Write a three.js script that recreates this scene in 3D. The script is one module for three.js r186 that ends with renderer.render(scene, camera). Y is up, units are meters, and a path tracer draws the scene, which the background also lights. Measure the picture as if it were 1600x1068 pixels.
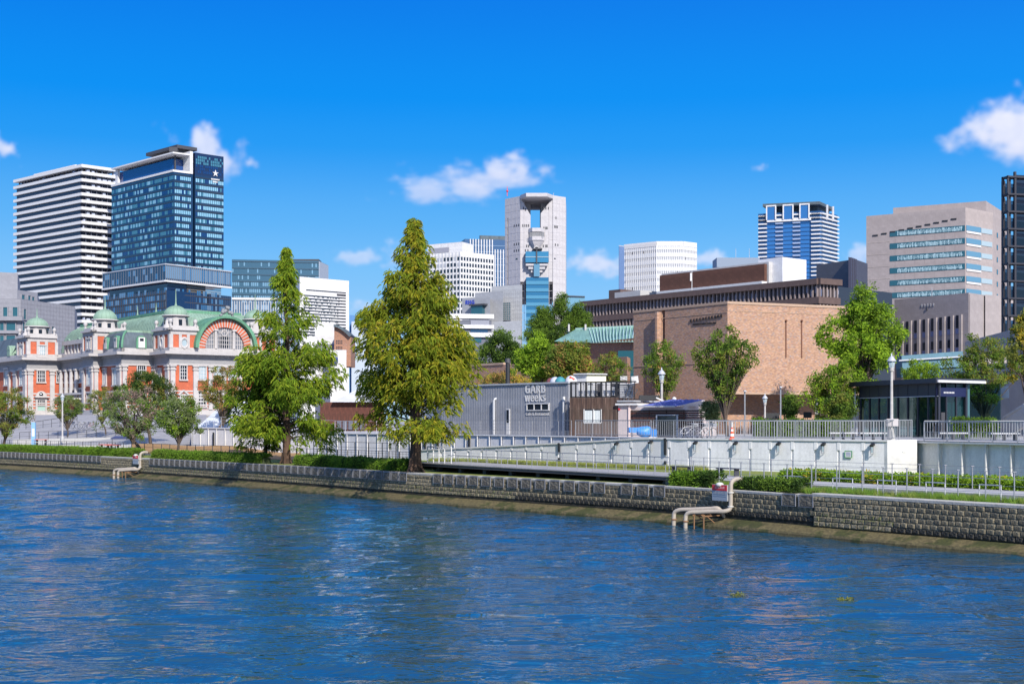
import * as THREE from 'three';
import { mergeGeometries } from 'three/addons/utils/BufferGeometryUtils.js';
import { FontLoader } from 'three/addons/loaders/FontLoader.js';
import { TextGeometry } from 'three/addons/geometries/TextGeometry.js';

// ---------- camera, sky, sun, exposure ----------
const F = 2100, CX = 800, HY = 657, EYE = 5.2;         // focal length and horizon in photo pixels, eye height above the river
const scene = new THREE.Scene();
const camera = new THREE.PerspectiveCamera(2 * Math.atan(534 / F) * 180 / Math.PI, 1600 / 1068, 0.5, 4000);
camera.position.set(0, EYE, 0);
camera.lookAt(0, EYE, -10);
camera.setViewOffset(1600, 1068, 0, -(HY - 534), 1600, 1068);   // shifted lens: verticals stay upright
const SUN = new THREE.Vector3(0.385, 0.70, 0.60).normalize();
const sun = new THREE.DirectionalLight(new THREE.Color(1, 0.94, 0.85), 4.6);
sun.position.copy(SUN).multiplyScalar(400); sun.target.position.set(0, 0, -150);
sun.castShadow = true; sun.shadow.mapSize.set(4096, 4096);
Object.assign(sun.shadow.camera, { left: -260, right: 260, top: 260, bottom: -260, near: 1, far: 1600 });
scene.add(sun, sun.target);
const renderer = new THREE.WebGLRenderer({ antialias: true });
renderer.setSize(1024, 683);
renderer.toneMapping = THREE.LinearToneMapping;
renderer.toneMappingExposure = 1.28;
renderer.shadowMap.enabled = true;

// ---------- random numbers and noise ----------
function rng(seed) { let a = seed >>> 0; return () => { a = (a + 0x6D2B79F5) >>> 0; let t = a; t = Math.imul(t ^ (t >>> 15), t | 1); t ^= t + Math.imul(t ^ (t >>> 7), t | 61); return ((t ^ (t >>> 14)) >>> 0) / 4294967296; }; }
const hash = (x, y) => { let h = Math.imul(x | 0, 374761393) + Math.imul(y | 0, 668265263); h = Math.imul(h ^ (h >>> 13), 1274126177); return ((h ^ (h >>> 16)) >>> 0) / 4294967296; };
const sm = (t) => t * t * (3 - 2 * t);
function vn(x, y, per = 0) {                            // value noise; per > 0 makes it tile
  const ix = Math.floor(x), iy = Math.floor(y), fx = sm(x - ix), fy = sm(y - iy);
  const w = (v) => per ? ((v % per) + per) % per : v;
  const a = hash(w(ix), w(iy)), b = hash(w(ix + 1), w(iy)), c = hash(w(ix), w(iy + 1)), d = hash(w(ix + 1), w(iy + 1));
  return a + (b - a) * fx + (c - a) * fy + (a - b - c + d) * fx * fy;
}
function fbm(x, y, oct = 4, per = 0) { let s = 0, a = 0.5, n = 0; for (let i = 0; i < oct; i++) { s += a * vn(x + i * 17, y + i * 31, per); n += a; a *= 0.5; x *= 2; y *= 2; per *= 2; } return s / n; }
const clamp = (v, a = 0, b = 1) => Math.min(b, Math.max(a, v)), lerp = (a, b, t) => a + (b - a) * t;
const sstep = (a, b, v) => sm(clamp((v - a) / (b - a)));

// ---------- the sky: clear autumn blue with a few small clouds ----------
{
  const W = 4096, H = 2048, data = new Float32Array(W * H * 4);
  const stops = [[-0.3, .28, .38, .46], [0, .40, .58, .75], [0.06, .27, .495, .755], [0.108, .16, .425, .755], [.146, .088, .355, .74], [0.2, .015, .257, .72], [.235, .002, .222, .715], [0.31, .001, .158, .65], [0.5, .04, .165, .60], [0.9, .15, .245, .58], [1.6, .19, .275, .58]];
  const clouds = [  // azimuth and elevation of the middle, half width, half height (radians), strength, seed
    [-.223, .186, .032, .026, 1, 3], [-.374, .187, .017, .016, 1.1, 9], [-.046, .168, .044, .012, .72, 21], [-.02, .176, .046, .014, .72, 24], [.002, .184, .03, .014, .9, 29], [-.112, .120, .018, .008, .62, 33],
    [.062, .116, .027, .013, .95, 41], [.36, .197, .045, .024, 1.2, 57], [.40, .186, .05, .018, 1, 59], [.148, .119, .016, .007, .8, 63], [.182, .183, .006, .0025, .4, 71], [.256, .119, .012, .008, .7, 77], [-.113, .084, .012, .006, .5, 81], [-.083, .12, .014, .012, .5, 87], [-.004, .098, .03, .008, .5, 91]];
  const r = rng(77);
  for (let k = 0; k < 40; k++) { const az = .62 + k * .125 + r() * .05; clouds.push([az, .1 + r() * .16, .02 + r() * .035, .008 + r() * .014, .6 + r() * .5, 100 + k * 7]); }
  const s = [0, 0, 0];
  for (let j = 0; j < H; j++) {
    const el = ((j + .5) / H - .5) * Math.PI; let k = 0; while (k < stops.length - 2 && el > stops[k + 1][0]) k++;
    const t = sm(clamp((el - stops[k][0]) / (stops[k + 1][0] - stops[k][0])));
    const tl = clamp((el - stops[k][0]) / (stops[k + 1][0] - stops[k][0])) * .75 + t * .25;
    for (let c = 0; c < 3; c++) s[c] = lerp(stops[k][c + 1], stops[k + 1][c + 1], tl);
    const ce = Math.cos(el), y = Math.sin(el);
    for (let i = 0; i < W; i++) {
      const a = ((i + .5) / W - .5) * 2 * Math.PI, x = Math.cos(a) * ce, z = Math.sin(a) * ce, o = (j * W + i) * 4;
      const cs = x * SUN.x + y * SUN.y + z * SUN.z, glow = .9 * Math.exp((cs - 1) * 14) + .2 * Math.exp((cs - 1) * 3);
      data[o] = s[0] + glow * .95; data[o + 1] = s[1] + glow * .95; data[o + 2] = s[2] + glow * .8; data[o + 3] = 1;
    }
  }
  for (const [az, el, hw, hh, st, seed] of clouds) {
    const j0 = Math.floor(((el - hh * 1.9) / Math.PI + .5) * H), j1 = Math.ceil(((el + hh * 1.9) / Math.PI + .5) * H);
    const i0 = Math.floor(((az - hw * 1.7 - Math.PI / 2) / (2 * Math.PI) + .5) * W), i1 = Math.ceil(((az + hw * 1.7 - Math.PI / 2) / (2 * Math.PI) + .5) * W);
    for (let j = j0; j <= j1; j++) for (let ii = i0; ii <= i1; ii++) {
      const i = ((ii % W) + W) % W, e = ((j + .5) / H - .5) * Math.PI, a = ((ii + .5) / W - .5) * 2 * Math.PI + Math.PI / 2;
      const u = (a - az) / hw, v = (e - el) / hh, n = fbm(u * 2.1 + seed, v * 1.5 * (hh / hw + .4) + seed * 3, 6), n2 = fbm(u * 5 + seed * 2, v * 4 + seed, 4);
      const low = v < 0 ? Math.abs(v) * 1.25 : v, rad = Math.sqrt(u * u + low * low);
      const dens = sstep(.0, .8, 1.05 - rad + (n - .5) * 1.6 + (n2 - .5) * .6) * st * .8;
      const d = clamp(dens), lit = clamp(.6 + .3 * v + (n2 - .5) * .5), o = (j * W + i) * 4;
      data[o] = lerp(data[o], lerp(.44, .72, lit), d); data[o + 1] = lerp(data[o + 1], lerp(.50, .73, lit), d); data[o + 2] = lerp(data[o + 2], lerp(.72, .82, lit), d);
    }
  }
  const t = new THREE.DataTexture(data, W, H, THREE.RGBAFormat, THREE.FloatType);
  t.mapping = THREE.EquirectangularReflectionMapping; t.magFilter = t.minFilter = THREE.LinearFilter; t.colorSpace = THREE.LinearSRGBColorSpace; t.needsUpdate = true;
  scene.background = t; scene.environment = t;
}

// ---------- places: photo pixel + distance -> metres ----------
const X = (px, d) => (px - CX) * d / F, Y = (py, d) => EYE - (py - HY) * d / F;
const V = (x, y, z) => new THREE.Vector3(x, y, z);
const P2 = (px, d) => [X(px, d), -d];                                  // plan point [x, z]
const roofD = (py, H) => F * (H - EYE) / (HY - py);                    // distance at which a height H shows at photo row py
const RP = (px, py, H) => P2(px, roofD(py, H));
// the river edge as a smooth plan curve, right (near) to left (far)
const edgeCurve = new THREE.CatmullRomCurve3([[27.2, 41.5], [19.75, 51.8], [13.0, 61.2], [8.0, 68.6], [-6.6, 86.4], [-14.6, 97.2], [-33.6, 120.6], [-54.4, 143.5], [-92, 181]].map(([x, d]) => V(x, 0, -d)));
const edge = edgeCurve.getSpacedPoints(700), edgeLen = edgeCurve.getLength();
function edgeAt(s, off = 0) {                                           // s metres along, off metres inland: {x, z, tx, tz, nx, nz}, n towards the water
  const t = clamp(s / edgeLen * 700, 0, 699.999), i = Math.floor(t), f = t - i, a = edge[i], b = edge[i + 1];
  let tx = b.x - a.x, tz = b.z - a.z; const l = Math.hypot(tx, tz); tx /= l; tz /= l;
  const nx = tz, nz = -tx;
  const sgn = (nx * a.x + nz * a.z) < 0 ? 1 : -1;                       // towards the camera
  return { x: lerp(a.x, b.x, f) - sgn * nx * off, z: lerp(a.z, b.z, f) - sgn * nz * off, tx, tz, nx: sgn * nx, nz: sgn * nz };
}
function edgeS(px, off = 0) { let best = 0, bd = 1e9; for (let s = 0; s < edgeLen; s += .05) { const p = edgeAt(s, off), q = CX + F * p.x / -p.z, e = Math.abs(q - px); if (e < bd) { bd = e; best = s; } } return best; }
const edgeP = (px, off = 0) => edgeAt(edgeS(px, off), off);

// ---------- modelling helpers ----------
const C = (r, g, b) => new THREE.Color().setRGB(r, g, b);
function planarUV(g) {                                                   // uv in metres on every face
  const p = g.attributes.position, n = g.attributes.normal, uv = new Float32Array(p.count * 2);
  for (let i = 0; i < p.count; i++) {
    const nx = n.getX(i), ny = n.getY(i), nz = n.getZ(i), l = Math.hypot(nx, nz);
    if (Math.abs(ny) > .75 || l < 1e-6) { uv[2 * i] = p.getX(i); uv[2 * i + 1] = p.getZ(i); }
    else { uv[2 * i] = (p.getX(i) * nz - p.getZ(i) * nx) / l; uv[2 * i + 1] = p.getY(i); }
  }
  g.setAttribute('uv', new THREE.BufferAttribute(uv, 2)); return g;
}
const clean = (g) => { const q = g.index ? g.toNonIndexed() : g; for (const k of Object.keys(q.attributes)) if (k !== 'position' && k !== 'normal') q.deleteAttribute(k); q.morphAttributes = {}; return q; };
const UNIT = clean(new THREE.BoxGeometry(1, 1, 1));
class M {                                                                // collects shapes, merges them into one mesh
  constructor() { this.l = []; }
  add(g, m) { g = clean(g.clone()); if (m) g.applyMatrix4(m); this.l.push(g); return this; }
  box(x, y, z, sx, sy, sz, ry = 0, rx = 0, rz = 0) { return this.add(UNIT, new THREE.Matrix4().compose(V(x, y, z), new THREE.Quaternion().setFromEuler(new THREE.Euler(rx, ry, rz, 'YXZ')), V(sx, sy, sz))); }
  bar(a, b, w, h = w) {                                                  // square bar between two points
    const d = b.clone().sub(a), len = d.length(), m = new THREE.Matrix4(), up = Math.abs(d.y) > .98 * len ? V(1, 0, 0) : V(0, 1, 0);
    const z = d.normalize(), x = up.clone().cross(z).normalize(), y = z.clone().cross(x);
    m.makeBasis(x.multiplyScalar(w), y.multiplyScalar(h), z.multiplyScalar(len)); m.setPosition(a.clone().add(b).multiplyScalar(.5)); return this.add(UNIT, m);
  }
  cyl(a, b, r0, r1 = r0, seg = 10) {
    const d = b.clone().sub(a), len = d.length(), g = new THREE.CylinderGeometry(r1, r0, len, seg);
    return this.add(g, new THREE.Matrix4().compose(a.clone().add(b).multiplyScalar(.5), new THREE.Quaternion().setFromUnitVectors(V(0, 1, 0), d.normalize()), V(1, 1, 1)));
  }
  sph(x, y, z, r, sy = 1, seg = 12) { return this.add(new THREE.SphereGeometry(r, seg, Math.max(6, seg >> 1)), new THREE.Matrix4().compose(V(x, y, z), new THREE.Quaternion(), V(1, sy, 1))); }
  tube(pts, r, seg = 24, rad = 10) { return this.add(new THREE.TubeGeometry(new THREE.CatmullRomCurve3(pts, false, 'centripetal'), seg, r, rad)); }
  lathe(x, y, z, prof, seg = 20) { return this.add(new THREE.LatheGeometry(prof.map(([a, b]) => new THREE.Vector2(a, b)), seg), new THREE.Matrix4().makeTranslation(x, y, z)); }
  prism(pts, y0, y1) { return this.add(prism(pts, y0, y1)); }
  quad(a, b, c, d) { const g = new THREE.BufferGeometry(); g.setAttribute('position', new THREE.Float32BufferAttribute([a, b, c, a, c, d].flatMap((v) => [v.x, v.y, v.z]), 3)); g.computeVertexNormals(); return this.add(g); }
  tri(a, b, c) { const g = new THREE.BufferGeometry(); g.setAttribute('position', new THREE.Float32BufferAttribute([a, b, c].flatMap((v) => [v.x, v.y, v.z]), 3)); g.computeVertexNormals(); return this.add(g); }
  geo() { const g = mergeGeometries(this.l.map((q) => { const c = new THREE.BufferGeometry(); c.setAttribute('position', q.attributes.position); c.setAttribute('normal', q.attributes.normal ?? (q.computeVertexNormals(), q.attributes.normal)); return c; })); return planarUV(g); }
  build(name, mat, parent, kind) { if (!this.l.length) return null; const m = new THREE.Mesh(this.geo(), mat); m.name = name; if (kind) m.userData.kind = kind; (parent ?? scene).add(m); return m; }
}
function prism(pts, y0, y1) {                                            // upright prism on a plan polygon [[x, z], ...]
  const a = []; let area = 0; pts.forEach((p, i) => { const q = pts[(i + 1) % pts.length]; area += p[0] * q[1] - q[0] * p[1]; });
  const P = area > 0 ? [...pts].reverse() : pts, n = P.length;           // counter-clockwise seen from above
  for (let i = 0; i < n; i++) { const [x0, z0] = P[i], [x1, z1] = P[(i + 1) % n]; a.push(x0, y0, z0, x1, y0, z1, x1, y1, z1, x0, y0, z0, x1, y1, z1, x0, y1, z0); }
  for (const t of THREE.ShapeUtils.triangulateShape(P.map(([x, z]) => new THREE.Vector2(x, -z)), [])) { for (const k of t) a.push(P[k][0], y1, P[k][1]); for (const k of [...t].reverse()) a.push(P[k][0], y0, P[k][1]); }
  const g = new THREE.BufferGeometry(); g.setAttribute('position', new THREE.Float32BufferAttribute(a, 3)); g.computeVertexNormals(); return g;
}
const taken = new Map();
function numbered(n) { const k = taken.get(n) ?? 0; taken.set(n, k + 1); return k ? `${n}_${String(k).padStart(3, '0')}` : n; }
function tag(o, label, category, group) { o.userData.label = label; o.userData.category = category; if (group) o.userData.group = group; return o; }
function thing(name, label, category, pos = [0, 0, 0], ry = 0, group) { const o = new THREE.Group(); o.name = numbered(name); o.position.set(...pos); o.rotation.y = ry; scene.add(o); return tag(o, label, category, group); }
function structure(o) { o.userData.kind = 'structure'; return o; }
function mesh(name, geo, mat, parent) { const m = new THREE.Mesh(geo, mat); m.name = name; (parent ?? scene).add(m); return m; }
function copy(o, pos, ry, label) { const c = o.clone(); c.name = numbered(o.name.replace(/_\d{3}$/, '')); c.position.set(...pos); c.rotation.y = ry; c.userData = { ...o.userData, label }; scene.add(c); return c; }
const ord = (n) => ['first', 'second', 'third', 'fourth', 'fifth', 'sixth', 'seventh', 'eighth', 'ninth', 'tenth', 'eleventh', 'twelfth'][n - 1] ?? `${n}${n % 100 > 10 && n % 100 < 14 ? 'th' : ['th', 'st', 'nd', 'rd'][n % 10] ?? 'th'}`;

// ---------- textures and materials ----------
function tex(w, h, metres, fn, srgb = true) {                            // fn(x, y) -> [r, g, b] 0..1 (sRGB) ; metres = size of one tile [u, v]
  const d = new Uint8Array(w * h * 4);
  for (let j = 0; j < h; j++) for (let i = 0; i < w; i++) { const c = fn(i / w, j / h, i, j), o = (j * w + i) * 4; for (let k = 0; k < 3; k++) d[o + k] = clamp((c[k] ?? c) * 255, 0, 255); d[o + 3] = 255; }
  const t = new THREE.DataTexture(d, w, h); t.wrapS = t.wrapT = THREE.RepeatWrapping; t.magFilter = THREE.LinearFilter; t.minFilter = THREE.LinearMipmapLinearFilter; t.repeat.set(1 / metres[0], 1 / metres[1]); if (srgb) t.colorSpace = THREE.SRGBColorSpace; t.needsUpdate = true; return t;
}
const grey = (v) => [v, v, v];
const concreteMap = tex(512, 512, [4, 4], (x, y) => { const a = fbm(x * 6, y * 6, 5, 6), b = fbm(x * 64, y * 64, 2, 64), st = fbm(x * 40, y * 4, 3, 0); return grey(.88 + (a - .5) * .10 + (b - .5) * .08 + (st - .5) * .05); });
const plasterMap = tex(256, 256, [3, 3], (x, y) => grey(.90 + (fbm(x * 5, y * 5, 4, 5) - .5) * .14 + (fbm(x * 60, y * 60, 2, 60) - .5) * .08));
const stoneMap = tex(512, 512, [1.6, 1.6], (x, y) => { const a = fbm(x * 8, y * 8, 5, 8), b = fbm(x * 40, y * 40, 3, 40), m = sstep(.5, .75, fbm(x * 5 + 9, y * 5, 4, 5)); const v = .62 + (a - .5) * .5 + (b - .5) * .35; return [v * lerp(1, .82, m), v * lerp(.97, .88, m), v * lerp(.88, .6, m)]; });
const stoneBump = tex(512, 512, [.9, .9], (x, y) => grey(fbm(x * 10, y * 10, 5, 10)), false);
const mossMap = tex(512, 512, [5, 5], (x, y) => { const a = fbm(x * 7, y * 7, 5, 7), b = fbm(x * 60, y * 60, 3, 60), m = sstep(.42, .62, a); const v = .85 + (b - .5) * .5; return [lerp(.60, .40, m) * v, lerp(.55, .42, m) * v, lerp(.40, .22, m) * v]; });
const tileMap = tex(1024, 1024, [6.4, 4.8], (x, y, i, j) => {             // small unglazed wall tiles, far too fine to pick apart: mottled buff, pink and grey
  const row = Math.floor(j / 16), off = (row & 1) * 16, col = Math.floor(((i + off) % 1024) / 32), h = hash(col + 7, row + 3), h2 = hash(col + 90, row + 31);
  const jn = (j % 16) < 2 || ((i + off) % 32) < 2, v = .95 + (h2 - .5) * .15 + (fbm(x * 90, y * 90, 2, 90) - .5) * .1;
  let c = h < .45 ? [.82, .66, .54] : h < .7 ? [.85, .70, .60] : h < .88 ? [.77, .61, .53] : [.72, .65, .63]; if (jn) c = [.78, .67, .59]; return c.map((q) => q * v);
});
const grassMap = tex(512, 512, [3, 3], (x, y) => { const a = fbm(x * 6, y * 6, 4, 6), b = fbm(x * 90, y * 90, 2, 90); return [lerp(.40, .62, a) * (.7 + b * .6), lerp(.46, .60, a) * (.7 + b * .6), .25 * (.7 + b * .6)]; });
const sandMap = tex(512, 512, [4, 4], (x, y) => { const a = fbm(x * 5, y * 5, 5, 5), b = fbm(x * 80, y * 80, 2, 80), v = .85 + (b - .5) * .4; return [lerp(.74, .86, a) * v, lerp(.58, .72, a) * v, lerp(.38, .50, a) * v]; });
const paveMap = tex(512, 512, [3, 3], (x, y) => { const a = fbm(x * 5, y * 5, 4, 5), b = fbm(x * 70, y * 70, 2, 70); return grey(.78 + (a - .5) * .2 + (b - .5) * .14); });
const woodMap = tex(256, 512, [.6, 3], (x, y) => { const a = fbm(x * 40, y * 5, 4, 0), b = fbm(x * 6, y * 6, 3, 6); const v = .7 + (a - .5) * .6; return [v * (.95 + b * .1), v * .92, v * .88]; });
const copperMap = tex(512, 512, [6, 6], (x, y) => { const a = fbm(x * 5, y * 5, 4, 5), s = fbm(x * 60, y * 4, 3, 0), v = .84 + (a - .5) * .26 + (s - .5) * .2; return [v * .92, v, v * .95]; });
const redMap = tex(256, 256, [3, 3], (x, y) => { const a = fbm(x * 6, y * 6, 4, 6), b = fbm(x * 50, y * 50, 2, 50), v = .9 + (a - .5) * .2 + (b - .5) * .16; return grey(v); });
const S = (o) => new THREE.MeshStandardMaterial(o);
const PH = (o) => new THREE.MeshPhysicalMaterial(o);
const glassy = (r, g, b, rough = .08) => PH({ color: C(r, g, b), roughness: rough, metalness: .0, ior: 1.65, specularIntensity: 1 });
const mat = {
  stone: S({ color: C(.62, .56, .45), map: stoneMap, roughness: .95, bumpMap: stoneBump, bumpScale: .03 }),
  stoneB: S({ color: C(.50, .46, .39), map: stoneMap, roughness: .95, bumpMap: stoneBump, bumpScale: .03 }),
  stoneC: S({ color: C(.76, .68, .54), map: stoneMap, roughness: .95, bumpMap: stoneBump, bumpScale: .03 }),
  mortar: S({ color: C(.085, .078, .062), map: stoneMap, roughness: 1 }),
  coping: S({ color: C(.55, .52, .46), map: concreteMap, roughness: .9, bumpMap: stoneBump, bumpScale: .01 }),
  moss: S({ color: C(.50, .48, .38), map: mossMap, roughness: .8 }),
  white: S({ color: C(.75, .74, .74), map: plasterMap, roughness: .8 }),
  wall: S({ color: C(.92, .91, .92), map: concreteMap, roughness: .85 }),
  wallGrey: S({ color: C(.66, .66, .67), map: concreteMap, roughness: .85 }),
  conc: S({ color: C(.55, .54, .53), map: concreteMap, roughness: .9 }),
  pave: S({ color: C(.66, .64, .63), map: paveMap, roughness: .9 }),
  plaza: S({ color: C(.52, .50, .495), map: paveMap, roughness: .9 }),
  grass: S({ color: C(.75, .8, .5), map: grassMap, roughness: 1 }),
  sand: S({ color: C(.72, .66, .6), map: sandMap, roughness: 1 }),
  soil: S({ color: C(.10, .08, .06), map: grassMap, roughness: 1 }),
  steel: S({ color: C(.30, .31, .335), roughness: .45, metalness: .4 }),
  galv: S({ color: C(.46, .47, .50), roughness: .5, metalness: .2 }),
  black: S({ color: C(.02, .021, .024), roughness: .5 }),
  dark: S({ color: C(.05, .05, .058), roughness: .6 }),
  wire: S({ color: C(.27, .275, .30), roughness: .6, metalness: .3 }),
  pipe: S({ color: C(.46, .40, .33), map: plasterMap, roughness: .6 }),
  pipeWhite: S({ color: C(.68, .66, .62), map: plasterMap, roughness: .55 }),
  rust: S({ color: C(.22, .12, .06), roughness: .9 }),
  red: S({ color: C(.62, .03, .035), roughness: .5 }),
  tile: S({ color: C(.69, .65, .63), map: tileMap, roughness: .85 }),
  tileTrim: S({ color: C(.52, .36, .26), map: plasterMap, roughness: .9 }),
  brickDark: S({ color: C(.66, .58, .54), map: tileMap, roughness: .9 }),
  wood: S({ color: C(.20, .145, .12), map: woodMap, roughness: .85 }),
  woodB: S({ color: C(.15, .11, .10), map: woodMap, roughness: .85 }),
  woodC: S({ color: C(.26, .20, .17), map: woodMap, roughness: .85 }),
  slat: S({ color: C(.20, .075, .05), map: woodMap, roughness: .8 }),
  copper: S({ color: C(.37, .46, .39), map: copperMap, roughness: .75 }),
  copperDark: S({ color: C(.17, .36, .25), map: copperMap, roughness: .75 }),
  slate: S({ color: C(.135, .15, .20), map: copperMap, roughness: .7 }),
  hallRed: S({ color: C(.60, .145, .07), map: redMap, roughness: .85 }),
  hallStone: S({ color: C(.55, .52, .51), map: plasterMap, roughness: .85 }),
  hallStoneShaded: S({ color: C(.33, .325, .335), map: plasterMap, roughness: .85 }),  // darker hall stone, with cornice shadow and shaded sides in its colour
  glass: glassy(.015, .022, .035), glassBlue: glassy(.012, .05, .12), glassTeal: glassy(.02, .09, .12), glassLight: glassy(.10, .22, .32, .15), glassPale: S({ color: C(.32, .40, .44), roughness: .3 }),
  curtain: S({ color: C(.62, .66, .66), roughness: .9 }),
  bark: S({ color: C(.16, .115, .085), map: woodMap, roughness: 1 }),
  barkGrey: S({ color: C(.20, .175, .15), map: woodMap, roughness: 1 }),
};
const font = await new FontLoader().loadAsync('fonts/droid/droid_sans_regular.typeface.json');
const fontBold = await new FontLoader().loadAsync('fonts/droid/droid_sans_bold.typeface.json');
function text(str, size, depth, f = font) { const g = new TextGeometry(str, { font: f, size, depth, curveSegments: 4 }); g.computeBoundingBox(); return g; }

// ---------- sweeps along the river edge ----------
function sweepGeo(prof, s0, s1, step = 1, closed = true) {               // prof: [[inland offset, height], ...] ; either may be a function of s
  const n = Math.max(1, Math.round((s1 - s0) / step)), rows = [], ev = (v, s) => typeof v === 'function' ? v(s) : v;
  for (let i = 0; i <= n; i++) { const s = s0 + (s1 - s0) * i / n; rows.push(prof.map(([o, y]) => { const p = edgeAt(s, ev(o, s)); return V(p.x, ev(y, s), p.z); })); }
  const a = [], put = (p, q, r) => a.push(p.x, p.y, p.z, q.x, q.y, q.z, r.x, r.y, r.z), k = prof.length, last = closed ? k : k - 1;
  for (let i = 0; i < n; i++) for (let j = 0; j < last; j++) { const p = rows[i][j], q = rows[i][(j + 1) % k], r = rows[i + 1][(j + 1) % k], t = rows[i + 1][j]; put(p, q, r); put(p, r, t); }
  if (closed) for (const [row, flip] of [[rows[0], 0], [rows[n], 1]]) for (let j = 1; j < k - 1; j++) flip ? put(row[0], row[j + 1], row[j]) : put(row[0], row[j], row[j + 1]);
  const g = new THREE.BufferGeometry(); g.setAttribute('position', new THREE.Float32BufferAttribute(a, 3)); g.computeVertexNormals(); return g;
}
function flat(pts, y) { const a = []; for (const t of THREE.ShapeUtils.triangulateShape(pts.map(([x, z]) => new THREE.Vector2(x, -z)), [])) for (const k of t) a.push(pts[k][0], typeof y === 'function' ? y(...pts[k]) : y, pts[k][1]); const g = new THREE.BufferGeometry(); g.setAttribute('position', new THREE.Float32BufferAttribute(a, 3)); g.computeVertexNormals(); return g; }
const edgeLine = (off, s0, s1, n = 40) => Array.from({ length: n + 1 }, (_, i) => { const p = edgeAt(s0 + (s1 - s0) * i / n, off); return [p.x, p.z]; });

// ---------- water ----------
{
  const xs = [-900, -400, -200, -110, -75], zs = [400, 100, 20, -12, -20];
  for (let x = -60; x <= 32; x += .27) xs.push(x); xs.push(45, 80, 200, 600);
  for (let z = -23; z >= -150; z -= .27) zs.push(z); zs.push(-170, -200, -260);
  const r = rng(5), waves = [];
  for (let k = 0; k < 34; k++) { const L = .8 * Math.pow(4.2, r()), th = -.15 + (r() + r() - 1) * .9, a = .0043 * Math.pow(L, .8) * (.6 + r() * .8); waves.push([Math.sin(th) * 2 * Math.PI / L, Math.cos(th) * 2 * Math.PI / L, r() * 6.28, a]); }
  const nx = xs.length, nz = zs.length, pos = new Float32Array(nx * nz * 3), uv = new Float32Array(nx * nz * 2), idx = new Uint32Array((nx - 1) * (nz - 1) * 6);
  for (let j = 0; j < nz; j++) for (let i = 0; i < nx; i++) {
    const x = xs[i], z = zs[j], o = j * nx + i, inside = x > -60 && x < 32 && z < -20 && z > -152; let h = 0;
    if (inside) { const wx = x + 1.3 * fbm(x * .22, z * .22, 2), wz = z + 1.3 * fbm(x * .22 + 40, z * .22, 2); for (const [a, b, p, A] of waves) h += A * Math.sin(a * wx + b * wz + p); h *= .45 + 1.0 * fbm(x * .06 + 5, z * .045, 3) + .15; h = h > 0 ? h * 1.15 : h * .9; }
    pos.set([x, h, z], o * 3); uv.set([x, z], o * 2);
  }
  let q = 0; for (let j = 0; j < nz - 1; j++) for (let i = 0; i < nx - 1; i++) { const a = j * nx + i, b = a + 1, c = a + nx, d = c + 1; idx.set([a, b, d, a, d, c], q); q += 6; }
  const g = new THREE.BufferGeometry(); g.setAttribute('position', new THREE.BufferAttribute(pos, 3)); g.setAttribute('uv', new THREE.BufferAttribute(uv, 2)); g.setIndex(new THREE.BufferAttribute(idx, 1)); g.computeVertexNormals();
  const rip = tex(1024, 1024, [9, 9], (x, y) => { const q = fbm(x * 5 + 2, y * 5, 2) * 1.6; return grey(.55 * fbm(x * 19 + q, y * 40 + q, 3, 0) + .45 * (1 - Math.abs(2 * fbm(x * 13 + 3 + q, y * 28 + 8, 4, 0) - 1))); }, false);
  { // make the ripples tile: blend the far edges over the near ones
    const d = rip.image.data, n = 1024, src = d.slice(), B = 128;
    for (let j = 0; j < n; j++) for (let i = 0; i < n; i++) { const bx = i < B ? sm(i / B) : 1, by = j < B ? sm(j / B) : 1; const at = (a, b) => src[((b % n) * n + (a % n)) * 4]; if (bx < 1 || by < 1) { const v00 = at(i, j), v10 = at(n - 1 - (B - i > 0 ? 0 : 0), j), v01 = at(i, n - 1), v = lerp(lerp(at(n - 1, n - 1), v01, bx), lerp(v10, v00, bx), by); d[(j * n + i) * 4] = d[(j * n + i) * 4 + 1] = d[(j * n + i) * 4 + 2] = v; } }
  }
  const w = mesh('water', g, PH({ color: C(.008, .050, .088), roughness: .045, ior: 1.6, bumpMap: rip, bumpScale: .088 }));
  structure(w);
  structure(new M().box(-100, -2.6, -120, 1800, .4, 700).build('river_bed', mat.soil));
}

// ---------- the shore ----------
const sStep = edgeS(1272), sTree = edgeS(652), sMid = edgeS(1043), sRight = 0.2, sLeft = edgeLen - .3;
const topNear = 1.95, topFar = 1.87, foot = .46;
const ledge = mesh('river_ledge', planarUV(sweepGeo([[.3, foot], [-.02, foot], [(s) => -.72 + .25 * sstep(70, 110, s) + .12 * (vn(s * .5, 3) - .5), .2], [(s) => -.77 + .25 * sstep(70, 110, s) + .12 * (vn(s * .5, 3) - .5), .1], [(s) => -.79 + .25 * sstep(70, 110, s), -1.5], [.3, -1.5]], sRight, sLeft, .6)), mat.moss); structure(ledge);

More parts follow.
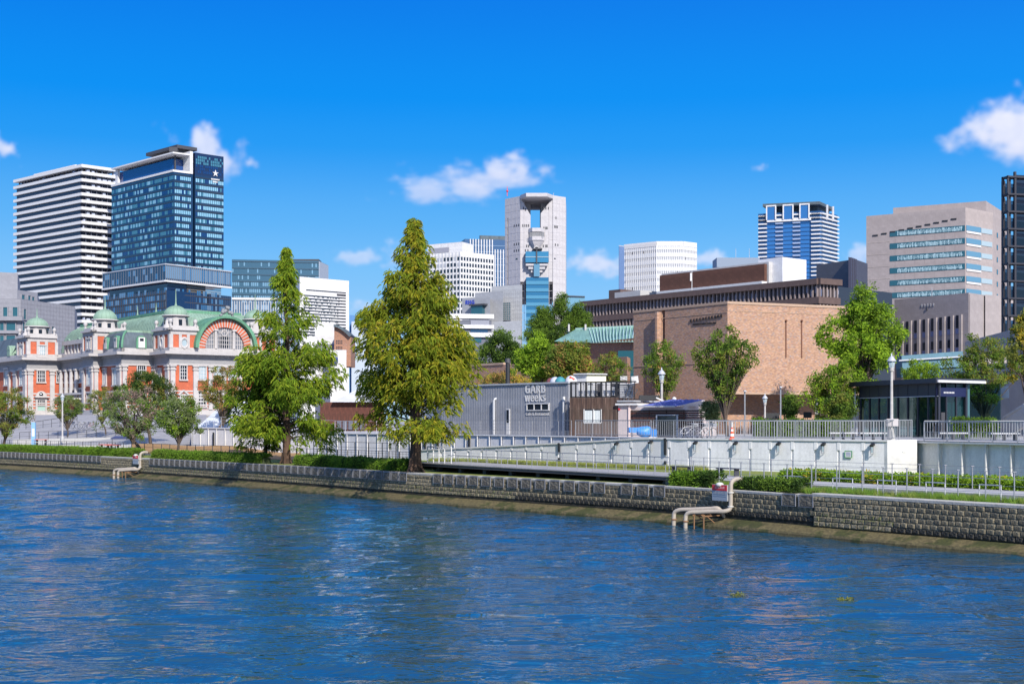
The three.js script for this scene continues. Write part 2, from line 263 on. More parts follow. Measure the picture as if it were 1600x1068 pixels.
// rock-faced blocks: a few shapes, shared
const R1 = rng(11);
function blockGeo(seed) {
  const r = rng(seed), n = 3, a = [], w = .358, h = .212, P = [];
  for (let j = 0; j <= n; j++) for (let i = 0; i <= n; i++) { const e = i === 0 || j === 0 || i === n || j === n; P.push(V(((i === 1 ? .14 : i === 2 ? .86 : i / n) - .5) * w + (e ? 0 : (r() - .5) * .04), ((j === 1 ? .2 : j === 2 ? .8 : j / n) - .5) * h + (e ? 0 : (r() - .5) * .025), e ? .018 + r() * .008 : .034 + r() * .02)); }
  const put = (...v) => v.forEach((p) => a.push(p.x, p.y, p.z));
  for (let j = 0; j < n; j++) for (let i = 0; i < n; i++) { const o = j * (n + 1) + i, p = P[o], q = P[o + 1], s = P[o + n + 2], t = P[o + n + 1]; put(p, q, s, p, s, t); }
  const c = [P[0], P[n], P[(n + 1) * (n + 1) - 1], P[n * (n + 1)]], b = c.map((p) => V(p.x * .97, p.y * .95, -.1));
  for (let k = 0; k < 4; k++) { const m = (k + 1) % 4; put(c[k], b[k], b[m], c[k], b[m], c[m]); }
  const g = new THREE.BufferGeometry(); g.setAttribute('position', new THREE.Float32BufferAttribute(a, 3)); g.computeVertexNormals(); return planarUV(g);
}
const blocks = Array.from({ length: 8 }, (_, k) => blockGeo(300 + k)), blockMats = [mat.stone, mat.stoneB, mat.stone, mat.stoneC];
const wetStone = S({ color: C(.15, .14, .12), map: stoneMap, roughness: .6, bumpMap: stoneBump, bumpScale: .088 });
function stoneWall(label, s0, s1, top, proud, copH, partCount) {
  const t = thing('stone_embankment_wall', label, 'stone wall');
  mesh('wall_core', planarUV(sweepGeo([[.01 - proud, foot - .3], [.01 - proud, top - copH], [.55, top - copH], [.55, foot - .3]], s0, s1, .8)), mat.mortar, t);
  const nC = Math.max(1, Math.round((s1 - s0) / 2.2));
  for (let k = 0; k < nC; k++) { const a = s0 + (s1 - s0) * k / nC + .008, b = s0 + (s1 - s0) * (k + 1) / nC - .008; mesh('coping_stone', planarUV(sweepGeo([[-.045 - proud, top - copH], [-.05 - proud, top - .025], [-.025 - proud, top], [.5, top], [.5, top - copH]], a, b, 1.2)), mat.coping, t); }
  const rows = Math.floor((top - copH - foot + .04) / .222), all = [];
  for (let j = 0; j < rows; j++) { const y = top - copH - .112 - j * .222; let s = s0 + .02 + (j & 1) * .19; while (s < s1 - .2) { const w = .355 * (.88 + R1() * .24); all.push([s + w / 2, y, w, j]); s += w + .018; } }
  all.sort((a, b) => a[0] - b[0]);
  const rest = new M();
  all.forEach(([s, y, w, j], k) => {
    const p = edgeAt(s, .0 - proud), q = new THREE.Matrix4().compose(V(p.x, y + (R1() - .5) * .008, p.z), new THREE.Quaternion().setFromEuler(new THREE.Euler(0, Math.atan2(p.nx, p.nz) + (R1() - .5) * .03, (R1() - .5) * .02)), V(w / .355, 1, .8 + R1() * .5));
    const g = blocks[Math.floor(R1() * 8)], mm = j === rows - 1 ? wetStone : blockMats[Math.floor(R1() * 4)];
    if (k < partCount) { const m = mesh('stone_block', g, mm, t); m.applyMatrix4(q); } else rest.add(g, q);
  });
  if (rest.l.length) rest.build('far_stone_blocks', mat.stone, t, 'stuff');
  return t;
}
stoneWall('raised near stretch of rock-faced stone embankment at the right edge', sRight, sStep, topNear, .07, .13, 300);
stoneWall('stone block embankment below white deck and red pipe box', sStep + .004, sTree, topFar, 0, .12, 300);
stoneWall('long far stretch of stone embankment under the hedge and trees on the left', sTree + .004, sLeft, topFar, 0, .12, 0);

// ---------- lower promenade ----------
const whiteLine = [[640, 104.5], [700, 101], [775, 97.4], [880, 92.2], [1060, 84.4], [1230, 79.4], [1387, 75.5]].map(([p, d]) => P2(p, d));
const mainLine = [[300, 135.5], [400, 127.5], [500, 120.5], [660, 109.5], [775, 102], [900, 94.5], [1015, 88.2]].map(([p, d]) => P2(p, d));
const greyLine = [[1428, 77.6], [1500, 74.2], [1600, 70.2], [1700, 66.6], [1800, 63.2]].map(([p, d]) => P2(p, d));
const sDeck0 = edgeS(1052, 1), sDeck1 = edgeS(655, 2);
structure(mesh('grass_verge', planarUV(sweepGeo([[.5, 1.83], [2.4, 1.86], [9, 1.9]], sRight, sLeft, 1, false)), mat.grass));
// raised path on the right, white deck in the middle
structure(mesh('path', planarUV(sweepGeo([[1.7, 1.7], [1.7, 2.2], [4.9, 2.2], [4.9, 1.7]], sRight, edgeS(1040, 1.7), .8)), mat.pave));
structure(mesh('path_retaining_face', planarUV(sweepGeo([[1.6, 1.7], [1.6, 2.04], [1.7, 2.04], [1.7, 1.7]], sRight, edgeS(1120, 1.7), .8)), mat.dark));
{
  const off = (s) => lerp(1.0, 2.0, clamp((s - sDeck0) / (sDeck1 - sDeck0))), up = (s) => lerp(2.3, 2.44, clamp((s - sDeck0) / (sDeck1 - sDeck0)));
  const t = thing('riverside_deck', 'long white deck on dark edge beam above the stone embankment', 'deck');
  mesh('deck_slab', planarUV(sweepGeo([[off, (s) => up(s) - .05], [off, up], [(s) => off(s) + 3.4, up], [(s) => off(s) + 3.4, (s) => up(s) - .05]], sDeck0, sDeck1, .8)), mat.plaza, t);
  mesh('edge_beam', planarUV(sweepGeo([[(s) => off(s) + .05, (s) => up(s) - .22], [(s) => off(s) + .05, (s) => up(s) - .05], [(s) => off(s) + .3, (s) => up(s) - .05], [(s) => off(s) + .3, (s) => up(s) - .22]], sDeck0, sDeck1, .8)), mat.dark, t);
  for (let k = 0; k < 9; k++) { const p = edgeAt(lerp(sDeck0, sDeck1, (k + .5) / 9), off(lerp(sDeck0, sDeck1, (k + .5) / 9)) + .8); new M().box(p.x, 2.0, p.z, .3, .45, .3, Math.atan2(p.nx, p.nz)).build('pier', mat.dark, t); }
}
{ // ground between the path and the flood walls
  const a = edgeLine(3.6, sRight, edgeS(640, 3.6), 60), b = [...greyLine].reverse().map(([x, z]) => [x, z - .4]), c = whiteLine.map(([x, z]) => [x, z - .4]);
  structure(mesh('grass_strip', planarUV(flat([...a, ...c, ...[...b].reverse()].map((p) => p), 2.17)), mat.grass));
  structure(mesh('back_path', planarUV(sweepGeo([[4.9, 2.0], [4.9, 2.215], [6.0, 2.215], [6.0, 2.0]], edgeS(1240, 4.9), edgeS(660, 4.9), .8)), mat.pave));
}
// ---------- upper terrace, sloping plaza on the left ----------
structure(mesh('terrace_ground', planarUV(flat([...mainLine, P2(1016, 88.0), ...whiteLine.filter(([x, z]) => CX - F * x / z > 1020), ...greyLine, [600, -60], [3500, -60], [3500, -3500], [-3500, -3500], [-3500, -235], P2(300, 235)].map(([x, z]) => [x, z - .1]), 4.05)), mat.pave));
{
  const rows = 24, cols = 40, a = [], pt = (i, j) => { const px = lerp(-420, 322, i / cols), p = edgeP(Math.max(px, -330), 5.5), d0 = px < -330 ? 170 : -p.z, d = lerp(d0, 238, j / rows), t = j / rows; return V(X(px, d), lerp(1.88, 6.15, sstep(.08, .8, t)) + (px > 150 && px < 290 ? .5 * Math.exp(-(((px - 225) / 40) ** 2)) * Math.sin(Math.PI * clamp(t * 2.2)) : 0), -d); };
  const G = []; for (let j = 0; j <= rows; j++) { G.push([]); for (let i = 0; i <= cols; i++) G[j].push(pt(i, j)); }
  const put = (...v) => v.forEach((p) => a.push(p.x, p.y, p.z));
  for (let j = 0; j < rows; j++) for (let i = 0; i < cols; i++) put(G[j][i], G[j][i + 1], G[j + 1][i + 1], G[j][i], G[j + 1][i + 1], G[j + 1][i]);
  const g = new THREE.BufferGeometry(); g.setAttribute('position', new THREE.Float32BufferAttribute(a, 3)); g.computeVertexNormals();
  structure(mesh('plaza_slope', planarUV(g), mat.plaza));
  structure(mesh('hall_forecourt', planarUV(prism([P2(-500, 237), P2(440, 237), P2(440, 420), P2(-500, 420)], 3, 6.2)), mat.plaza));
  // sandy bank below the flood wall
  const bank = [], front = [], N = 14; for (let k = 0; k <= N; k++) { const px = lerp(205, 470, k / N), p = edgeP(px, 6); front.push(V(p.x, 1.93, p.z)); const d = lerp(141, 124, k / N); bank.push(V(X(px, d), lerp(2.75, 2.3, sstep(.5, 1, k / N)) + .3 * Math.sin(k * .9) * .3, -d)); }
  const m = new M(); for (let k = 0; k < N; k++) m.quad(front[k], front[k + 1], bank[k + 1], bank[k]);
  structure(m.build('sand_bank', mat.sand));
}
// worn lawn on the left plaza
structure(mesh('worn_lawn', planarUV(sweepGeo([[6.2, 1.93], [10.5, 1.99]], edgeS(235, 7), edgeS(75, 7), 1, false)), S({ color: C(.62, .58, .40), map: grassMap, roughness: 1 })));

// ---------- flood walls ----------
function along(line, t) { const L = []; let tot = 0; for (let i = 1; i < line.length; i++) { const l = Math.hypot(line[i][0] - line[i - 1][0], line[i][1] - line[i - 1][1]); L.push(l); tot += l; } let q = clamp(t, 0, 1) * tot; for (let i = 0; i < L.length; i++) { if (q <= L[i] || i === L.length - 1) { const f = q / L[i], a = line[i], b = line[i + 1], dx = (b[0] - a[0]) / L[i], dz = (b[1] - a[1]) / L[i]; let nx = -dz, nz = dx; if (nx * a[0] + nz * a[1] > 0) { nx = -nx; nz = -nz; } return { x: lerp(a[0], b[0], f), z: lerp(a[1], b[1], f), nx, nz, ry: Math.atan2(nx, nz), len: tot }; } q -= L[i]; } }
const pxOf = (p) => CX + F * p.x / -p.z;
function tAt(line, px) { let b = 0, e = 1e9; for (let k = 0; k <= 2000; k++) { const q = Math.abs(pxOf(along(line, k / 2000)) - px); if (q < e) { e = q; b = k / 2000; } } return b; }
function ribbonWall(line, t0, t1, yb, yt, thick, out = 0) {              // wall piece following a plan line
  const n = Math.max(1, Math.ceil((t1 - t0) * 24)), m = new M(), ev = (f, t) => typeof f === 'function' ? f(t) : f;
  for (let k = 0; k < n; k++) {
    const a = lerp(t0, t1, k / n), b = lerp(t0, t1, (k + 1) / n), p = along(line, a), q = along(line, b), A = (y, o, u) => V(u.x + u.nx * o, y, u.z + u.nz * o);
    const f0 = A(ev(yb, a), out, p), f1 = A(ev(yb, b), out, q), f2 = A(ev(yt, b), out, q), f3 = A(ev(yt, a), out, p), g0 = A(ev(yb, a), out - thick, p), g1 = A(ev(yb, b), out - thick, q), g2 = A(ev(yt, b), out - thick, q), g3 = A(ev(yt, a), out - thick, p);
    m.quad(f0, f1, f2, f3).quad(g1, g0, g3, g2).quad(f3, f2, g2, g3); if (!k) m.quad(g0, f0, f3, g3); if (k === n - 1) m.quad(f1, g1, g2, f2);
  }
  return m;
}
const whiteTop = (t) => { const px = pxOf(along(whiteLine, t)); return px < 1010 ? lerp(2.92, 4.12, Math.pow(clamp((px - 640) / 370), .95)) : 4.12; };
{
  const t = thing('ramp_wall', 'white panelled flood wall rising along the ramp, with black lamps', 'wall');
  const joints = [640, 668, 689, 710, 731, 752, 775, 798, 821, 845, 873, 900, 928, 956, 985, 1014, 1045, 1076, 1108, 1140, 1172, 1203, 1238, 1274, 1310, 1348, 1387];
  ribbonWall(whiteLine, 0, 1, 1.9, (q) => whiteTop(q) - .1, .5, -.12).build('wall_core', mat.wall, t);
  ribbonWall(whiteLine, 0, 1, (q) => whiteTop(q) - .1, whiteTop, .62, .03).build('wall_cap', mat.white, t);
  for (let k = 0; k < joints.length - 1; k++) {
    const e = .011, a = tAt(whiteLine, joints[k] + (k ? 1.7 : 0)), b = tAt(whiteLine, joints[k + 1] - (k < joints.length - 2 ? 1.7 : 0));
    ribbonWall(whiteLine, a, b, 2.0, (q) => whiteTop(q) - .103, .12, -.055).build('wall_panel', mat.wall, t);
    if (k > 1) { const p = along(whiteLine, tAt(whiteLine, joints[k])), h = whiteTop(tAt(whiteLine, joints[k])) - .11; const hang = clamp((h - 2.6) * .36, .1, .52); new M().box(p.x - p.nx * .075, h - hang / 2, p.z - p.nz * .075, .19, hang, .09, p.ry).build('wall_bracket', mat.wall, t); }
  }
  for (const px of [874, 1040]) { const p = along(whiteLine, tAt(whiteLine, px)), h = whiteTop(tAt(whiteLine, px)); new M().box(p.x + p.nx * .03, (h + 3.0) / 2, p.z + p.nz * .03, .16, h - 3.05, .1, p.ry).box(p.x + p.nx * .03, 2.5, p.z + p.nz * .03, .14, .3, .1, p.ry).build('drain_pipe', mat.black, t); }
  // bright return at the right end
  const a = P2(1387, 75.5), b = P2(1433.5, 77.1), line = [a, b];
  ribbonWall(line, 0, 1, 1.9, 4.12, .5, -.004).build('end_wall', mat.white, t);
  for (const q of [.48, .62]) { const p = along(line, q); new M().box(p.x, 3.78, p.z, .03, .66, .06, p.ry).build('joint_strip', mat.wall, t); }
  const p = along(line, .55); new M().box(p.x, 3.43, p.z, .34, .04, .07, p.ry).build('joint_strip', mat.wall, t);
}
const wallTop = (px) => px < 430 ? lerp(4.55, 4.42, (px - 300) / 130) : px < 520 ? lerp(4.42, 4.15, (px - 430) / 90) : 4.12;
{
  const t = thing('back_flood_wall', 'pale panelled concrete flood wall behind the conifers, below the grey cafe', 'wall');
  const tp = (q) => wallTop(pxOf(along(mainLine, q)));
  ribbonWall(mainLine, 0, 1, 1.9, (q) => tp(q) - .08, .5, -.1).build('wall_core', mat.wall, t);
  ribbonWall(mainLine, 0, 1, (q) => tp(q) - .08, tp, .62, .06).build('wall_cap', mat.wall, t);
  const L = along(mainLine, 0).len, n = Math.round(L / 1.5);
  for (let k = 0; k < n; k++) {
    ribbonWall(mainLine, (k + .05) / n, (k + .95) / n, 2.0, (q) => tp(q) - .083, .14, -.04).build('wall_panel', mat.wall, t);
    const p = along(mainLine, k / n); new M().box(p.x + p.nx * .04, 3.0, p.z + p.nz * .04, .08, 2 * (tp(k / n) - 3.1), .06, p.ry).build('wall_rib', mat.white, t);
  }
  for (const px of [334, 665, 685, 734]) { const p = along(mainLine, tAt(mainLine, px)); new M().box(p.x + p.nx * .07, 3.2, p.z + p.nz * .07, .16, 1.7, .1, p.ry).build('drain_pipe', mat.black, t); }
}
{
  const t = thing('grey_flood_wall', 'blue-grey shaded flood wall with thin white ribs at the right edge', 'wall');
  ribbonWall(greyLine, 0, 1, 1.9, 3.92, .5, -.28).build('wall_core', mat.wall, t);
  ribbonWall(greyLine, 0, 1, 3.92, 4.02, .7, .05).build('wall_cap', mat.white, t);
  for (let px = 1466, k = 0; px < 1740; px += 36 + k * 1.6, k++) { const p = along(greyLine, tAt(greyLine, px)); new M().box(p.x - p.nx * .12, 2.9, p.z - p.nz * .12, .08, 2.04, .22, p.ry).build('wall_rib', mat.white, t); }
  for (let px = 1466, k = 0; px < 1700; px += 36 + k * 1.6, k++) ribbonWall(greyLine, tAt(greyLine, px + 12), tAt(greyLine, px + 33 + k * 1.6), 2.0, 3.90, .1, -.22).build('wall_panel', mat.wall, t);
}
// lamps on the white wall
{
  const spots = [965, 1018, 1088, 1151, 1218, 1288, 1365];
  spots.forEach((px, k) => {
    const p = along(whiteLine, tAt(whiteLine, px)), t = thing('wall_lamp', `black hooded wall lamp on the white flood wall, ${ord(k + 1)} from the left`, 'wall lamp', [p.x, whiteTop(tAt(whiteLine, px)) - .32, p.z], p.ry, 'lamps along the white flood wall'); t.scale.setScalar(1.35);
    new M().box(0, .02, .09, .16, .07, .2, 0, .35).box(0, .06, .04, .1, .1, .1).build('hood', mat.black, t);
    new M().box(-.06, -.18, .14, .02, .36, .02).box(.06, -.18, .14, .02, .36, .02).box(0, -.36, .14, .14, .02, .03).box(0, -.36, .06, .03, .02, .14).build('cage', mat.steel, t);
    new M().cyl(V(0, -.3, .13), V(0, -.06, .13), .04, .045, 8).build('glass_tube', mat.glassPale, t);
  });
  const p = along(whiteLine, tAt(whiteLine, 1326.5)), t = thing('wall_notice', 'small white notice in a green frame on the white wall', 'notice', [p.x + p.nx * .012, 3.28, p.z + p.nz * .012], p.ry);
  new M().box(0, 0, .01, .40, .34, .012).build('sheet', mat.white, t);
  new M().box(0, .19, .02, .46, .03, .03).box(0, -.19, .02, .46, .03, .03).box(-.215, 0, .02, .03, .35, .03).box(.215, 0, .02, .03, .35, .03).build('frame', S({ color: C(.06, .30, .09), roughness: .6 }), t);
  const m = new M(); for (let j = 0; j < 3; j++) for (let i = 0; i < 3; i++) m.box(-.09 + i * .085, .08 - j * .075, .02, .055, .035, .006); m.build('lettering', S({ color: C(.14, .18, .42) }), t, 'stuff');
}

// ---------- wire baskets hung on the embankment ----------
{
  const m = new M(), w = .84, h = .52;
  for (let i = 0; i <= 8; i++) m.box((i / 8 - .5) * w, -h / 2, .02, .017, h, .017);
  for (let j = 0; j <= 5; j++) m.box(0, -h * j / 5, .035, w, .017, .017);
  m.box(0, .02, -.06, w, .03, .2).box(-w / 2, -h / 2, .04, .03, h, .03).box(w / 2, -h / 2, .04, .03, h, .03);
  const grid = m.geo(), fill = new M().box(0, -h / 2 + .01, .02, w - .06, h - .06, .05).box(0, .035, -.08, w - .1, .04, .22).geo();
  const fillMat = S({ color: C(.36, .34, .33), map: stoneMap, roughness: 1, bumpMap: stoneBump, bumpScale: .05 });
  const put = (s, label, group) => { const p = edgeAt(s, -.085), t = thing('wire_basket', label, 'wire basket', [p.x, topFar - .045, p.z], Math.atan2(p.nx, p.nz), group); mesh('wire_grid', grid, mat.wire, t); mesh('stone_fill', fill, fillMat, t); };
  [1262, 1235].forEach((px, k) => put(edgeS(px) , `${['right', 'left'][k]} one of two wire baskets on the wall right of the red pipe box`, 'baskets by the wall step'));
  const s0 = edgeS(1033), s1 = edgeS(668), step = 1.22; let k = 0;
  for (let s = s0; s < s1 && k < 26; s += step + (k === 2 ? .9 : 0), k++) put(s, `wire basket on the embankment below the white deck, ${ord(k + 1)} counting leftward from the hedge`, 'baskets under the deck');
  const a = edgeS(632), b = edgeS(-8); k = 0;
  for (let s = a; s < b; s += 1.0) { const px = pxOf(edgeAt(s)); if (px > 160 && px < 236) continue; k++; put(s, `wire basket on the far embankment, ${ord(k)} counting leftward from the larger conifer trunk`, 'baskets under the long hedge'); }
}

// ---------- outfall pipes ----------
{
  const put = (px, label, sc, lean) => {
    const p = edgeP(px, 0), t = thing('outfall_pipes', label, 'outfall pipe', [p.x, 0, p.z], Math.atan2(p.nx, p.nz));   // local: x along the wall, z towards the river
    const pipe = (pts, r, name, m) => new M().tube(pts.map((v) => V(...v)), r, 40, 12).build(name, m, t);
    const L = -1;
    pipe([[L * -.62, 2.36, -.5], [L * -.62, 2.38, -.1], [L * -.62, 2.22, .16], [L * -.62, 1.9, .2], [L * -.62, 1.2, .2], [L * -.62, .97, .24], [L * -.5, .86, .42], [L * .1, .82, .72], [L * .7, .77, 1.05], [L * 1.12, .73, 1.3], [L * 1.27, .62, 1.38], [L * 1.3, .35, 1.4], [L * 1.3, -.5, 1.4]], .105 * sc, 'discharge_pipe', mat.pipe);
    pipe([[L * .1, .55, -.05], [L * .14, .94, .3], [L * .5, .92, .52], [L * 1.3, .86, .95], [L * 1.95, .8, 1.28], [L * 2.15, .68, 1.38], [L * 2.18, .4, 1.4], [L * 2.18, -.5, 1.4]], .105 * sc, 'discharge_pipe', mat.pipe);
    for (const [x, y, z] of [[-.62, 1.75, .2], [-.62, 1.08, .21]]) new M().cyl(V(L * x, y - .025, z), V(L * x, y + .025, z), .15 * sc, .15 * sc, 14).build('flange', mat.pipeWhite, t);
    for (const [x, y, z] of [[1.3, .3, 1.4], [2.18, .34, 1.4]]) new M().cyl(V(L * x, y - .03, z), V(L * x, y + .03, z), .15 * sc, .15 * sc, 14).build('flange', mat.rust, t);
    for (const x of [.2, .9]) new M().bar(V(L * x, .6, .1), V(L * x, .6, 1.3), .05).bar(V(L * x, -.4, 1.2), V(L * x, .66, 1.2), .05).bar(V(L * x, .1, .3), V(L * x, .6, 1.0), .04).build('support_bracket', mat.rust, t);
    const box = new M().box(.0, 1.72, .3, 1.08, .78, .12).build('sign_box', S({ color: C(.42, .43, .44), roughness: .5, metalness: .4 }), t);
    new M().box(0, 1.96, .367, 1.06, .27, .012).build('red_panel', mat.red, box);
    const m = new M(), r = rng(4); for (let k = 0; k < 6; k++) { const x = -.3 + k * .12; m.box(x, 1.97, .376, .018, .12, .006).box(x + .04, 2.0, .376, .06, .018, .006).box(x + .04, 1.93, .376, .06, .018, .006); } m.build('lettering', S({ color: C(.78, .5, .48), roughness: .7 }), box, 'stuff');
    const n = new M(); for (let k = 0; k < 9; k++) n.box(-.4 + k * .1, 1.74, .366, .012, .16, .008); n.box(0, 1.55, .366, .9, .012, .008).box(0, 1.64, .366, .9, .012, .008).build('rib', mat.wire, box);
    new M().sph(-.05, 2.1, .3, .2, .6, 14).build('cap_dome', mat.pipeWhite, t);
    new M().box(-.18, 1.33, .25, .05, .14, .05).box(.1, 1.33, .25, .05, .14, .05).build('hanger', mat.pipe, t);
    return t;
  };
  put(1133, 'beige outfall pipes with red lettered box on the near stone embankment', 1);
  const t = put(217, 'smaller-looking beige outfall pipes with red box on the far left embankment', 1.1);
}

// ---------- railings and fences ----------
// a railing through plan points {x, y, z}: posts and rails are parts
function railing(name, label, pts, o) {
  const t = thing(name, label, o.category ?? 'railing', [0, 0, 0], 0, o.group), H = o.h;
  const postGeo = new M().cyl(V(0, 0, 0), V(0, H + (o.over ?? 0), 0), o.pr ?? .03, o.pr ?? .03, 8);
  if (o.cap) postGeo.box(0, H + .02, 0, .13, .03, .09);
  const pg = postGeo.geo(), m = o.mat ?? mat.galv;
  pts.forEach((p, i) => { if (p.skip) return; const q = mesh('post', pg, o.postMat ?? m, t); q.position.set(p.x, p.y, p.z); if (o.ry !== undefined) q.rotation.y = o.ry; });
  for (const [h, w] of o.rails) { const g = new M(); for (let i = 1; i < pts.length; i++) { const a = pts[i - 1], b = pts[i]; g.bar(V(a.x, a.y + h, a.z), V(b.x, b.y + h, b.z), w); } g.build('rail', m, t); }
  if (o.bars) { // upright bars between the posts
    const bg = new M().box(0, (o.bars.y0 + o.bars.y1) / 2, 0, o.bars.w, o.bars.y1 - o.bars.y0, o.bars.w).geo();
    let n = 0; const rest = new M();
    for (let i = 1; i < pts.length; i++) { const a = pts[i - 1], b = pts[i], L = Math.hypot(a.x - b.x, a.z - b.z), k = Math.max(2, Math.round(L / o.bars.gap)); for (let j = 1; j < k; j++) { const f = j / k, q = [lerp(a.x, b.x, f), lerp(a.y, b.y, f), lerp(a.z, b.z, f)]; if (n++ < 290) mesh('bar', bg, o.bars.mat ?? m, t).position.set(...q); else rest.add(bg, new THREE.Matrix4().makeTranslation(...q)); } }
    rest.build('further_bars', m, t, 'stuff');
  }
  return t;
}
const onLine = (line, px, y, inset = .3) => { const q = tAt(line, px), p = along(line, q); return { x: p.x - p.nx * inset, y: typeof y === 'function' ? y(q) : y, z: p.z - p.nz * inset }; };
const onEdge = (px, off, y) => { const p = edgeP(px, off); return { x: p.x, y, z: p.z }; };
const seq = (a, b, n) => Array.from({ length: n + 1 }, (_, i) => a + (b - a) * i / n);
// bar fence on the white wall and on the grey wall
railing('bar_fence', 'grey upright-bar fence along the top of the white flood wall', [1016, 1048, 1080, 1105, 1138, 1172, 1206, 1240, 1274, 1310, 1346, 1384].map((p) => onLine(whiteLine, p, 4.12)), { category: 'fence', h: 1.1, rails: [[1.1, .05], [.12, .04]], bars: { gap: .165, y0: .12, y1: 1.1, w: .02 }, pr: .035, mat: mat.steel });
railing('bar_fence', 'lower bar fence in front of the brown plank annex, left of the white wall', [894, 920, 950, 982, 1012].map((p) => onLine(mainLine, p, 4.12)), { category: 'fence', h: 1.1, rails: [[1.1, .05], [.12, .04]], bars: { gap: .165, y0: .12, y1: 1.1, w: .02 }, pr: .035, mat: mat.steel });
railing('bar_fence', 'bar fence turning the corner beside the lantern post and glass pavilion', [1389, 1412, 1432].map((p) => { const q = along([P2(1387, 75.5), P2(1433.5, 77.1)], (p - 1387) / 46.5); return { x: q.x - q.nx * .3, y: 4.12, z: q.z - q.nz * .3 }; }), { category: 'fence', h: 1.12, rails: [[1.12, .05], [.12, .04]], bars: { gap: .14, y0: .12, y1: 1.12, w: .024 }, pr: .038, mat: mat.steel });
railing('bar_fence', 'grey bar fence on top of the shaded flood wall at the right edge', [1438, 1474, 1508, 1545, 1584, 1626, 1670, 1720].map((p) => onLine(greyLine, p, 4.02)), { category: 'fence', h: 1.1, rails: [[1.1, .05], [.55, .03], [.12, .04]], bars: { gap: .15, y0: .12, y1: .55, w: .02 }, pr: .038, mat: mat.steel });
// second, inner fences
{
  const inner = (d, y) => (px) => ({ x: X(px, d), y, z: -d });
  railing('bar_fence', 'inner bar fence in front of the dark hedge, right of the traffic cone', [1105, 1140, 1180, 1215, 1255, 1290, 1330, 1365, 1400].map(inner(86, 4.05)), { category: 'fence', h: 1.14, rails: [[1.14, .05], [.1, .04]], bars: { gap: .19, y0: .1, y1: 1.14, w: .026 }, pr: .035, mat: mat.steel });
  railing('bar_fence', 'inner bar fence in front of the small tree, right of the glass pavilion', [1445, 1480, 1520, 1560, 1600, 1640].map(inner(83, 4.05)), { category: 'fence', h: 1.14, rails: [[1.14, .05], [.1, .04]], bars: { gap: .18, y0: .1, y1: 1.14, w: .026 }, pr: .035, mat: mat.steel });
}
// thin railing in front of the grey cafe
railing('thin_railing', 'thin grey railing with fine lower bars in front of the grey cafe wall', seq(664, 888, 11).map((p) => onLine(mainLine, p, 4.12)), { h: 1.1, rails: [[1.1, .03], [.82, .014], [.58, .014], [.36, .02], [.06, .02]], bars: { gap: .16, y0: .06, y1: .36, w: .012 }, pr: .024, mat: mat.wire });
railing('thin_railing', 'thin railing along the flood wall top left of the smaller conifer', seq(306, 400, 8).map((p) => onLine(mainLine, p, (q) => wallTop(pxOf(along(mainLine, q))))), { h: 1.05, rails: [[1.05, .03], [.75, .014], [.45, .014]], pr: .024, mat: mat.galv });
railing('thin_railing', 'thin railing on the flood wall between the two conifers', seq(470, 600, 8).map((p) => onLine(mainLine, p, (q) => wallTop(pxOf(along(mainLine, q))))), { h: 1.05, rails: [[1.05, .03], [.75, .014], [.45, .014]], pr: .024, mat: mat.galv });
// deck railing
{
  const off = (px) => lerp(1.12, 2.1, clamp((1052 - px) / 397)), y = (px) => lerp(2.3, 2.44, clamp((1052 - px) / 397));
  railing('deck_railing', 'slim cable railing along the white deck above the embankment', seq(712, 1046, 14).map((p) => onEdge(p, off(p), y(p))), { h: .98, rails: [[.98, .045], [.74, .012], [.52, .012], [.3, .012]], cap: 1, pr: .022, mat: mat.wire });
  railing('inner_deck_railing', 'low rail with short posts on the inner side of the white deck', seq(700, 1040, 22).map((p) => onEdge(p, off(p) + 3.3, y(p))), { h: .42, rails: [[.42, .04]], pr: .022, mat: mat.wire });
  const t = railing('deck_end_railing', 'white curved-post railing at the deck end beside the larger conifer', [668, 677, 686, 695, 705].map((p) => onEdge(p, 2.15, 2.44)), { h: 1.05, rails: [[1.05, .08], [.85, .02], [.66, .02], [.47, .02], [.28, .02], [.1, .02]], pr: .04, mat: mat.white });
}
// railings on the right-hand path
railing('path_railing', 'cable railing with tall grey posts on the near right embankment', [1056, 1084, 1124, 1158, 1194, 1230, 1268, 1308, 1347, 1381, 1418, 1457, 1498, 1541, 1586, 1634].map((p) => onEdge(p, .85, 1.88)), { h: 1.28, rails: [[1.28, .014], [1.0, .012], [.72, .012], [.44, .012]], cap: 1, pr: .028, mat: mat.steel });
railing('path_railing', 'cable railing on the inner side of the path before the flowering hedge', [1080, 1100, 1140, 1172, 1205, 1238, 1275, 1312, 1350, 1395, 1437, 1478, 1520, 1563, 1610, 1660].map((p) => onEdge(p, 4.3, 2.2)), { h: 1.0, rails: [[1.0, .016], [.75, .012], [.5, .012]], cap: 1, pr: .024, mat: mat.wire });
[[1226, 1253], [1302, 1333], [1371, 1400], [1448, 1477], [1531, 1565]].forEach(([a, b], k) => { const p = onEdge(a, 1.15, 1.86), q = onEdge(b, 1.15, 1.86), t = thing('hoop_barrier', `low pale hoop barrier on the right-hand verge, ${ord(k + 1)} from the left`, 'barrier', [0, 0, 0], 0, 'hoop barriers on the verge'); const m = (A, B, n) => new M().bar(A, B, .035).build(n, mat.galv, t); m(V(p.x, p.y, p.z), V(p.x, p.y + .75, p.z), 'leg'); m(V(q.x, q.y, q.z), V(q.x, q.y + .75, q.z), 'leg'); m(V(p.x, p.y + .75, p.z), V(q.x, q.y + .75, q.z), 'top_rail'); });
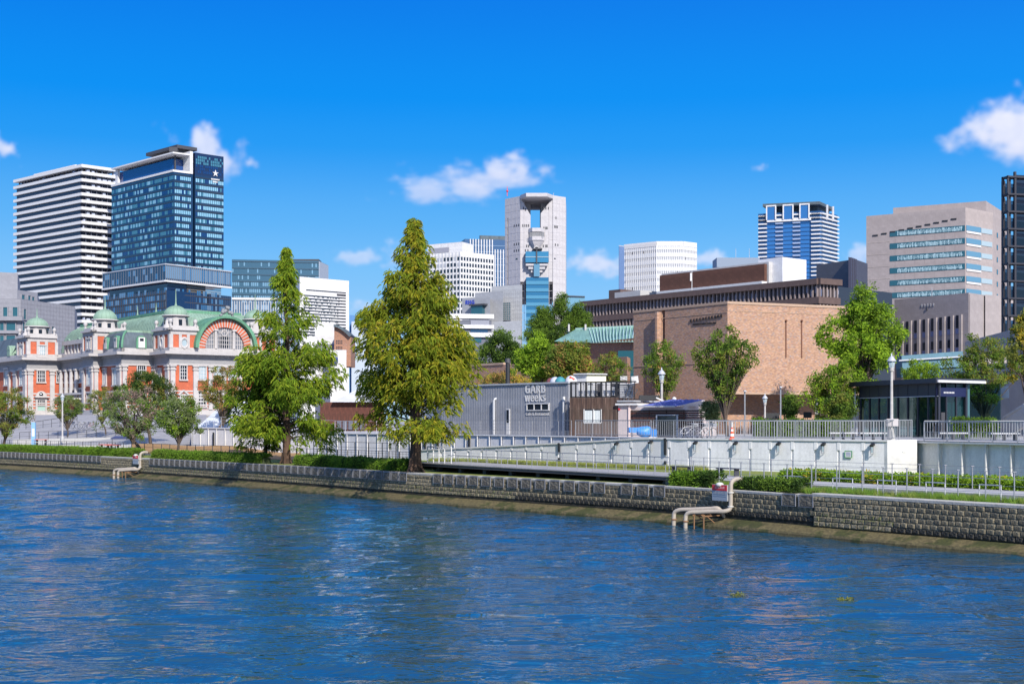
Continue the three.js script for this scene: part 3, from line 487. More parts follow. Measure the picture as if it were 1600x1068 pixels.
[[1055, 1078], [1126, 1150]].forEach(([a, b], k) => { const p = onEdge(a, 5.4, 2.2), q = onEdge(b, 5.4, 2.2), t = thing('bench', `${['left', 'right'][k]} one of two dark slender benches below the white flood wall`, 'bench', [(p.x + q.x) / 2, 2.2, (p.z + q.z) / 2], Math.atan2(-(q.z - p.z), q.x - p.x)); new M().box(0, .42, 0, 1.5, .05, .4).build('seat', mat.dark, t); for (const s of [-1, 1]) new M().box(s * .6, .2, 0, .05, .4, .36).build('leg', mat.dark, t); });
// dark fences on the left promenade
const darkRail = { h: 1.12, rails: [[1.12, .03], [.78, .02], [.45, .02], [.12, .02]], pr: .035, mat: mat.dark, category: 'fence' };
railing('dark_fence', 'thin dark fence behind the hedge between the two conifers', seq(463, 640, 11).map((p) => onEdge(p, 4.2, 1.88)), { ...darkRail, bars: { gap: .5, y0: .12, y1: 1.12, w: .016 } });
railing('dark_fence', 'second dark fence by the wall foot between the two conifers', seq(490, 640, 7).map((p) => onEdge(p, 7.2, 2.0)), { ...darkRail, h: 1.5, rails: [[1.5, .03], [1.1, .02], [.7, .02], [.3, .02]] });
railing('dark_fence', 'thin dark fence in front of the sandy bank', seq(212, 398, 14).map((p) => onEdge(p, 4.6, 1.88)), darkRail);
railing('dark_fence', 'thin dark fence behind the hedge at the far left', seq(2, 205, 16).map((p) => onEdge(p, 5.2, 1.88)), { ...darkRail, bars: { gap: .55, y0: .12, y1: 1.12, w: .016 } });
railing('dark_fence', 'long dark fence along the ramp below the red brick hall', seq(30, 300, 18).map((p) => ({ x: X(p, 172), y: lerp(2.3, 3.1, (p - 30) / 270), z: -172 })), { ...darkRail, h: 1.4, rails: [[1.4, .05], [.9, .03], [.4, .03]] });
railing('dark_fence', 'upper dark handrail on the plaza slope below the red brick hall', seq(40, 120, 6).map((p) => ({ x: X(p, 190), y: lerp(3.6, 4.6, (p - 40) / 80), z: -190 })), { ...darkRail, h: 1.3, rails: [[1.3, .07], [.7, .04]] });
// low ramp wall on the left plaza
{
  const t = thing('low_wall', 'low pale ramp wall across the plaza on the far left', 'wall'), m = new M();
  for (let k = 0; k < 10; k++) { const a = lerp(20, 310, k / 10), b = lerp(20, 310, (k + 1) / 10); m.bar(V(X(a, 168), 2.45 + .5 * k / 10, -168), V(X(b, 168), 2.45 + .5 * (k + 1) / 10, -168), .3, .8); }
  m.build('wall', mat.conc, t);
  new M().bar(V(X(95, 150), 2.15, -150), V(X(235, 150), 2.15, -150), .3, .7).build('kerb_wall', mat.conc, t);
}

// ---------- facades ----------
// a wall from plan point A to B; boxes are placed by u (metres from A), v (height), n (metres out of the wall)
class Face {
  constructor(A, B) { this.A = A; const dx = B[0] - A[0], dz = B[1] - A[1]; this.L = Math.hypot(dx, dz); this.ux = dx / this.L; this.uz = dz / this.L; let nx = -this.uz, nz = this.ux; if (nx * A[0] + nz * A[1] > 0) { nx = -nx; nz = -nz; } this.nx = nx; this.nz = nz; }
  p(u, v, n = 0) { return V(this.A[0] + this.ux * u + this.nx * n, v, this.A[1] + this.uz * u + this.nz * n); }
  box(m, u, v, w, h, n0 = 0, n1 = .1) { const c = this.p(u + w / 2, v + h / 2, (n0 + n1) / 2); m.add(UNIT, new THREE.Matrix4().makeBasis(V(this.ux * w, 0, this.uz * w), V(0, h, 0), V(this.nx * (n1 - n0), 0, this.nz * (n1 - n0))).setPosition(c)); return m; }
  part(name, mt, parent, u, v, w, h, n0, n1) { return this.box(new M(), u, v, w, h, n0, n1).build(name, mt, parent); }
  matrix(u, v, n = 0) { return new THREE.Matrix4().makeBasis(V(this.ux, 0, this.uz), V(0, 1, 0), V(this.nx, 0, this.nz)).setPosition(this.p(u, v, n)); }
  uPx(px) { const k = (px - CX) / F; return (this.A[0] + k * this.A[1]) / (-k * this.uz - this.ux); }   // u whose vertical line shows at photo column px
}
const quadBack = (a, b, c, depth = 1) => [a[0] + c[0] - b[0], a[1] + c[1] - b[1]];
const back = (A, B, depth) => { const f = new Face(A, B); return [[A[0] - f.nx * depth, A[1] - f.nz * depth], [B[0] - f.nx * depth, B[1] - f.nz * depth]]; };

// 1. striped white tower
{
  const H = 138, A = RP(20, 281, H), B = RP(127, 256, H), D = RP(186, 264, H), t = thing('striped_tower', 'tall tower with white balcony bands and dark glass, far left', 'office tower');
  const E = quadBack(A, B, D), q = [A, B, D, E], inset = (k) => { const c = [(A[0] + D[0]) / 2, (A[1] + D[1]) / 2]; return q.map(([x, z]) => [lerp(c[0], x, k), lerp(c[1], z, k)]); };
  new M().prism(inset(.93), 0, H - 3.2).build('glass_body', S({ color: C(.012, .018, .04), roughness: .35 }), t);
  const b = new M().prism(q, 0, 1.5).geo();
  for (let k = 0; k < 27; k++) { const m = mesh('floor_band', b, mat.white, t); m.position.y = H - 1.5 - k * 3.66; }
  const f = new M(), c = new M(), r = rng(8);
  for (const [P, Q] of [[A, B], [B, D]]) { const g = new Face(P, Q), n = Math.round(g.L / 3.1); for (let k = 0; k < 26; k++) for (let i = 1; i < n; i++) { g.box(f, g.L * i / n, H - 5.16 - k * 3.66 + 1.5, .35, 2.1, -2.4, -1.7); if (r() < .33) g.box(c, g.L * i / n + .6, H - 3.6 - k * 3.66, 1.2 + r(), .8 + r() * .7, -2.2, -1.75); } }
  f.build('window_posts', S({ color: C(.10, .11, .15), roughness: .6 }), t, 'stuff'); c.build('window_blinds', S({ color: C(.40, .44, .55), roughness: .8 }), t, 'stuff');
  new M().prism(inset(.6), H, H + 2).build('roof_plant', mat.white, t);
}
// 2. dark glass hotel tower with logo
{
  const d0 = 640, H = 5.2 + 420 * d0 / F, t = thing('glass_tower', 'dark blue glass tower with white star logo and stepped podium', 'glass tower');
  const A = RP(174, 263, H), B = RP(271, 237, H), D = RP(349, 248.5, H), E = quadBack(A, B, D), low = H - 31 * d0 / F, base = Y(424, d0 * 1.0);
  const fl = new Face(A, B), fr = new Face(B, D), uN = fr.uPx(298), curtainWall = S({ color: C(.02, .03, .045), roughness: .35 });
  const body = glassy(.008, .028, .075, .06);
  // main shaft below the open top storey
  const nt = (f, u, w, n) => [f.p(u, 0), f.p(u, 0, -n), f.p(u + w, 0, -n), f.p(u + w, 0)].map((p) => [p.x, p.z]);
  new M().prism([A, B, ...nt(fr, uN + 1, 1.1, 3), D, E], base - 2, low).build('shaft', body, t);
  // right block goes up to the roof
  const n1 = fr.p(uN, 0), n2 = fr.p(uN, 0, -36), d2 = fr.p(fr.L, 0, -36);
  new M().prism([[n1.x, n1.z], ...nt(fr, uN + 1, 1.1, 3), D, [d2.x, d2.z], [n2.x, n2.z]], low, H + 1.2).build('sign_block', glassy(.01, .02, .06, .1), t);
  // recessed top storey, roof slab and ledges
  const ins = (f, u, n) => { const p = f.p(u, 0, n); return [p.x, p.z]; };
  new M().prism([ins(fl, 3, -3), ins(fl, fl.L - 6, -3), ins(fr, uN, -6), ins(fr, uN, -34), ins(fl, 4, -17)], low, H - 2).build('sky_lobby', glassy(.008, .05, .19, .05), t);
  new M().prism([ins(fl, 0, .4), ins(fl, fl.L, .4), ins(fr, uN, .4), ins(fr, uN, -34), ins(fl, 0, -16)], H - .65, H).build('roof_slab', mat.white, t);
  new M().prism([ins(fl, 0, .4), ins(fl, fl.L, .4), ins(fr, uN, .4), ins(fr, uN, -30), ins(fl, 0, -12)], low, low + 1).build('terrace_ledge', mat.white, t);
  fr.part('white_frame', mat.white, t, uN - .9, low, 1.6, H - low + 1.4, -9, .6);
  for (const u of [fr.uPx(278)]) fr.part('roof_column', mat.dark, t, u, low + 1, .7, H - low - 1.9, -4, -3.3);
  fl.part('end_wall', mat.white, t, 1, low + 1, 2.4, H - low - 1.9, -2.8, -1.5);
  // rooftop plant canopy
  new M().prism([ins(fl, fl.L * .45, -4), ins(fl, fl.L * .94, -4), ins(fl, fl.L * .94, -15), ins(fl, fl.L * .45, -15)], H + 3, H + 4.6).build('roof_canopy', mat.dark, t);
  new M().prism([ins(fl, fl.L * .55, -6), ins(fl, fl.L * .9, -6), ins(fl, fl.L * .9, -14), ins(fl, fl.L * .55, -14)], H, H + 3).build('roof_plant', mat.dark, t);
  const rp = fr.p(fr.uPx(281), 0, -6); new M().box(rp.x, H + 2.2, rp.z, 4, 2.2, 3).build('roof_unit', mat.dark, t);
  // windows, row by row
  const r = rng(21), bright = new M(), mid = new M(), deep = new M(), sp = new M(), step = 3.24;
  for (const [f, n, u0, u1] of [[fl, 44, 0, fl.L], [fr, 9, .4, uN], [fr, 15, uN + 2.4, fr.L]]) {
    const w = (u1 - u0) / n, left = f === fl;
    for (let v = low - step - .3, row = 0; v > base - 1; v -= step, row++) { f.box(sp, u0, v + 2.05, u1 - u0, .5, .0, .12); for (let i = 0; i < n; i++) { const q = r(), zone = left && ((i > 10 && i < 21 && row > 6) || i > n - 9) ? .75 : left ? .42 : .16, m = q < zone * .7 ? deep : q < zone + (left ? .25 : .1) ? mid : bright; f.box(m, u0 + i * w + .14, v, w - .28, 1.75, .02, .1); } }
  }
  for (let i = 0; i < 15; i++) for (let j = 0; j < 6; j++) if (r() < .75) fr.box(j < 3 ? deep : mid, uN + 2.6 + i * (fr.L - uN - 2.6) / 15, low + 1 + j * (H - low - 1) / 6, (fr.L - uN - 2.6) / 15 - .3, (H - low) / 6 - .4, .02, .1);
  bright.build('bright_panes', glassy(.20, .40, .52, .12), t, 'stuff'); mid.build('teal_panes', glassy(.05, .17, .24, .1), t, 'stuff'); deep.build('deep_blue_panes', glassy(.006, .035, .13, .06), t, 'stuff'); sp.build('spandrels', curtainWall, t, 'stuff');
  // podium
  const H2 = Y(412, d0 * .97), A2 = RP(160, 428, H2), B2 = RP(258, 413, H2), D2 = RP(361, 425, H2), E2 = quadBack(A2, B2, D2), b1 = H2 - 24.5 * d0 * .97 / F;
  new M().prism([A2, B2, D2, E2], b1, H2).build('podium_upper', glassy(.012, .03, .07, .08), t);
  const pl = new Face(A2, B2), pr = new Face(B2, D2);
  for (const f of [pl, pr]) { f.part('white_edge', mat.white, t, -.1, b1 - .7, f.L + .2, .75, -1, .5); f.part('top_edge', mat.galv, t, -.1, H2, f.L + .2, .5, -1, .3); }
  const q2 = [[pl, 26], [pr, 34]], fins = new M(), pal = new M(), pal2 = new M();
  for (const [f, n] of q2) for (let i = 0; i < n; i++) { f.box(fins, f.L * i / n, b1 + .1, f === pl ? .1 : .16, H2 - b1 - .2, .02, f === pl ? .1 : .3); if (f === pr || r() < .5) f.box(r() < .6 ? pal : pal2, f.L * i / n + .3, b1 + 1 + (f === pl ? (r() < .5 ? 3 : 0) : 0), f.L / n - .4, (H2 - b1) * (f === pr ? .78 : .35), .02, .12); }
  fins.build('podium_fins', S({ color: C(.22, .24, .28), roughness: .6 }), t, 'stuff');
  new M().prism([ins(pl, 2.5, -2.5), ins(pl, pl.L - 2.5, -2.5), ins(pr, pr.L - 14, -2.5), ins(pr, pr.L - 14, -34), ins(pl, 2.5, -22)], b1 - 5, b1).build('podium_neck', glassy(.008, .02, .06, .1), t);
  const neck = new M(); for (let k = 0; k < 4; k++) pr.box(neck, pr.L * .36, b1 - 4.2 + k * .95, pr.L * .52, .4, -2.5, -1.8); neck.build('podium_louvres', S({ color: C(.16, .15, .13), roughness: .7 }), t);
  new M().prism([ins(pl, .4, -.4), ins(pl, pl.L, -.4), ins(pr, pr.L * .62, -.4), ins(pr, pr.L * .62, -3.4), ins(pr, pr.L * .62 + 1.3, -3.4), ins(pr, pr.L * .62 + 1.3, -.4), ins(pr, pr.L, -.4), ins(pr, pr.L, -34), ins(pl, 1, -22)], 0, b1 - 4.5).build('podium_lower', glassy(.010, .035, .09, .06), t);
  const mu = new M(); for (const [f, n] of [[pl, 30], [pr, 32]]) { for (let i = 0; i <= n; i++) f.box(mu, f.L * i / n, 0, .16, b1 - 4.6, -.45, -.2); for (let v = 8; v < b1 - 6; v += 3.3) { f.box(mu, 0, v, f.L, .35, -.4, -.15); for (let i = 0; i < n; i++) if (r() < .55) f.box(r() < .4 ? pal : pal2, f.L * i / n + .2, v + .6, f.L / n - .3, 2.3, -.38, -.28); } }
  mu.build('podium_mullions', mat.dark, t, 'stuff');
  pal.build('podium_pale_panes', glassy(.10, .19, .30, .12), t, 'stuff'); pal2.build('podium_blue_panes', glassy(.03, .12, .25, .08), t, 'stuff');
  // star and two lines of small lettering
  const sh = new THREE.Shape(); for (let k = 0; k < 10; k++) { const a = Math.PI / 2 + k * Math.PI / 5, q = k & 1 ? .62 : 1.75; sh[k ? 'lineTo' : 'moveTo'](Math.cos(a) * q, Math.sin(a) * q); }
  const logo = new M().add(new THREE.ExtrudeGeometry(sh, { depth: .3, bevelEnabled: false }), fr.matrix(fr.L - 4.6, H - 7.6, .1));
  for (let k = 0; k < 7; k++) fr.box(logo, fr.L - 6.9 + k * .66, H - 10.9, .45, .75, .1, .3); for (let k = 0; k < 4; k++) fr.box(logo, fr.L - 6 + k * .66, H - 12.1, .45, .7, .1, .3);
  logo.build('logo', mat.white, t);
}
// 3. grey stone office at the far left
{
  const t = thing('grey_office', 'grey stone-clad stepped office block behind the hall at far left', 'office building');
  const d = 345, m2 = S({ color: C(.33, .33, .37), map: concreteMap, roughness: .85 }), H1 = Y(417, d), H2 = Y(449, d), H3 = Y(467, d);
  const blk = (pts, y1, n) => new M().prism(pts, 0, y1).build(n, m2, t);
  blk([P2(-120, d + 2), P2(27, d + 14), P2(31, d + 40), P2(-120, d + 40)], H1, 'upper_block'); blk([P2(-120, d + 1), P2(26, d + 6), P2(58, d + 14), P2(62, d + 45), P2(-120, d + 45)], H2, 'middle_block');
  blk([P2(-120, d), P2(32, d), P2(116, d + 22), P2(120, d + 50), P2(-120, d + 50)], H3, 'lower_block');
  const f = new Face(P2(-120, d), P2(32, d)), g = new Face(P2(32, d), P2(116, d + 22)), k2 = new Face(P2(26, d + 6), P2(58, d + 14)), jn = new M();
  for (let v = 10; v < H3; v += 1.1) { g.box(jn, 0, v, g.L, .05, 0, .025); f.box(jn, 0, v, f.L, .05, 0, .025); } for (let u = 0; u < g.L; u += 1.35) g.box(jn, u, 0, .05, H3, 0, .03); jn.build('joint_lines', S({ color: C(.16, .16, .19) }), t, 'stuff');
  const win = (F0, px0, px1, y0, y1) => { const u0 = F0.uPx(px0), u1 = F0.uPx(px1), v0 = Y(y1, d), v1 = Y(y0, d); const w = F0.part('window', mat.glassTeal, t, u0, v0, u1 - u0, v1 - v0, .02, .15); F0.box(F0.box(F0.box(F0.box(new M(), u0 - .2, v0 - .2, .2, v1 - v0 + .4, .02, .35), u1, v0 - .2, .2, v1 - v0 + .4, .02, .35), u0, v0 - .2, u1 - u0, .2, .02, .35), u0, v1, u1 - u0, .2, .02, .35).build('frame', m2, w); };
  win(f, 5, 11.5, 480, 494); win(f, 20, 27.5, 480, 494); win(g, 35, 39, 482, 498); win(g, 33.5, 37, 503, 516); win(g, 72, 75.5, 505, 517); win(g, 79, 82.5, 505, 518);
  win(k2, 32, 37, 456, 468); win(k2, 42, 46, 456, 468); win(k2, 48, 52, 457, 469); win(f, 0, 6, 504, 516); win(f, 10, 24, 504, 516); win(f, 0, 6, 524, 536); win(f, 10, 24, 524, 536); win(f, -8, -2, 480, 494);
  f.part('cornice', m2, t, 0, Y(501, d), f.L + .8, 1.0, 0, 1.3); f.part('floor_ledge', m2, t, 0, Y(521, d), f.L + .5, .7, 0, .9);
}
// 5. far glass slab
{
  const d = 820, t = thing('glass_slab_building', 'far wide blue glass building between the hall and the smaller conifer', 'glass building'), H = Y(405, d), Hl = Y(467, d);
  const A = P2(362, d), B = P2(498, d + 8), D = P2(512, d + 30), E = quadBack(A, B, D);
  new M().prism([A, B, D, E], 0, H).build('body', S({ color: C(.035, .10, .16), roughness: .3 }), t);
  const f = new Face(A, B), g = new Face(B, D), p = new M(), b = new M(), r = rng(31);
  for (let v = H - 4, row = 0; v > 40; v -= 4.05, row++) { f.box(b, 0, v + 2.6, f.L, .5, 0, .3); for (let i = 0; i < 46; i++) if (row > 2 ? r() < .72 : r() < .3) f.box(p, f.L * i / 46 + .2, v, f.L / 46 - .4, 2.3, .02, .2); }
  p.build('pale_panes', glassy(.16, .30, .42, .15), t, 'stuff'); b.build('floor_bands', S({ color: C(.05, .09, .13) }), t, 'stuff');
  g.part('side_wall', S({ color: C(.34, .38, .44), roughness: .8 }), t, 0, 0, g.L, H - .3, .02, .4);
  new M().box(X(470, d + 20), H + 1, -(d + 20), 24, 1.6, 12).box(X(381, d + 20), H + 1, -(d + 20), 6, 1.4, 6).build('roof_unit', mat.dark, t);
  const L = thing('lower_glass_building', 'lower bluish glass block in front of the far glass slab', 'glass building'), dl = 760, Al = P2(362, dl), Bl = P2(460, dl + 4); const bb = back(Al, Bl, 30);
  new M().prism([Al, Bl, bb[1], bb[0]], 0, Y(468, dl)).build('body', S({ color: C(.07, .13, .22), roughness: .3 }), L); const fl2 = new Face(Al, Bl), ml = new M(), pl2 = new M();
  for (let i = 0; i <= 26; i++) fl2.box(ml, fl2.L * i / 26, 0, .35, Y(470, dl), .02, .3); for (let i = 0; i < 26; i++) for (let v = 20; v < Y(472, dl); v += 4) if (r() < .5) fl2.box(pl2, fl2.L * i / 26 + .4, v, fl2.L / 26 - .5, 2.8, .02, .15);
  ml.build('mullions', mat.wallGrey, L, 'stuff'); pl2.build('pale_panes', glassy(.2, .3, .42, .15), L, 'stuff'); fl2.part('roof_edge', mat.white, L, 0, Y(468, dl), fl2.L, 1.2, -.5, .6);
}
// 6. white building with thin dark window bands
{
  const d = 470, H = Y(432, d), t = thing('white_banded_building', 'white building with thin dark window bands behind the smaller conifer', 'office building');
  const A = P2(459, d + 7), B = P2(468, d), D = RP(545, 438.5, H), E = quadBack(A, B, D), f = new Face(B, D);
  new M().prism([A, B, D, E], 0, H).build('body', mat.white, t);
  f.part('upper_slot', mat.glass, t, f.uPx(478), Y(452.5, d), f.uPx(540) - f.uPx(478), .35, .01, .12); f.part('upper_louvre', mat.dark, t, f.uPx(526), Y(457.5, d), f.uPx(540) - f.uPx(526), .7, .01, .14);
  const wn = new M(), r = rng(41); for (let k = 0; k < 14; k++) { const v = Y(461.5 + k * 4.75, d); f.part('window_band', mat.glass, t, f.uPx(474), v, f.uPx(540) - f.uPx(474), .42, .01, .1); for (let i = 0; i < 30; i++) if (r() < .35) f.box(wn, f.uPx(475) + i * .5, v - .3, .34, .35, .01, .12); }
  wn.build('open_windows', mat.glass, t, 'stuff');
}
// small buildings glimpsed between the conifers
{
  const t = thing('white_annex', 'plain bright white block between the conifers', 'building'), d = 300;
  new M().prism([P2(492, d), P2(524.5, d), P2(526, d + 20), P2(492, d + 20)], 0, Y(504, d)).build('body', mat.white, t); new M().box(X(508, d), Y(543, d), -(d - .3), 4, 1.6, .6).build('dark_band', S({ color: C(.2, .2, .24) }), t);
  const b = thing('curved_roof_building', 'small brick building with dark curved roof edge between the conifers', 'building'), db = 290;
  const sh = [[522, 572], [548, 572], [548, 526]]; for (let k = 0; k <= 8; k++) sh.push([548 - 26 * k / 8, 526 - 16 * Math.sin(k / 8 * 1.57)]);
  const S2 = new THREE.Shape(sh.map(([px, py]) => new THREE.Vector2(X(px, db), Y(py, db)))); new M().add(new THREE.ExtrudeGeometry(S2, { depth: 8, bevelEnabled: false }), new THREE.Matrix4().makeTranslation(0, 0, -db - 8)).build('wall', S({ color: C(.55, .45, .42), map: tileMap, roughness: .9 }), b);
  const rf = new M(); for (let k = 0; k < 8; k++) { const q = (i) => V(X(548 - 26 * i / 8, db), Y(525 - 16 * Math.sin(i / 8 * 1.57), db), -db - 3.5); rf.bar(q(k), q(k + 1), 9, .55); } rf.build('curved_roof', mat.slate, b);
  const w = new M(); for (let j = 0; j < 4; j++) for (let i = 0; i < 4; i++) w.box(X(526 + i * 2.6, db), Y(532.5 + j * 3.4 + (j > 1 ? 3 : 0), db), -db + .02, .22, .26, .1); w.build('windows', mat.glass, b, 'stuff');
  new M().prism([P2(516, db - 4), P2(541, db - 4), P2(541, db), P2(516, db)], 0, Y(548, db)).build('front_block', mat.white, b); new M().box(X(526, db), Y(564, db), -(db - 4.6), 1.6, 1.1, 1, 0, .5).build('awning', S({ color: C(.04, .06, .22) }), b);
  const lo = thing('timber_pavilion', 'low brown timber pavilion with white pitched roof seen between the conifers', 'building'), dp = 150;
  new M().prism([P2(500, dp), P2(600, dp), P2(600, dp + 14), P2(500, dp + 14)], 3, Y(628, dp)).build('wall', mat.slat, lo);
  new M().quad(V(X(520, dp), Y(628, dp), -dp + .8), V(X(640, dp), Y(628, dp), -dp + .8), V(X(620, dp), Y(604, dp), -dp - 6), V(X(552, dp), Y(604, dp), -dp - 6)).quad(V(X(520, dp), Y(628, dp), -dp + .8), V(X(552, dp), Y(604, dp), -dp - 6), V(X(535, dp + 14), Y(628, dp), -dp - 14), V(X(520, dp), Y(628, dp), -dp - 13)).build('roof', mat.white, lo);
  for (let k = 0; k < 5; k++) new M().box(X(530 + k * 9, dp), Y(664, dp), -dp + .1, .5, 1.0, .15).build('dark_opening_sheet', glassy(.12, .12, .15, .2), lo);
  const fw = thing('far_blue_block', 'sliver of far blue glass building right of the white banded building', 'glass building'); new M().prism([P2(546, 900), P2(566, 905), P2(566, 930), P2(546, 925)], 0, Y(492, 900)).build('body', S({ color: C(.10, .22, .42), roughness: .3 }), fw); new M().prism([P2(549, 895), P2(590, 895), P2(590, 899), P2(549, 899)], 0, Y(502, 895)).build('front', S({ color: C(.4, .46, .55), roughness: .6 }), fw);
}

// outline in photo pixels at one distance, pushed back by depth
const pxShape = (pts, d, holes = []) => { const S2 = new THREE.Shape(pts.map(([a, b]) => new THREE.Vector2(X(a, d), Y(b, d)))); for (const h of holes) S2.holes.push(new THREE.Path(h.map(([a, b]) => new THREE.Vector2(X(a, d), Y(b, d))))); return S2; };
const pxSlab = (pts, d, depth, holes) => { const g = new THREE.ExtrudeGeometry(pxShape(pts, d, holes), { depth, bevelEnabled: false }); g.translate(0, 0, -d - depth); return g; };

// 7. white building with square windows
{
  const d = 470, H = Y(393, d), t = thing('white_grid_building', 'white office block with rows of small square dark windows', 'office building'), r = rng(61);
  const A = RP(640, 399, H), B = P2(719, d), D = RP(771, 398, H), E = quadBack(A, B, D);
  new M().prism([A, B, D, E], 0, H).build('body', mat.white, t);
  const w = new M(), bl = new M();
  for (const [f, n] of [[new Face(A, B), 15], [new Face(B, D), 12]]) for (let row = 0; row < 20; row++) for (let i = 0; i < n; i++) { const q = f.L / n, v = H - 3.0 - row * 2.06; f.box(row < 2 && f.L > 16 && r() < .6 ? bl : w, f.L * (i + .5) / n - q * .32, v, q * .64, 1.25, .01, .06); }
  w.build('square_windows', mat.glass, t, 'stuff'); bl.build('pale_windows', S({ color: C(.34, .36, .40) }), t, 'stuff');
  const g = new Face(A, B), gr = new Face(B, D); for (let i = 0; i <= 15; i++) g.part('pier', mat.white, t, g.L * i / 15 - .22, 0, .44, H, 0, .14); for (let i = 0; i <= 12; i++) gr.part('pier', mat.white, t, gr.L * i / 12 - .2, 0, .4, H, 0, .14);
  const p = (px, dd) => P2(px, dd); new M().prism([p(668, d + 14), p(722, d + 6), p(740, d + 14), p(700, d + 24)], H, Y(374, d)).build('penthouse', mat.white, t);
  new Face(p(668, d + 14), p(714, d + 7)).part('louvre', S({ color: C(.26, .26, .30), roughness: .7 }), t, 1, H + 1, 8.5, 1.7, .01, .15);
}
// 8. blue striped tower behind it
{
  const d = 820, t = thing('blue_striped_building', 'far blue glass block with white upright stripes left of the concrete tower', 'glass building'), H = Y(373, d);
  const A = P2(726, d), B = P2(800, d + 6), bb = back(A, B, 30), f = new Face(A, B); new M().prism([A, B, bb[1], bb[0]], 0, H).build('body', S({ color: C(.03, .085, .19), roughness: .3 }), t);
  for (let i = 0; i < 13; i++) f.part('upright_fin', mat.white, t, f.uPx(734 + i * 4.3), 0, .55, H - (i > 8 ? 6 : 0), .02, .5);
  const m = new M(); for (let v = H - 4; v > 40; v -= 3.9) f.box(m, 0, v, f.L, .45, .02, .2); m.build('floor_lines', S({ color: C(.16, .24, .36) }), t, 'stuff'); f.part('parapet', mat.slate, t, f.uPx(750), H, f.L - f.uPx(750), 2.4, -2, 0);
}
// 9. grey block with blue letters, white low block in front
{
  const d = 430, t = thing('grey_stepped_block', 'light grey stepped block with small blue letters left of the concrete tower', 'building'), gm = S({ color: C(.40, .41, .44), map: concreteMap, roughness: .8 }), gl = S({ color: C(.50, .51, .53), map: concreteMap, roughness: .8 });
  const blk = (a, b, y, d0, dep, n, m) => { const A = P2(a, d0 + 3), B = P2(b, d0 - 3), q = [P2(a, d0 + 12), P2(b, d0 + 6)]; new M().prism([A, B, q[1], q[0]], 0, Y(y, d0)).build(n, m, t); return new Face(A, B); };
  const f3 = blk(768, 816, 446, d + 14, 20, 'tall_block', gl), f2 = blk(742, 786, 456, d + 6, 14, 'middle_block', gm), f1 = blk(722, 766, 464, d, 16, 'sign_block', gm), f0 = blk(762, 814, 502, d - 4, 12, 'base_block', gl);
  const g = text('RHG', 1.3, .15, fontBold); g.translate(0, 0, 0); new M().add(g, f1.matrix(f1.uPx(727), Y(474.5, d), .02)).build('letters', S({ color: C(.03, .06, .40) }), t);
  f1.part('bay_window', mat.glassTeal, t, f1.uPx(740), Y(491, d), f1.uPx(757.5) - f1.uPx(740), 2.6, .02, 1.4); f1.part('bay_roof', mat.dark, t, f1.uPx(738), Y(478, d), f1.uPx(762) - f1.uPx(738), .5, 0, 2);
  const tw = f3.part('tall_window', mat.glassTeal, t, f3.uPx(786.5), Y(500, d + 14), f3.uPx(798.5) - f3.uPx(786.5), Y(472, d + 14) - Y(500, d + 14), .02, .25), bars = new M(); for (let k = 0; k < 5; k++) f3.box(bars, f3.uPx(786.5 + k * 3), Y(500, d + 14), .14, 5.9, .25, .4); for (let k = 0; k < 9; k++) f3.box(bars, f3.uPx(786.5), Y(500 - k * 3.4, d + 14), f3.uPx(798.5) - f3.uPx(786.5), .12, .25, .38); bars.build('glazing_bars', mat.galv, tw);
  const jn = new M(); for (let k = 0; k < 22; k++) f3.box(jn, 0, 20 + k * 1.35, f3.L, .05, 0, .03); for (let k = 0; k < 14; k++) f3.box(jn, f3.L * k / 14, 0, .05, 48, 0, .04); jn.build('panel_joints', gm, t, 'stuff');
  const w = thing('white_low_block', 'low white building with three thick white floor bands behind the big conifer', 'building'), dw = 330, A = P2(690, dw), B = P2(768, dw + 2), q = back(A, B, 16), f = new Face(A, B);
  new M().prism([A, B, q[1], q[0]], 0, Y(500, dw)).build('body', S({ color: C(.10, .11, .15), roughness: .5 }), w); for (const [y0, y1] of [[490, 497], [507, 512.5], [519, 526]]) f.part('floor_band', mat.white, w, -.3, Y(y1, dw), f.L + .8, Y(y0, dw) - Y(y1, dw), -2, .8);
  f.part('louvre_panel', S({ color: C(.24, .25, .30), roughness: .8 }), w, f.uPx(735), Y(507, dw), f.uPx(764) - f.uPx(735), Y(497.5, dw) - Y(507, dw), .02, .3); f.part('window_band', mat.glassBlue, w, f.uPx(735), Y(518.5, dw), f.uPx(762) - f.uPx(735), 1, .02, .2); f.part('window_band', mat.glassTeal, w, f.uPx(735), Y(534, dw), f.uPx(752) - f.uPx(735), 1.2, .02, .2);
}
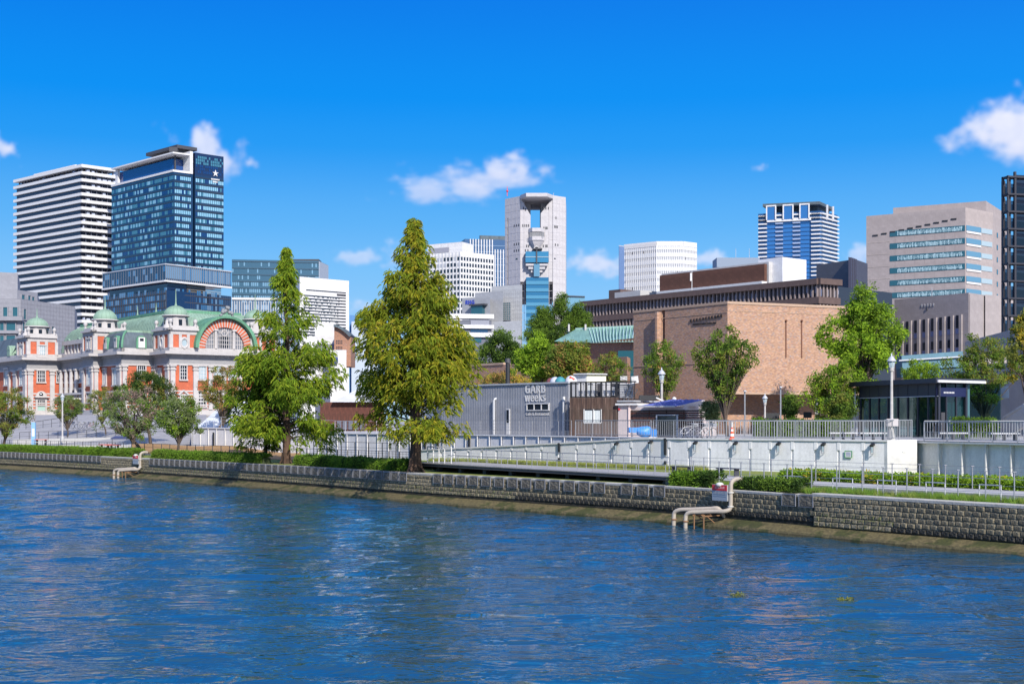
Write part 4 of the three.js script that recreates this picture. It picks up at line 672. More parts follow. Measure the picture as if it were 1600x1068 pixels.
// 10. concrete tower with the square opening
{
  const d = 570, t = thing('concrete_tower', 'tall pale concrete tower with a square opening through its top', 'tower'), cm = S({ color: C(.60, .57, .585), map: concreteMap, roughness: .85 }), top = Y(306, d);
  { const q = new Face(P2(789, d + 8), P2(813, d)), u = q.uPx(792.3), c = (a, n) => { const p = q.p(a, 0, n); return [p.x, p.z]; }; new M().prism([P2(789, d + 8), c(u, 0), c(u, -4), c(u + .75, -4), c(u + .75, 0), P2(813, d), P2(813, d + 30), P2(790, d + 36)], 0, Y(337, d)).prism([P2(789, d + 8), P2(813, d), P2(813, d + 30), P2(790, d + 36)], Y(337, d), top).build('left_shaft', cm, t); }
  new M().prism([P2(864, d), P2(884, d + 5), P2(885, d + 36), P2(864, d + 30)], 0, Y(305, d)).build('right_shaft', cm, t);
  new M().add(pxSlab([[813, 440], [864, 440], [864, 306.5], [813, 306.5]], d + .4, 9, [[[815, 311.5], [862, 311.5], [845, 333], [845, 357], [829, 357], [829, 336]].reverse()])).build('front_wall', cm, t);
  new M().add(pxSlab([[813, 470], [864, 470], [864, 309], [813, 309]], d + 9.5, 18, [[[829, 318], [845, 318], [845, 357], [829, 357]].reverse()])).build('rear_wall', cm, t);
  new M().prism([P2(813, d - .5), P2(822, d - 6), P2(855, d - 6), P2(864, d - .5), P2(864, d + 8), P2(813, d + 8)], Y(310.5, d), Y(305, d)).build('roof_bridge', cm, t);
  const z = (px, y, dd) => V(X(px, dd), Y(y, dd), -dd);
  
  new M().cyl(z(792.5, 306, d + 10), z(792.5, 291, d + 10), .18, .1, 6).sph(X(792.5, d), Y(292, d), -d - 10, .5).build('mast', mat.red, t); new M().cyl(z(865, 306, d + 10), z(865, 301, d + 10), .12, .08, 6).build('mast', mat.galv, t);
  // observation bay, funnel, blue boxes
  const bay = (y0, y1, w0, w1, dep, n, m) => { const pr = (px, y, o) => V(X(px, d - o), Y(y, d), -(d - o)), mm = new M(), c = 838.5, A0 = pr(c - w0, y0, 0), B0 = pr(c - w0 * .55, y0, dep), C0 = pr(c + w0 * .55, y0, dep), D0 = pr(c + w0, y0, 0), A1 = pr(c - w1, y1, 0), B1 = pr(c - w1 * .55, y1, dep * w1 / w0), C1 = pr(c + w1 * .55, y1, dep * w1 / w0), D1 = pr(c + w1, y1, 0); mm.quad(A1, B1, B0, A0).quad(B1, C1, C0, B0).quad(C1, D1, D0, C0).quad(A0, B0, C0, D0).quad(D1, C1, B1, A1).build(n, m, t); };
  bay(357, 363, 12.5, 12.5, 2.6, 'bay_parapet', cm); bay(363, 370, 12, 12, 2.3, 'bay_window', mat.dark); bay(370, 376, 12.5, 12.5, 2.6, 'bay_sill', cm); bay(376, 388, 12, 5, 2.3, 'bay_funnel', cm);
  const mu = new M(); for (let k = 0; k < 13; k++) mu.cyl(z(828 + k * 1.75, 363, d - 2.4), z(828 + k * 1.75, 370, d - 2.4), .12, .12, 4); mu.build('bay_mullions', mat.wallGrey, t, 'stuff');
  const slab = (a, b, y0, y1, n0, n1, nm, m) => new M().box((X(a, d) + X(b, d)) / 2, (Y(y0, d) + Y(y1, d)) / 2, -d + (n0 + n1) / 2, X(b, d) - X(a, d), Y(y0, d) - Y(y1, d), n1 - n0).build(nm, m, t);
  slab(821, 857, 394, 411, 0, 3, 'blue_box', glassy(.035, .17, .31, .08)); slab(837.6, 839.4, 390, 413, 3, 3.6, 'dark_mast', mat.dark); slab(821, 857, 402, 403, 3, 3.2, 'box_band', mat.glassPale);
  for (const [a, b, m] of [[413, 416, 17], [416, 421, 13], [421, 426, 9], [426, 431, 5]]) slab(838.5 - m, 838.5 + m, a, b, 0, 3 * m / 17, 'stepped_soffit', cm);
  slab(834, 843, 413, 433, 2.2, 3.2, 'core_glass', mat.glassLight);
  for (let k = 0; k < 17; k++) slab(822, 857, 434 + k * 5.6, 439.4 + k * 5.6, 0, 2.4 + (k & 1) * .25, 'blue_glass_band', k & 1 ? glassy(.07, .22, .34, .1) : glassy(.02, .12, .24, .08));
  slab(832, 847, 389, 391, 0, 4, 'ornament_base', mat.dark); const orn = new M(); for (let k = -2; k <= 2; k++) orn.bar(z(838.5, 389, d - 3), z(838.5 + k * 2, 384 + Math.abs(k) * 1.2, d - 3), .7); orn.build('white_ornament', mat.white, t);
  const lf = new Face(P2(789, d + 8), P2(813, d)), rf = new Face(P2(864, d), P2(884, d + 5)), w = new M(), dark = mat.dark; for (const [px, y] of [[803, 355], [806.5, 355], [810, 355], [803, 384], [806.5, 384], [810, 384], [803, 394], [806.5, 394], [810, 394]]) lf.box(w, lf.uPx(px), Y(y, d + 4), .55, 1, .01, .08); for (const [px, y] of [[817, 352], [820, 352], [823, 352], [826, 352], [850, 356], [853, 356], [855, 356], [849, 384], [853, 384], [855, 384], [818, 325], [821, 327], [850, 325], [853, 325], [857, 325], [823, 384], [826, 384], [821, 391], [825, 391]]) w.box(X(px, d), Y(y, d), -d - .35, .45, 1.1, .1); for (const [px, y] of [[866, 356], [868, 356], [870, 356], [867, 384], [871, 384], [868, 342]]) rf.box(w, rf.uPx(px), Y(y, d + 1), .5, 1, .01, .08); w.build('slit_windows', dark, t, 'stuff');
  for (const px of [807.5, 867]) px < 830 ? lf.part('wide_slit', mat.glass, t, lf.uPx(px) - .6, Y(404.5, d), 1.2, .55, .01, .1) : rf.part('wide_slit', mat.glass, t, rf.uPx(px) - .5, Y(404.5, d), .9, .5, .01, .1);
  const jl = new M(); for (const px of [819, 858]) jl.box(X(px, d), top / 2, -d + (px > 813 && px < 864 ? -.36 : -3), .15, top - 2, px > 813 && px < 864 ? .2 : .4); for (let v = top - 3; v > 40; v -= 3.1) { lf.box(jl, 0, v, lf.L, .12, .0, .05); rf.box(jl, 0, v, rf.L, .12, 0, .05); if (v < Y(358, d)) jl.box(X(817, d), v, -d - .38, 2, .12, .1).box(X(860.5, d), v, -d - .38, 1.8, .12, .1); } for (const u of [.25, .5, .75]) { lf.box(jl, lf.L * u, 0, .12, top - 1, 0, .06); rf.box(jl, rf.L * u, 0, .12, top - 1, 0, .06); } jl.build('joint_lines', S({ color: C(.42, .40, .42), roughness: .9 }), t, 'stuff');
  const fg = thing('far_glass_sliver', 'low far blue glass roofline right of the concrete tower', 'glass building'); new M().prism([P2(884, 900), P2(914, 905), P2(914, 930), P2(884, 930)], 0, Y(463, 900)).build('body', S({ color: C(.12, .26, .36), roughness: .3 }), fg); new M().prism([P2(884, 899), P2(914, 904), P2(914, 906), P2(884, 901)], Y(463, 900), Y(461.5, 900)).build('roof_edge', mat.dark, fg);
}
// 11. dark brown court building with long window bands
{
  const H = 29.2, t = thing('brown_banded_building', 'long dark brown building with continuous window bands and roof blocks', 'office building');
  const A = RP(915, 474.5, H), B = RP(1279, 439.5, H), D = RP(1306, 441.5, H), f = new Face(A, B), g = new Face(B, D), E = quadBack(A, B, D), bm = S({ color: C(.13, .085, .075), map: plasterMap, roughness: .8 }), E2 = back(A, B, 22);
  new M().prism([A, B, D, E2[1], E2[0]], 0, H - .6).build('body', S({ color: C(.025, .028, .04), roughness: .25 }), t);
  for (let k = 0; k < 6; k++) for (const q of [f, g]) q.part('floor_band', bm, t, -.6, H - (k ? 3.4 * k + .45 : .55), q.L + 1.1, k ? 1.15 : 1.0, -.5, k ? .7 : 1.15);
  const m = new M(), r = rng(71), c = new M(); for (const [q, n] of [[f, 62], [g, 5]]) for (let k = 0; k < 5; k++) for (let i = 0; i <= n; i++) { q.box(m, q.L * i / n - .13, H - 3.4 * (k + 1) + .7, .26, 2.2, 0, .5); if (r() < .45) q.box(c, q.L * i / n + .25, H - 3.4 * (k + 1) + .8 + r() * .8, q.L / n * .55, 1.2, .01, .06); }
  m.build('window_posts', S({ color: C(.25, .20, .19), roughness: .8 }), t, 'stuff'); c.build('window_blinds', S({ color: C(.20, .22, .30), roughness: .6 }), t, 'stuff');
  // roof blocks
  const fb = (px0, px1, y0a, y0b, dz, nm, mt, dep) => { const q = new Face(A, B), u0 = q.uPx(px0), u1 = q.uPx(px1), p0 = q.p(u0, 0, -dz), p1 = q.p(u1, 0, -dz), dd = -(p0.z + p1.z) / 2, b2 = q.p(u1, 0, -dz - dep), a2 = q.p(u0, 0, -dz - dep); const h = Y((y0a + y0b) / 2, dd); new M().prism([[p0.x, p0.z], [p1.x, p1.z], [b2.x, b2.z], [a2.x, a2.z]], H - .7, h).build(nm, mt, t); return [q, u0, u1, h, dz]; };
  const wm = S({ color: C(.62, .61, .61), map: concreteMap, roughness: .85 });
  const [q1, a1, b1, h1, z1] = fb(1006, 1174, 427, 410, 5, 'roof_hall', wm, 9); q1.part('brown_panel', S({ color: C(.14, .06, .04), map: redMap, roughness: .9 }), t, a1 + .3, H + 1.5, (b1 - a1) * .975, h1 - H - 1.9, -4.9, -4.2); q1.part('white_ledge', mat.white, t, a1 + .2, H + .55, (b1 - a1) * .98, .95, -4.9, -3.4);
  fb(1152, 1190, 405, 402, 6, 'stair_tower', mat.wall, 7); fb(944, 984, 456, 454, 3, 'lift_block', wm, 6); fb(924, 942, 453, 452, 5, 'lift_block_dark', bm, 5);
  const fp = q1.p(q1.uPx(1083), H, .3); new M().cyl(fp, V(fp.x, H + 4.2, fp.z), .07, .05, 6).build('flag_pole', mat.white, t); new M().box(fp.x - .2, H + 3.1, fp.z, .3, 1.5, .25).build('flag', mat.white, t);
  const rp = V(X(1150, 285), Y(405, 285), -285); new M().box(rp.x, rp.y - 1, rp.z, 9, 2, 6).build('roof_plant', S({ color: C(.2, .25, .33), roughness: .6 }), t); for (const px of [1150, 1171]) new M().cyl(V(X(px, 285), rp.y - 1, -285), V(X(px, 285), Y(388, 285), -285), .06, .04, 5).build('mast', mat.galv, t);
}
// 12. white faceted tower
{
  const d = 620, H = Y(378.5, d), t = thing('white_faceted_tower', 'white many-sided tower with fine upright fins above the brown building', 'office tower'), P = [RP(967, 383, H), RP(976, 384, H), RP(1026, 379, H), RP(1067, 379, H), RP(1088, 381.5, H)], bb = [P2(1080, d + 45), P2(975, d + 45)];
  new M().prism([...P, ...bb], 0, H).build('body', S({ color: C(.34, .36, .40), roughness: .5 }), t); const fins = new M(), bands = new M(), w = new M(), r = rng(81);
  for (let k = 1; k < 4; k++) { const f = new Face(P[k], P[k + 1]), n = Math.round(f.L / 1.05); for (let i = 0; i <= n; i++) f.box(fins, f.L * i / n - .2, 0, .36, H - 1, 0, .35); for (let v = H - 3.2; v > 20; v -= 3.3) { f.box(bands, 0, v, f.L, 1.9, 0, .22); for (let i = 0; i < n; i++) if (r() < .05) f.box(w, f.L * i / n, v - 1.2, f.L / n, 1.1, .1, .24); } f.part('parapet', mat.white, t, 0, H - 1.6, f.L, 2.2, -.4, .45); }
  fins.build('upright_fins', mat.white, t, 'stuff'); bands.build('floor_bands', S({ color: C(.55, .56, .58), roughness: .7 }), t, 'stuff'); w.build('dark_windows', mat.dark, t, 'stuff');
  const f0 = new Face(P[0], P[1]); f0.part('blue_shade_side', S({ color: C(.10, .17, .33), roughness: .4 }), t, 0, 0, f0.L, H - .4, .01, .2);  // blue panel puts the shade of this facet into its colour
}
// 13. blue residential tower
{
  const d = 820, H = Y(331, d), t = thing('blue_residential_tower', 'tall blue glass residential tower with white balcony bands, far right of centre', 'apartment tower'), A = RP(1185, 334, H), B = RP(1283, 329, H), D = RP(1309, 336, H), E = quadBack(A, B, D);
  new M().prism([A, B, D, E], 0, H).build('body', S({ color: C(.02, .075, .20), roughness: .25 }), t); const wb = new M(), bl = new M(), gr = new M(), f = new Face(A, B), g = new Face(B, D), r = rng(91);
  for (let v = H - 2, k = 0; v > 60; v -= 2.5, k++) { const U = (a, b, m, h = .8, n1 = 1.2) => f.box(m, f.uPx(a), v, f.uPx(b) - f.uPx(a), h, 0, n1); U(1185.3, 1199, wb); U(1268, 1282.8, wb); if (k > 1) { U(1212, 1224, gr, .9, .9); U(1239, 1251, gr, .9, .9); U(1199, 1212, bl, 1.9, .3); U(1224, 1239, bl, 1.9, .3); U(1251, 1265, bl, 1.9, .3); } else U(1185.3, 1282, wb); g.box(wb, 0, v, g.L, .8, 0, 1.2); }
  wb.build('white_balcony_bands', mat.white, t, 'stuff'); bl.build('bright_blue_panes', glassy(.03, .13, .35, .1), t, 'stuff'); gr.build('grey_balconies', S({ color: C(.26, .33, .48), roughness: .6 }), t, 'stuff');
  for (const [a, b] of [[1198, 1212], [1224, 1239], [1250, 1264]]) { const u = f.uPx(a), w2 = f.uPx(b) - u, v = H - 4.4; f.part('frame_side', mat.white, t, u, v, .7, 9, 1.2, 2.2); f.part('frame_side', mat.white, t, u + w2, v, .7, 9, 1.2, 2.2); f.part('frame_top', mat.white, t, u, v + 8.2, w2 + .7, .8, 1.2, 2.1); f.part('frame_glass', glassy(.03, .13, .34, .1), t, u + .7, v, w2 - .7, 8.2, 1.2, 1.6); }
  f.part('mid_band', mat.white, t, f.uPx(1199), H - 5.6, f.uPx(1268) - f.uPx(1199), 1.1, .5, 1.6); for (const u of [.2, .55]) { g.part('frame_side', mat.white, t, g.L * u, H - 5, .8, 9, 1.2, 2.2); }
  new M().prism([P2(1192, d + 8), P2(1281, d - 2), P2(1304, d + 24), P2(1215, d + 40)], H + 4.4, H + 6.2).build('roof_canopy', mat.slate, t); new M().prism([P2(1205, d + 14), P2(1278, d + 6), P2(1296, d + 24), P2(1220, d + 34)], H, H + 4.4).build('roof_plant', mat.slate, t);
}
// 14. dark block right of the court building
{
  const d = 262, t = thing('dark_grey_block', 'plain grey and dark blue block between brown building and beige offices', 'building'), gm = S({ color: C(.20, .19, .20), map: concreteMap, roughness: .85 });
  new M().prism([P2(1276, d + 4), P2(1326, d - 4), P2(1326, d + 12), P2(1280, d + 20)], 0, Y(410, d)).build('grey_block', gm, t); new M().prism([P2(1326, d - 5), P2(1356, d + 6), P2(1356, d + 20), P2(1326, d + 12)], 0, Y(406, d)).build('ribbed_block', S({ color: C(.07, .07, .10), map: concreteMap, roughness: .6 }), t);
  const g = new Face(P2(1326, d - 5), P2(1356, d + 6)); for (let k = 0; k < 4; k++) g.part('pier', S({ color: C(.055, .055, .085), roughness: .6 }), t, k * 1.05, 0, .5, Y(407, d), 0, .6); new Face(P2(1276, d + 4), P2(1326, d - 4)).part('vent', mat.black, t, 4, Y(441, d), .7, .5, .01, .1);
}
// 15. beige offices with blue-green window bands, grey annex in front
{
  const d = 330, H = Y(310.5, d), t = thing('beige_offices', 'beige panelled office building with six rows of patterned blue-green windows', 'office building'), bm = S({ color: C(.44, .375, .36), map: concreteMap, roughness: .85 }), bl = S({ color: C(.52, .44, .40), map: concreteMap, roughness: .85 });
  const H1 = H - 4.6, A = RP(1354, 349, H1), B = P2(1509, d - 4), f = new Face(A, B), q = back(A, B, 30), C1 = P2(1552, d + 4), D1 = P2(1580, d + 22);
  new M().prism([A, B, C1, D1, q[1], q[0]], 0, Y(328, d)).build('body', bm, t);
  new M().prism([P2(1396, d + 14), P2(1541, d + 3), P2(1570, d + 22), P2(1420, d + 38)], Y(328, d) - .5, H).build('upper_block', bm, t);
  const top = Y(328, d), r = rng(95), g = new Face(B, C1), h = new Face(C1, D1), zz = new M(), zz2 = new M(), jn = new M();
  for (let k = 0; k < 6; k++) {
    const v = Y(364 + k * 19.6, d), u0 = f.uPx(1391), u1 = f.L - .1; f.part('window_band', mat.glassTeal, t, u0, v, u1 - u0, 1.35, .02, .1);
    for (let u = f.uPx(1403), i = 0; u < u1 - .6; u += .34, i++) { const a = Math.sin(i * .11 + k * 1.3) * .55 + (r() - .5) * .3; f.box(r() < .7 ? zz : zz2, u, v + .1, .09 + r() * .1, 1.12 * (.5 + .5 * r()), .1, .14); zz.l.length; const m4 = f.matrix(u + .15, v + .65, .13); m4.multiply(new THREE.Matrix4().makeRotationZ(a)).multiply(new THREE.Matrix4().makeScale(.09, 1.05 * (.75 + r() * .25), .03)); zz.add(UNIT, m4); }
    g.part('window_band', mat.glassLight, t, .3, v + .15, g.L * .52, 1.25, .02, .12); g.part('window_sill', mat.white, t, .3, v - .45, g.L * .52, .5, .02, .2); g.part('window_band', mat.glassPale, t, g.L * .56, v + .1, g.L * .4, 1.2, .02, .12); h.part('window', mat.glassTeal, t, h.L * .2, v, 1.1, 1.2, .02, .1);
    for (let i = 0; i < 7; i++) f.box(jn, f.L * .3 + i * f.L * .1, v - 1.9, .06, 1.9, 0, .03);
  }
  zz.build('pale_reflected_slats', S({ color: C(.42, .58, .62), roughness: .4 }), t, 'stuff'); zz2.build('dark_reflected_slats', S({ color: C(.05, .12, .15), roughness: .3 }), t, 'stuff'); jn.build('panel_joints', S({ color: C(.3, .25, .24) }), t, 'stuff');  // zigzag slats stand for the pattern reflected in the window bands
  for (let i = 0; i < 10; i++) f.part('vent_slot', mat.black, t, f.uPx(1364 + i * 13.6), Y(361.5 - i * 1.75, d), 1.35, .38, .02, .12); for (let k = 0; k < 6; k++) f.part('joint_band', bl, t, .3, Y(372 + k * 19.6, d), f.uPx(1389), .12, .0, .06);
  // annex
  const da = 255, Ha = Y(457, da), am = S({ color: C(.40, .35, .345), map: concreteMap, roughness: .85 }), s = thing('grey_annex', 'lower grey-purple annex with two rows of tall narrow windows and sign letters', 'office building'), A2 = RP(1398, 468, Ha), B2 = P2(1514, da), C2 = P2(1544, da + 6), f2 = new Face(A2, B2), b2 = back(A2, B2, 18);
  new M().prism([A2, B2, C2, b2[1], b2[0]], 0, Ha).build('body', am, s); new M().prism([P2(1540, da + 4), P2(1562, da + 6), P2(1562, da + 16), P2(1540, da + 16)], 0, Ha).build('side_wing', am, s);
  const g2 = new Face(B2, C2); g2.part('end_wall', am, s, .15, 0, g2.L - .2, Ha - .3, .01, .2);
  for (let row = 0; row < 3; row++) for (let i = 0; i < 8; i++) { const u = f2.uPx(1403.5 + i * 13), v = Y(515 + row * 30 - i * .6, da); f2.part('window', mat.glass, s, u, v, .62, row === 0 ? 2.4 : 1.5, .02, .12); f2.part('window_panel', S({ color: C(.20, .22, .36), roughness: .6 }), s, u - .1, v - 1.15, .82, 1.0, .02, .1); f2.part('pier', am, s, u + .85, v - 1.2, .62, 3.7, .0, .35); }
  const lt = new M(); for (let k = 0; k < 5; k++) { const u = f2.uPx(1440 + k * 4.6); f2.box(lt, u, Y(471, da), .36, .06, .02, .12); f2.box(lt, u + .15, Y(473.5, da), .06, .6, .02, .12); f2.box(lt, u, Y(473, da), .34, .06, .02, .12); } lt.build('sign_letters', mat.galv, s); f2.part('lamp_box', mat.dark, s, f2.uPx(1449), Y(479, da), .15, .5, .02, .2);
  const fp = f2.p(f2.uPx(1454), Ha, -.5); new M().cyl(fp, V(fp.x, Ha + 1.7, fp.z), .06, .05, 6).build('flag_pole', mat.galv, s);
}
// 16. black-framed building at the right edge
{
  const d = 165, t = thing('dark_frame_building', 'dark glass building with open black balcony frame cut by the right edge', 'building'), H = Y(276, d), bk = S({ color: C(.022, .022, .032), roughness: .5 });
  new M().prism([P2(1584, d + 2), P2(1720, d + 6), P2(1720, d + 26), P2(1588, d + 24)], 0, Y(268, d)).build('body', glassy(.012, .02, .04, .1), t);
  const f = new Face(P2(1575, d - 1), P2(1720, d + 2)); f.part('corner_post', bk, t, 0, 0, .22, H, -1.3, -1.0); f.part('corner_post', bk, t, 0, 0, .22, H, -.2, 0); f.part('corner_post', bk, t, f.uPx(1581), 0, .25, H, -.8, -.5); f.part('corner_post', bk, t, f.uPx(1586), 0, .25, H + .5, -.3, 0);
  for (let k = 0; k < 10; k++) f.part('balcony_slab', bk, t, 0, H - .25 - k * 2.12, f.L, .2, -1.3, .1); for (let k = 0; k < 10; k++) f.part('window', mat.glassBlue, t, f.uPx(1591), H - 2.1 - k * 2.12, 2.4, 1.6, -3, -2.6);
  for (let k = 0; k < 10; k++) f.part('window_post', bk, t, f.uPx(1587.5), H - 2.2 - k * 2.12, .25, 2, -3, -2.5);
}
// elevated road and stairs at the right
{
  const t = thing('overpass', 'blue-grey shaded concrete overpass behind the trees at right', 'overpass'), gm = S({ color: C(.48, .47, .46), map: concreteMap, roughness: .85 });
  const P = (px, y, d) => V(X(px, d), Y(y, d), -d);
  new M().bar(P(1535, 546, 112), P(1660, 516, 100), 3, 1.3).build('deck', gm, t); new M().prism([P2(1578, 106), P2(1640, 98), P2(1640, 108), P2(1590, 114)], 3, Y(545, 106)).build('pier', gm, t); new M().prism([P2(1470, 128), P2(1600, 116), P2(1600, 121), P2(1470, 133)], 3, Y(570, 122)).build('abutment_wall', gm, t);
  new M().box(X(1572, 114), Y(612, 114), -115, 1.2, 1, .3).build('notice_board', S({ color: C(.42, .5, .55) }), t);
  const b = thing('footbridge', 'blue-green footbridge girder with red railing strip behind the glass pavilion', 'bridge'), dB = 124; new M().bar(P(1405, 568, dB), P(1500, 561, dB), 2, 1.4).build('girder', S({ color: C(.16, .30, .38), map: concreteMap }), b); new M().bar(P(1405, 583, dB), P(1500, 578, dB), 1.6, .8).build('lower_girder', S({ color: C(.08, .17, .22), map: concreteMap }), b); new M().bar(P(1428, 560, dB - .5), P(1497, 554, dB - .5), .4, .35).build('red_strip', S({ color: C(.62, .12, .10), roughness: .6 }), b); new M().bar(P(1405, 563, dB - 1.2), P(1500, 557, dB - 1.2), .12, .12).build('handrail', mat.galv, b); new M().prism([P2(1452, 126), P2(1462, 126), P2(1462, 129), P2(1452, 129)], 3, Y(575, 126)).build('pier', S({ color: C(.12, .2, .22) }), b);
  const s = thing('stair_ramp', 'white sloping stair parapet rising at the far right edge', 'stairs'), pts = [P(1572, 652, 96), P(1604, 632, 93), P(1660, 598, 90)]; const m = new M(); for (let k = 0; k < 2; k++) m.bar(pts[k].clone().add(V(0, -.7, 0)), pts[k + 1].clone().add(V(0, -.7, 0)), .3, 1.5); m.build('parapet', mat.white, s); const c = new M(); for (let k = 0; k < 2; k++) c.bar(pts[k], pts[k + 1], .4, .16); c.build('coping', mat.white, s); new M().bar(pts[0].clone().add(V(.3, -.25, .25)), pts[2].clone().add(V(.3, -.25, .25)), .06, .1).build('handrail', mat.dark, s);
}

// ---------- brick museum ----------
{
  const t = thing('brick_museum', 'windowless buff brick museum with one sunlit and one shaded wall', 'museum building'), d = 115, H = Y(474.5, d), B = P2(1137, d), A = RP(990, 489, H), D = RP(1345, 483, H), f = new Face(A, B), g = new Face(B, D), q = back(B, D, 14), qa = back(A, B, 14), soff = Y(612.5, d);
  const E = quadBack(A, B, D), us = f.uPx(1034) + .02, sl = (a, n) => { const p = f.p(a, 0, n); return [p.x, p.z]; };
  new M().prism([A, sl(us, 0), sl(us, -1.6), sl(us + .42, -1.6), sl(us + .42, 0), B, D, E], soff, H).build('brick_box', mat.tile, t);
  const i0 = g.p(.1, 0, -2.6), i1 = g.p(g.L, 0, -2.6), i2 = f.p(0, 0, -.02); new M().prism([A, [f.p(f.L, 0).x, f.p(f.L, 0).z], [i0.x, i0.z], [i1.x, i1.z], E].filter(Boolean), 3.9, soff).build('recessed_ground_floor', mat.tile, t);
  for (const [k, n] of [[f, 0], [g, 1]]) k.part('parapet_coping', mat.tileTrim, t, 0, H, k.L + (n ? 0 : .06), .22, -.6, .06); g.part('parapet_band', mat.tileTrim, t, .0, H - .62, g.L, .05, 0, .03); f.part('parapet_band', mat.tileTrim, t, .0, H - .75, f.L, .05, 0, .03); f.part('string_course', mat.tileTrim, t, 0, Y(566, d), f.L, .09, 0, .05); g.part('soffit_edge', mat.tileTrim, t, 0, soff - .16, g.L, .16, -.3, .03);
  for (const px of [1228, 1252.5]) { const u = g.uPx(px), dd = -g.p(u, 0).z; g.part('drain_slot', S({ color: C(.16, .07, .045), roughness: .9 }), t, u - .05, Y(558.5, dd), .11, Y(500.5, dd) - Y(558.5, dd), .005, .06); const p = g.p(u, Y(501, dd), .08); new M().sph(p.x, p.y, p.z, .11).build('drain_head', S({ color: C(.16, .07, .045) }), t); }
  const uc = f.uPx(1034); f.part('corner_pier', mat.tile, t, uc - .3, 4, .28, H - 4.15, .01, .55);
  const lt = new M(), r = rng(14); // two rows of dark metal characters
  for (let k = 0; k < 11; k++) { const u = f.uPx(1079 + k * 4.75), v = Y(497.5 - k * .35, d - .5), s = .24; for (const [a, b, w, h] of [[0, .18, s, .03], [0, .02, s, .03], [.1, 0, .03, .26], [r() * .15, .06, .03, .16], [0, .1, s * (.5 + r() * .5), .03]]) f.box(lt, u + a, v + b, w, h, .02, .1); }
  const w2 = text('THE MUSEUM OF ORIENTAL CERAMICS, OSAKA', .13, .06); w2.scale(.78, 1, 1); lt.add(w2, f.matrix(f.uPx(1083), Y(503.5, d), .02)); lt.build('wall_lettering', S({ color: C(.035, .033, .035), roughness: .5, metalness: .3 }), t);
  const uW = g.uPx(1252); g.part('entrance_panel', mat.tileTrim, t, uW, 4.05, 1.6, 1.9, -2.6, -2.45); g.part('door_frame', mat.dark, t, uW - .05, 5.95, 1.7, .06, -2.6, -2.4);
  const m = thing('stone_marker', 'upright grey stone marker beside the museum entrance', 'stone monument'), dm = 105; new M().add(new THREE.ExtrudeGeometry(pxShape([[1280, 655], [1282, 657], [1291, 657], [1294, 654], [1294, 622], [1281, 621]], dm), { depth: .3, bevelSize: .04, bevelThickness: .04, bevelSegments: 2 }), new THREE.Matrix4().makeTranslation(0, 0, -dm)).build('slab', S({ color: C(.22, .18, .16), map: stoneMap, roughness: .9 }), m); new M().box(X(1287, dm), 4.6, -dm - .1, 1.3, 1.3, .7).build('plinth', mat.conc, m); const gl = new M(); for (let k = 0; k < 6; k++) gl.box(X(1287.5, dm), Y(629 + k * 3.6, dm), -dm + .36, .14, .1, .03); gl.build('carved_letters', mat.dark, m);
  const pl = thing('gate_pillar', 'pale square stone pillar between the museum entrance and marker', 'pillar'); new M().prism([P2(1274, 108), P2(1280, 108), P2(1280, 108.4), P2(1274, 108.4)], 4, Y(620, 108)).build('shaft', mat.hallStone, pl);
}
// ---------- green-roofed brick wing and low dark brick walls ----------
{
  const t = thing('green_roof_wing', 'brick wing with pale green metal hipped roof beside the museum', 'building'), d = 145, P = (px, y, dd = d) => V(X(px, dd), Y(y, dd), -dd), e = Y(535, d);
  new M().prism([P2(862, d + 3), P2(924, d), P2(992, d - 8), P2(992, d + 10), P2(870, d + 16)], 3, e).build('brick_wall', S({ color: C(.66, .44, .34), map: tileMap, roughness: .9 }), t);
  const r0 = P(900, 514, d + 6), r1 = P(1000, 509.5, d + 2), c0 = P(866, 533, d + 4), c1 = P(925, 535.5, d - .6), c2 = P(995, 534, d - 9);
  const rf = new M().quad(c0, c1, r1.clone().lerp(r0, .82), r0).quad(c1, c2, r1, r1.clone().lerp(r0, .82)).build('metal_roof', S({ color: C(.34, .50, .44), map: copperMap, roughness: .5, metalness: .2 }), t);
  const sm2 = new M(); for (let k = 0; k < 15; k++) { const a = c1.clone().lerp(c2, (k + .5) / 15), b = r1.clone().lerp(r0, .82).lerp(r1, (k + .5) / 15); sm2.bar(a.add(V(0, .05, .05)), b.add(V(0, .05, .05)), .06, .1); } sm2.build('standing_seams', S({ color: C(.44, .60, .54), roughness: .5 }), rf); new M().bar(r0, r1, .25, .25).build('ridge', S({ color: C(.30, .44, .40) }), t); for (const px of [889, 915]) new M().box(X(px, d + 5), Y(512, d + 5), -(d + 5), .2, .8, .2).build('roof_finial', mat.hallStone, t);
  new M().box(X(983, d - 9), (4 + Y(548, d - 9)) / 2, -(d - 9), 2.3, Y(548, d - 9) - 4, 1).build('stair_glazing', mat.glassTeal, t);
  const w = thing('dark_brick_wall', 'long low dark brick wall behind the cafe and autumn shrubs', 'wall'), dw = 128; new M().prism([P2(690, dw + 12), P2(830, dw), P2(980, dw - 13), P2(985, dw - 10), P2(690, dw + 18)], 3, Y(567, dw)).build('wall', mat.brickDark, w); new Face(P2(690, dw + 12), P2(830, dw)).part('coping', mat.tileTrim, w, 0, Y(567, dw), 10.8, .2, -.8, .1);
}
